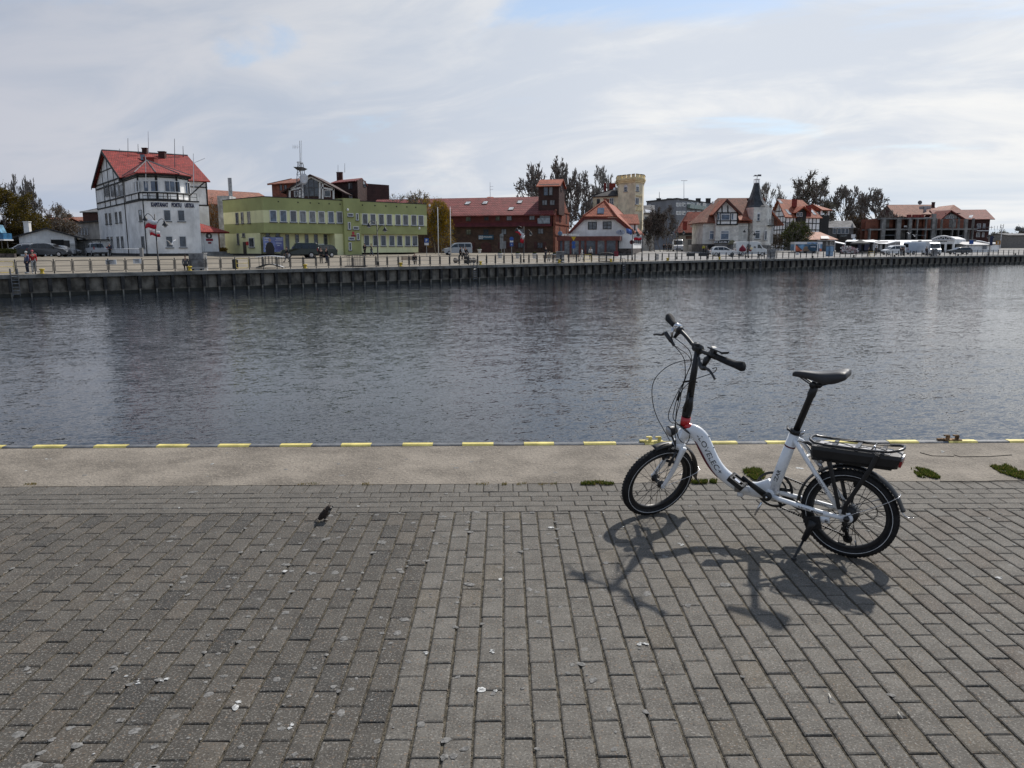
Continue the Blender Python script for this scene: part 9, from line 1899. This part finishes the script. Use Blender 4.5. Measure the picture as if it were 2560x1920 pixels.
T, p, H = lamp('street lamp carrying a long navy banner near the right edge', 2474, Dq(2474, 1.4), 583, ((-1, -.3), (1, -.5)), .6); B = thing('banner', 'long navy banner hung on the street lamp near the right edge', 'banner', p + V((0, 0, 1.6))); m = MB(); m.box(p + V((.15, -.12, H - 1.5)), (.62, .05, 1.9)); m.build('cloth', M_NAVY, B)
def flag(label, px, y, depth, w_, h_, ang, colors, droop=.25):
 c = atp(px, y, depth); T = thing('flag', label, 'flag', c); n = 8
 for k, mt in enumerate(colors):
  m = MB(); m.smooth = True; vs = []
  for j in range(2):
   for i in range(n + 1):
    t = i / n; x = t * w_; z = -(k + j) * h_ / len(colors) - droop * t * t; z += .06 * math.sin(t * 7); vs.append(c + V((x * math.cos(ang) - z * math.sin(ang), .10 * math.sin(t * 8 + k), x * math.sin(ang) + z * math.cos(ang))))
  m.add(vs, [(i, i + 1, n + 2 + i, n + 1 + i) for i in range(n)]); f = m.build('flag_cloth', mt, T); sol = f.modifiers.new('thick', 'SOLIDIFY'); sol.thickness = .012
M_FW, M_FR, M_FB = mat('flag_white', (.70, .70, .70), .8, vary=.04), mat('flag_red', (.46, .012, .03), .8, vary=.05), mat('flag_blue', (.10, .18, .48), .8, vary=.1)
flag('white and red flag flying left from the street lamp at the harbour office', 391, 572, Dq(393, 2.2) - .2, 1.0, .75, math.pi - .15, (M_FR, M_FW), -.1); flag('small white and red flag furled right of the harbour office lamp', 372, 575, Dq(393, 2.2) + .1, .9, .5, .1, (M_FW, M_FR))
flag('white and red flag flying left from the lamp at the granary', 1307, 592, Dq(1309, 3) - .2, 1.1, .42, math.pi - .55, (M_FR, M_FW), 0); flag('white and red flag hanging right of the lamp at the granary', 1303, 587, Dq(1309, 3) - .2, .45, .95, -.15, (M_FW, M_FR), .0)
flag('blue flag at the restaurant corner lamp', 1580, 586, Dq(1581, 3.5) - .2, .75, .7, math.pi + .1, (M_FB,)); flag('large white and red flag at the restaurant corner', 1584, 589, Dq(1581, 3.5) - .3, 1.1, .7, .12, (M_FW, M_FR), .05)
for px, yb, yt, lab in ((1096, 638, 519, 'left white flagpole beside the silver van'), (1127, 639, 518, 'right white flagpole beside the silver van')):
 p = gpt(px, 122); T = thing('flagpole', lab, 'flagpole', p, 'white flagpoles beside the silver van'); m = MB(); m.smooth = True; m.tube([p, V((p.x, p.y, atp(px, yt, 122).z))], [.075, .04], 8); m.build('pole', M_MASTW, T); m = MB(); m.ball(V((p.x, p.y, atp(px, yt, 122).z)), .07, 8, 6); m.build('finial', M_MASTW, T)
M_SGB, M_SGW, M_SGY, M_SGBACK = mat('sign_blue', (.02, .08, .30), .5, vary=.05), mat('sign_white', (.66, .66, .66), .5), mat('sign_yellow', (.60, .40, .02), .5), mat('sign_back', (.20, .21, .215), .5)
def sign(label, px, depth, y_top, plates, name='road_sign'):
 p = gpt(px, depth); zt = atp(px, y_top, depth).z; T = thing(name, label, 'sign', p); m = MB(); m.tube([p, V((p.x, p.y, zt))], .035, 6); m.build('post', M_METAL, T)
 for kind, y, w_, h_, mt, txt in plates:
  c = atp(px, y, depth) - V((0, .06, 0)); m = MB()
  if kind == 'rect': m.box(c, (w_, .03, h_))
  elif kind == 'round': m.lathe([(w_ / 2, -.015), (w_ / 2, .015)], c, (0, -1, 0), 16)
  else: m.prism([c + V((-w_ / 2, .015, h_ / 2)), c + V((w_ / 2, .015, h_ / 2)), c + V((0, .015, -h_ / 2))], (0, -.03, 0))
  b_ = m.build('sign_plate', mt, T)
  if txt: me = text_on('lettering', txt, c + V((-w_ * .22, -.018, -h_ * .28)), (1, 0, 0), (0, 0, 1), w_ * .44, h_ * .56, M_SGW, T, bold=.05, depth=.004)
 return T
sign('blue parking P sign with a white panel beside the yellow tree', 1066.5, 118, 595, [('rect', 601, .62, .66, M_SGB, 'P'), ('rect', 610, .62, .35, M_SGW, None)])
sign('sign post with a blue round sign, white plate and blue arrow at the granary', 1279, 118, 594, [('round', 597, .6, 0, M_SGB, None), ('rect', 603.5, .5, .26, M_SGW, None), ('rect', 611, .5, .55, M_SGB, '↑')])
sign('grey backs of a round and a rectangular sign at the granary', 1254, 117, 586, [('round', 589, .6, 0, M_SGBACK, None), ('rect', 607, .5, 1.7, M_SGBACK, None)]); sign('grey back of a rectangular sign beside the taller sign backs', 1260.5, 119, 604, [('rect', 612, .55, 1.1, M_SGBACK, None)])
sign('yellow triangle give way sign over two round blue signs at the pavilion', 1434, 117, 592, [('tri', 597, .72, .62, M_SGY, None), ('round', 607.5, .55, 0, M_SGB, None), ('round', 617, .55, 0, M_SGB, None)])
sign('round dark no entry sign with a white bar at the restaurant corner', 1579.5, Dq(1581, 4.2), 601, [('round', 605.5, .62, 0, mat('sign_dark_red', (.10, .012, .016), .5), None), ('rect', 605.2, .44, .11, M_SGW, None)])
sign('blue square sign near the market hall', 2428, Dq(2428, 1.6), 603, [('rect', 605.5, .9, .8, M_SGB, None)]); sign('orange square sign with a black cross near the right edge', 2495, Dq(2495, 1.6), 601, [('rect', 606.5, 1.05, .85, mat('sign_orange', (.45, .19, .02), .5), 'X')])
p = gpt(2500, 230); T = thing('signal_mast', 'thin white mast with a square frame on top at the right', 'mast', p); zt = atp(2500, 569, 230).z; m = MB(); m.tube([p, V((p.x, p.y, zt))], .13, 6); m.build('pole', M_MASTW, T); m = MB(); m.tube([V((p.x + a, p.y, zt + c)) for a, c in ((-.4, 0), (-.4, 1.0), (-.4, .5), (.4, .5), (.4, 1.0), (.4, 0), (-.4, 0))], .07, 4); m.build('frame', M_MASTG, T)
# service cabinets
def cabinet(label, px0, px1, y0, y1, off=1.7):
 d = Dq((px0 + px1) / 2, off); A0, A1 = gp(px0, d), gp(px1, d); pl = Pl(A0, A1); g1 = gz((A0.x + A1.x) / 2, d); zt = pl.uv((px0 + px1) / 2, y0)[1]; T = thing('service_cabinet', label, 'cabinet', v3((A0 + A1) / 2, g1), 'grey stone clad service cabinets on the quay'); M_ST = mat('cabinet_stone', (0.20, 0.20, 0.20), .85, vary=.2, vscale=2.5, streak=.35); w_ = pl.len
 for k in range(2):
  for j in range(3): m = MB(); pl.slab(m, w_ * j / 3 + .008, w_ * (j + 1) / 3 - .008, g1 + .30 + (zt - g1 - .3) * k / 2 + .008, g1 + .30 + (zt - g1 - .3) * (k + 1) / 2 - .008, -.02, .03); m.build('stone_panel', M_ST, T)
 m = MB(); pl.slab(m, .01, w_ - .01, g1 + .30, zt - .005, -.8, .0); m.build('box', M_ST, T); m = MB(); pl.slab(m, -.02, w_ + .02, g1, g1 + .296, -.84, .04); m.build('concrete_foot', M_PL_GREY, T)
 for t in (.25, .78): m = MB(); pl.slab(m, w_ * t - .1, w_ * t + .1, g1 + .02, g1 + .16, -.02, .05); m.build('fork_slot', M_DARKIN, T)
 m = MB(); pl.slab(m, -.03, w_ + .03, zt, zt + .05, -.83, .05); m.build('lid', M_PL_GREY, T)
cabinet('large grey stone clad service cabinet right of the seated person at the harbour office', 470, 508, 634, 674); cabinet('grey stone clad service cabinet in front of the granary corner', 1391, 1411, 629, 657); cabinet('grey service cabinet in front of the villa right of the long van', 1921.5, 1940, 623, 646); cabinet('grey service cabinet in front of the white high roofed van', 2333.5, 2345, 622, 640)
# mooring bollards
def bollard(label, px, mt, off=.38, g='mooring bollards on the far quay edge'):
 d = Dq(px, off); p = gpt(px, d); T = thing('mooring_bollard', label, 'bollard', p, g); m = MB(); m.smooth = True; m.lathe([(.20, 0), (.19, .05), (.13, .10), (.12, .26), (.20, .33), (.22, .38), (.16, .42)], p, (0, 0, 1), 14); m.build('post', mt, T); m = MB(); m.box(p + V((0, 0, .012)), (.5, .5, .024)); m.build('base', M_PLINTH, T)
M_YB = mat('bollard_yellow', (.52, .37, .03), .6, vary=.2, vscale=5)
for px, lab in ((99, 'yellow bollard right of the two people at the far left'), (470.5, 'yellow bollard at the left foot of the large grey cabinet'), (761, 'yellow bollard in front of the patrol cars'), (1000.5, 'yellow bollard left of the bench at the green office'), (1201, 'yellow bollard in front of the granary door'), (1398, 'yellow bollard at the foot of the cabinet by the granary'), (1528, 'yellow bollard in front of the pavilion right end'), (1669.5, 'yellow bollard at the street mouth'), (1800, 'yellow bollard in front of the white estate car')): bollard(lab, px, M_YB)
for px, lab in ((2033, 'black bollard in front of the painted trailer'), (2136, 'black bollard in front of the souvenir rack'), (2238, 'black bollard in front of the white minivan'), (2330, 'black bollard left of the cabinet at the high roofed van'), (2397, 'black bollard in front of the market hall'), (2540, 'black bollard near the right edge')): bollard(lab, px, M_LAMPBK)
# quay ladders
def ladder(label, px, mt):
 s = next(s for s in [arc[1] - 6 + .25 * k for k in range(1400)] if px_of(at_arc(s)[0] - at_arc(s)[2] * .4) >= px); p, d, n = at_arc(s); T = thing('quay_ladder', label, 'ladder', V((p.x, p.y, GZ0)), 'steel ladders down the far quay wall'); q = p - n * .42
 for s_ in (-1, 1): e = q + d * (.24 * s_); m = MB(); m.tube([v3(e + n * .5, GZ0 + .02), v3(e + n * .5, GZ0 + .45), v3(e + n * .1, GZ0 + .45), v3(e, GZ0), v3(e, WZ + .1)], .035, 5); m.build('rail', mt, T)
 for k in range(6): z = GZ0 - .15 - .27 * k; m = MB(); m.tube([v3(q - d * .24, z), v3(q + d * .24, z)], .022, 4); m.build('rung', M_METAL, T)
for px, lab in ((28, 'steel ladder down the quay wall at the far left'), (1184, 'steel ladder down the quay wall below the granary'), (1558, 'steel ladder down the quay wall below the restaurant'), (1901, 'steel ladder down the quay wall below the villa'), (2228, 'steel ladder down the quay wall below the white minivan'), (2468, 'steel ladder down the quay wall below the navy banner')): ladder(lab, px, M_MASTG)
# bins, pots, stone balls
def simple(name, label, cat, px, off, prof, mt, group=None, n=14, depth=None):
 d = depth or Dq(px, off); p = gpt(px, d); T = thing(name, label, cat, p, group); m = MB(); m.smooth = True; m.lathe(prof, p, (0, 0, 1), n); m.build('body', mt, T); return T, p
for px, lab in ((585.5, 'grey litter bin left of the yellow gate by the green office'), (1165, 'grey litter bin in front of the silver van'), (1643, 'grey litter bin at the street mouth')):
 T, p = simple('litter_bin', lab, 'bin', px, 3.2, [(.24, 0), (.27, .05), (.28, .80), (.30, .84), (.28, .88)], M_PL_GREY if px > 1600 else M_RAIL, 'litter bins on the promenade'); m = MB(); m.lathe([(.22, 0), (.22, .02)], p + V((0, 0, .885)), (0, 0, 1), 12); m.build('opening', M_DARKIN, T)
for px, lab in ((1198.5, 'white flower pot left of the granary door'), (1250, 'white flower pot below the grey sign backs'), (1294.5, 'white flower pot left of the granary lamp'), (1336.5, 'white flower pot right of the granary lamp'), (1387, 'white flower pot at the granary right corner')):
 T, p = simple('flower_pot', lab, 'flower pot', px, 0, [(.22, 0), (.24, .05), (.36, .60), (.39, .62), (.39, .70), (.33, .70)], M_FRAME_W, 'white flower pots in front of the granary', depth=116 if px > 1210 else 140); m = MB(); m.ball(p + V((0, 0, .78)), (.3, .3, .2), 8, 6); m.build('plant', MATS['leaf_hedge'], T)
for px, lab in ((1139, 'stone ball bollard left of the litter bin at the van'), (1175, 'left stone ball bollard of the pair right of the litter bin'), (1184.5, 'right stone ball bollard of the pair right of the litter bin')):
 p = gpt(px, Dq(px, 6)); T = thing('stone_ball', lab, 'bollard', p, 'stone ball bollards near the silver van'); m = MB(); m.smooth = True; m.ball(p + V((0, 0, .34)), .33, 14, 10); m.build('ball', mat('ball_stone', (.20, .175, .15), .9, vary=.3, vscale=6), T); m = MB(); m.lathe([(.2, 0), (.18, .06)], p, (0, 0, 1), 12); m.build('foot', M_CONCW, T)
# gangways and handcarts standing on the promenade
def gangway(label, px0, px1, off, arch=True):
 d = Dq((px0 + px1) / 2, off); A0, A1 = gp(px0, d), gp(px1, d); pl = Pl(A0, A1); g1 = gz((A0.x + A1.x) / 2, d); L = pl.len; T = thing('gangway', label, 'gangway', v3(A0, g1)); n = 8
 for o in (0, -.9):
  zt = lambda t: g1 + 1.10 + .12 * math.sin(math.pi * t); zb = lambda t: g1 + .08 + .34 * math.sin(math.pi * t) * arch
  m = MB(); m.tube([pl.P(L * i / n, zt(i / n), o) for i in range(n + 1)], .035, 5); m.build('handrail', M_MASTW if arch else M_RAIL, T); m = MB(); m.tube([pl.P(L * i / n, zb(i / n), o) for i in range(n + 1)], .06, 5); m.build('side_beam', M_RAIL, T)
  for i in range(1, n): m = MB(); m.tube([pl.P(L * i / n, zb(i / n), o), pl.P(L * i / n, zt(i / n), o)], .022, 4); m.build('baluster', M_RAIL, T)
 m = MB()
 for i in range(n): m.hexa([pl.P(L * a / n, zb(a / n) + c, o) for c in (0, .04) for a, o in ((i, -.9), (i + 1, -.9), (i + 1, 0), (i, 0))])
 m.build('deck', M_PL_GREY, T)
gangway('arched boarding gangway with white handrails in front of the green office', 637, 705, 2.2); gangway('dark wheeled gangway standing left of the lamp at the green office', 860, 914, 2.4, False); gangway('small gangway with railings in front of the glass pavilion', 1499, 1533, 2.2, False)
# barrier, iron fence, plates on the railing
p = gpt(353, 101); T = thing('boom_barrier', 'white boom barrier across the yard of the harbour office', 'barrier', p); m = MB(); m.box(p + V((0, 0, .55)), (.35, .35, 1.1)); m.build('post', M_FRAME_G, T); q = gpt(262, 104); m = MB(); m.tube([p + V((0, 0, .98)), V((q.x, q.y, p.z + 1.02))], .05, 6); m.build('boom', M_MASTW, T)
T = thing('iron_fence', 'black iron bar fence between the garage and the harbour office', 'fence', gpt(170, 113)); A0, A1 = gpt(170, 113), gpt(252, 109); n = 44
for i in range(n + 1): q = A0.lerp(A1, i / n); m = MB(); m.tube([q, q + V((0, 0, 1.75 if i % 11 else 2.0))], .018 if i % 11 else .05, 4); m.build('bar' if i % 11 else 'post', M_LAMPBK, T)
for z in (.2, 1.5): m = MB(); m.tube([A0 + V((0, 0, z)), A1 + V((0, 0, z))], .025, 4); m.build('rail', M_LAMPBK, T)
def notice(label, px0, px1, y0, y1, mt, diamond=False):
 d = Dq((px0 + px1) / 2, .66); pl = Pl(gp(px0, d), gp(px1, d)); r_ = pl.rect((px0, y0), (px1, y1)); T = thing('notice_board', label, 'notice', pl.P(r_[0], r_[2])); m = MB()
 if diamond: cu, cz = (r_[0] + r_[1]) / 2, (r_[2] + r_[3]) / 2; pl.shape(m, [(r_[0], cz), (cu, r_[2]), (r_[1], cz), (cu, r_[3])], -.02, .03)
 else: pl.slab(m, r_[0], r_[1], r_[2], r_[3], -.02, .02)
 m.build('board', mt, T)
 if not diamond and mt is M_FRAME_W:
  for k in range(3): m = MB(); zc = r_[3] - (r_[3] - r_[2]) * (.28 + .22 * k); pl.slab(m, r_[0] + .15, r_[1] - .15, zc - .02, zc + .02, .021, .026); m.build('text_line', M_FRAME_G, T)
notice('wide white notice board on the railing left of the harbour office lamp', 264, 291, 649, 661, M_FRAME_W); notice('white notice board on the railing just left of the harbour office lamp', 333, 353, 647, 659, M_FRAME_W); notice('dark board on the railing left of the white estate car', 1716, 1736, 632.5, 640.5, M_RAIL); notice('second dark board on the railing left of the white estate car', 1746, 1766, 632.5, 640.5, M_RAIL)
notice('dark diamond board on the railing at the rear wheel of the white estate car', 1793, 1801, 632, 644.5, M_RAIL, True); notice('dark diamond board on the railing at the front wheel of the white estate car', 1824, 1832, 632, 644.5, M_RAIL, True); notice('small white notice on the railing at the painted trailer', 1990, 1997, 631, 637.5, M_FRAME_W); notice('red board in front of the pavilion right end', 1535, 1546, 628, 641, mat('board_dark_red', (.20, .02, .03), .5))
p = gpt(1856.5, 139); T = thing('red_parasol', 'closed dark red parasol beside the long white van', 'parasol', p); m = MB(); m.smooth = True; m.lathe([(.03, 2.1), (.55, 1.45), (.62, 1.05), (.3, .9)], p, (0, 0, 1), 10); m.build('canvas', mat('parasol_red', (.16, .012, .03), .8), T); m = MB(); m.tube([p, p + V((0, 0, 2.2))], .03, 5); m.build('pole', M_MASTG, T)
T = thing('playground_panel', 'blue panelled kiosk cut off by the left edge of the picture', 'kiosk', gpt(2, 112)); M_KB = mat('kiosk_blue', (.03, .13, .26), .5, vary=.15); pl = Pl(gp(-40, 112), gp(11, 112)); m = MB(); pl.slab(m, 0, pl.len, pl.uv(0, 598)[1], pl.uv(0, 583)[1], -2, 0); m.build('panel', M_KB, T); m = MB(); pl.slab(m, 0, pl.len + .1, pl.uv(0, 600)[1] - .08, pl.uv(0, 598)[1] - .004, -2.1, .1); m.build('ledge', M_FRAME_W, T); m = MB(); pl.shape(m, [(0, pl.uv(0, 582)[1]), (pl.len * .85, pl.uv(0, 582)[1]), (pl.len * .7, pl.uv(0, 562)[1]), (0, pl.uv(0, 558)[1])], -1.6, -.3); m.build('upper_panel', mat('kiosk_teal', (.10, .25, .36), .5, vary=.2), T)
for k in range(3): m = MB(); pl.slab(m, pl.len * (.35 + .28 * k), pl.len * (.38 + .28 * k), 0, pl.uv(0, 601)[1], -1.2, -1.1); m.build('leg', M_MASTG, T)
# birds
def gull(label, px, y, depth, span=1.1, yaw=.4, flap=.5):
 c = atp(px, y, depth); T = thing('gull', label, 'gull', c); R = Matrix.Rotation(yaw, 3, 'Z'); W_ = lambda x, y_, z: c + R @ V((x, y_, z)); s = span / 1.2
 m = MB(); m.smooth = True; m.tube([W_(-.26 * s, 0, 0), W_(-.15 * s, 0, .0), W_(0, 0, 0), W_(.14 * s, 0, .02), W_(.20 * s, 0, .03), W_(.25 * s, 0, .02), W_(.29 * s, 0, .01)], [.02 * s, .05 * s, .075 * s, .06 * s, .045 * s, .035 * s, .008 * s], 8); m.build('body', M_FW, T)
 for sd_ in (-1, 1):
  m = MB(); m.smooth = True; a = [W_(.09 * s, sd_ * .05 * s, .03), W_(.12 * s, sd_ * .3 * s, .03 + flap * .28 * s), W_(.02 * s, sd_ * .62 * s, .03 + flap * .38 * s)]; b_ = [W_(-.10 * s, sd_ * .05 * s, .03), W_(-.06 * s, sd_ * .3 * s, .03 + flap * .27 * s), W_(-.03 * s, sd_ * .6 * s, .02 + flap * .38 * s)]; m.add(a + b_, [(0, 1, 4, 3), (1, 2, 5, 4)]); o = m.build('wing', M_FW, T); sol = o.modifiers.new('thick', 'SOLIDIFY'); sol.thickness = .02
 m = MB(); m.add([W_(-.24 * s, -.03 * s, 0), W_(-.24 * s, .03 * s, 0), W_(-.40 * s, .07 * s, -.01), W_(-.40 * s, -.07 * s, -.01)], [(0, 1, 2, 3)]); o = m.build('tail', M_FW, T); sol = o.modifiers.new('thick', 'SOLIDIFY'); sol.thickness = .012
gull('white gull flying in front of the harbour office windows', 428.5, 611, 80, 1.1, 2.6, 1.2); gull('white gull flying before the concrete shell, left of two', 2273, 585, 175, 1.2, .5, 1.0); gull('white gull flying before the concrete shell, right of two', 2287, 590.5, 178, 1.2, .7, 1.1)
# the sparrow on the paving
sp = on_z(812, 1303, 0.0); T = thing('sparrow', 'brown sparrow standing on the paving left of the bicycle', 'bird', V((sp.x, sp.y, 0)))
M_SPB = mat('sparrow_brown', (0.045, 0.032, 0.024), .85, vary=.35, vscale=90); M_SPL = mat('sparrow_belly', (0.15, 0.135, 0.115), .85, vary=.15, vscale=60); M_SPW = mat('sparrow_wing', (0.030, 0.021, 0.016), .85, vary=.4, vscale=120)
S = 0.98; Wp = lambda x, y, z: V((sp.x + x * S, sp.y + y * S, z * S))
J = dict(b0=(Wp(-.020, .004, .026), (.012, .011)), b1=(Wp(-.004, .002, .040), (.022, .0215)), b2=(Wp(.014, 0, .056), (.0265, .0255)), b3=(Wp(.026, -.002, .078), (.0205, .020)), b4=(Wp(.034, -.004, .096), (.0185, .018)), b5=(Wp(.043, -.006, .099), (.014, .014)))
me = skin_mesh(J, [('b0', 'b1'), ('b1', 'b2'), ('b2', 'b3'), ('b3', 'b4'), ('b4', 'b5')], 'b2', 2)
Mi = WM[T.name].inverted()
for v in me.vertices: v.co = Mi @ v.co
me.materials.clear(); me.materials.append(M_SPB); me.materials.append(M_SPL)
for p_ in me.polygons:
 c = p_.center
 if (c.z < .012 + (c.x - .002) * 1.9 and c.z < .078) : p_.material_index = 1
link('body', me, T)
for s_ in (-1, 1):
 m = MB(); m.smooth = True; m.ball(Wp(-.004, .0, .050) + V((0, s_ * .0210, 0)), (.046 * S, .0075, .019 * S), 12, 8, Matrix.Rotation(-math.radians(48), 3, 'Y')); m.build('wing', M_SPW, T)
 m = MB(); m.tube([Wp(.004, s_ * .009, .034), Wp(-.002, s_ * .010, .016), Wp(.002, s_ * .010, .003)], [.0045, .0022, .0018], 6)
 for dx, dy in ((.017, 0), (.013, .008), (.013, -.008), (-.012, 0)): m.tube([Wp(.002, s_ * .010, .004), Wp(.002 + dx, s_ * .010 + dy, .0025)], .0012, 4)
 m.build('leg', mat('bird_leg', (.10, .07, .05), .7), T); m = MB(); m.smooth = True; m.ball(Wp(.042, -.004, .101) + V((0, s_ * .0138, 0)), .0028, 8, 6); m.build('eye', M_BLKG, T)
m = MB(); m.smooth = True; m.tube([Wp(.053, -.007, .099), Wp(.060, -.008, .0985), Wp(.067, -.009, .096)], [(.0055, .0055), (.0042, .0042), (.0008, .0008)], 8); m.build('beak', M_BLKG, T)
m = MB(); m.prism([Wp(-.020, -.010, .028), Wp(-.020, .014, .028), Wp(-.062, .016, .006), Wp(-.064, -.012, .005)], (0.003, 0, .005)); m.build('tail', M_SPW, T)
m = MB(); m.smooth = True; m.ball(Wp(.040, -.005, .086), (.012, .015, .010), 8, 6); m.build('bib', M_BLK, T)
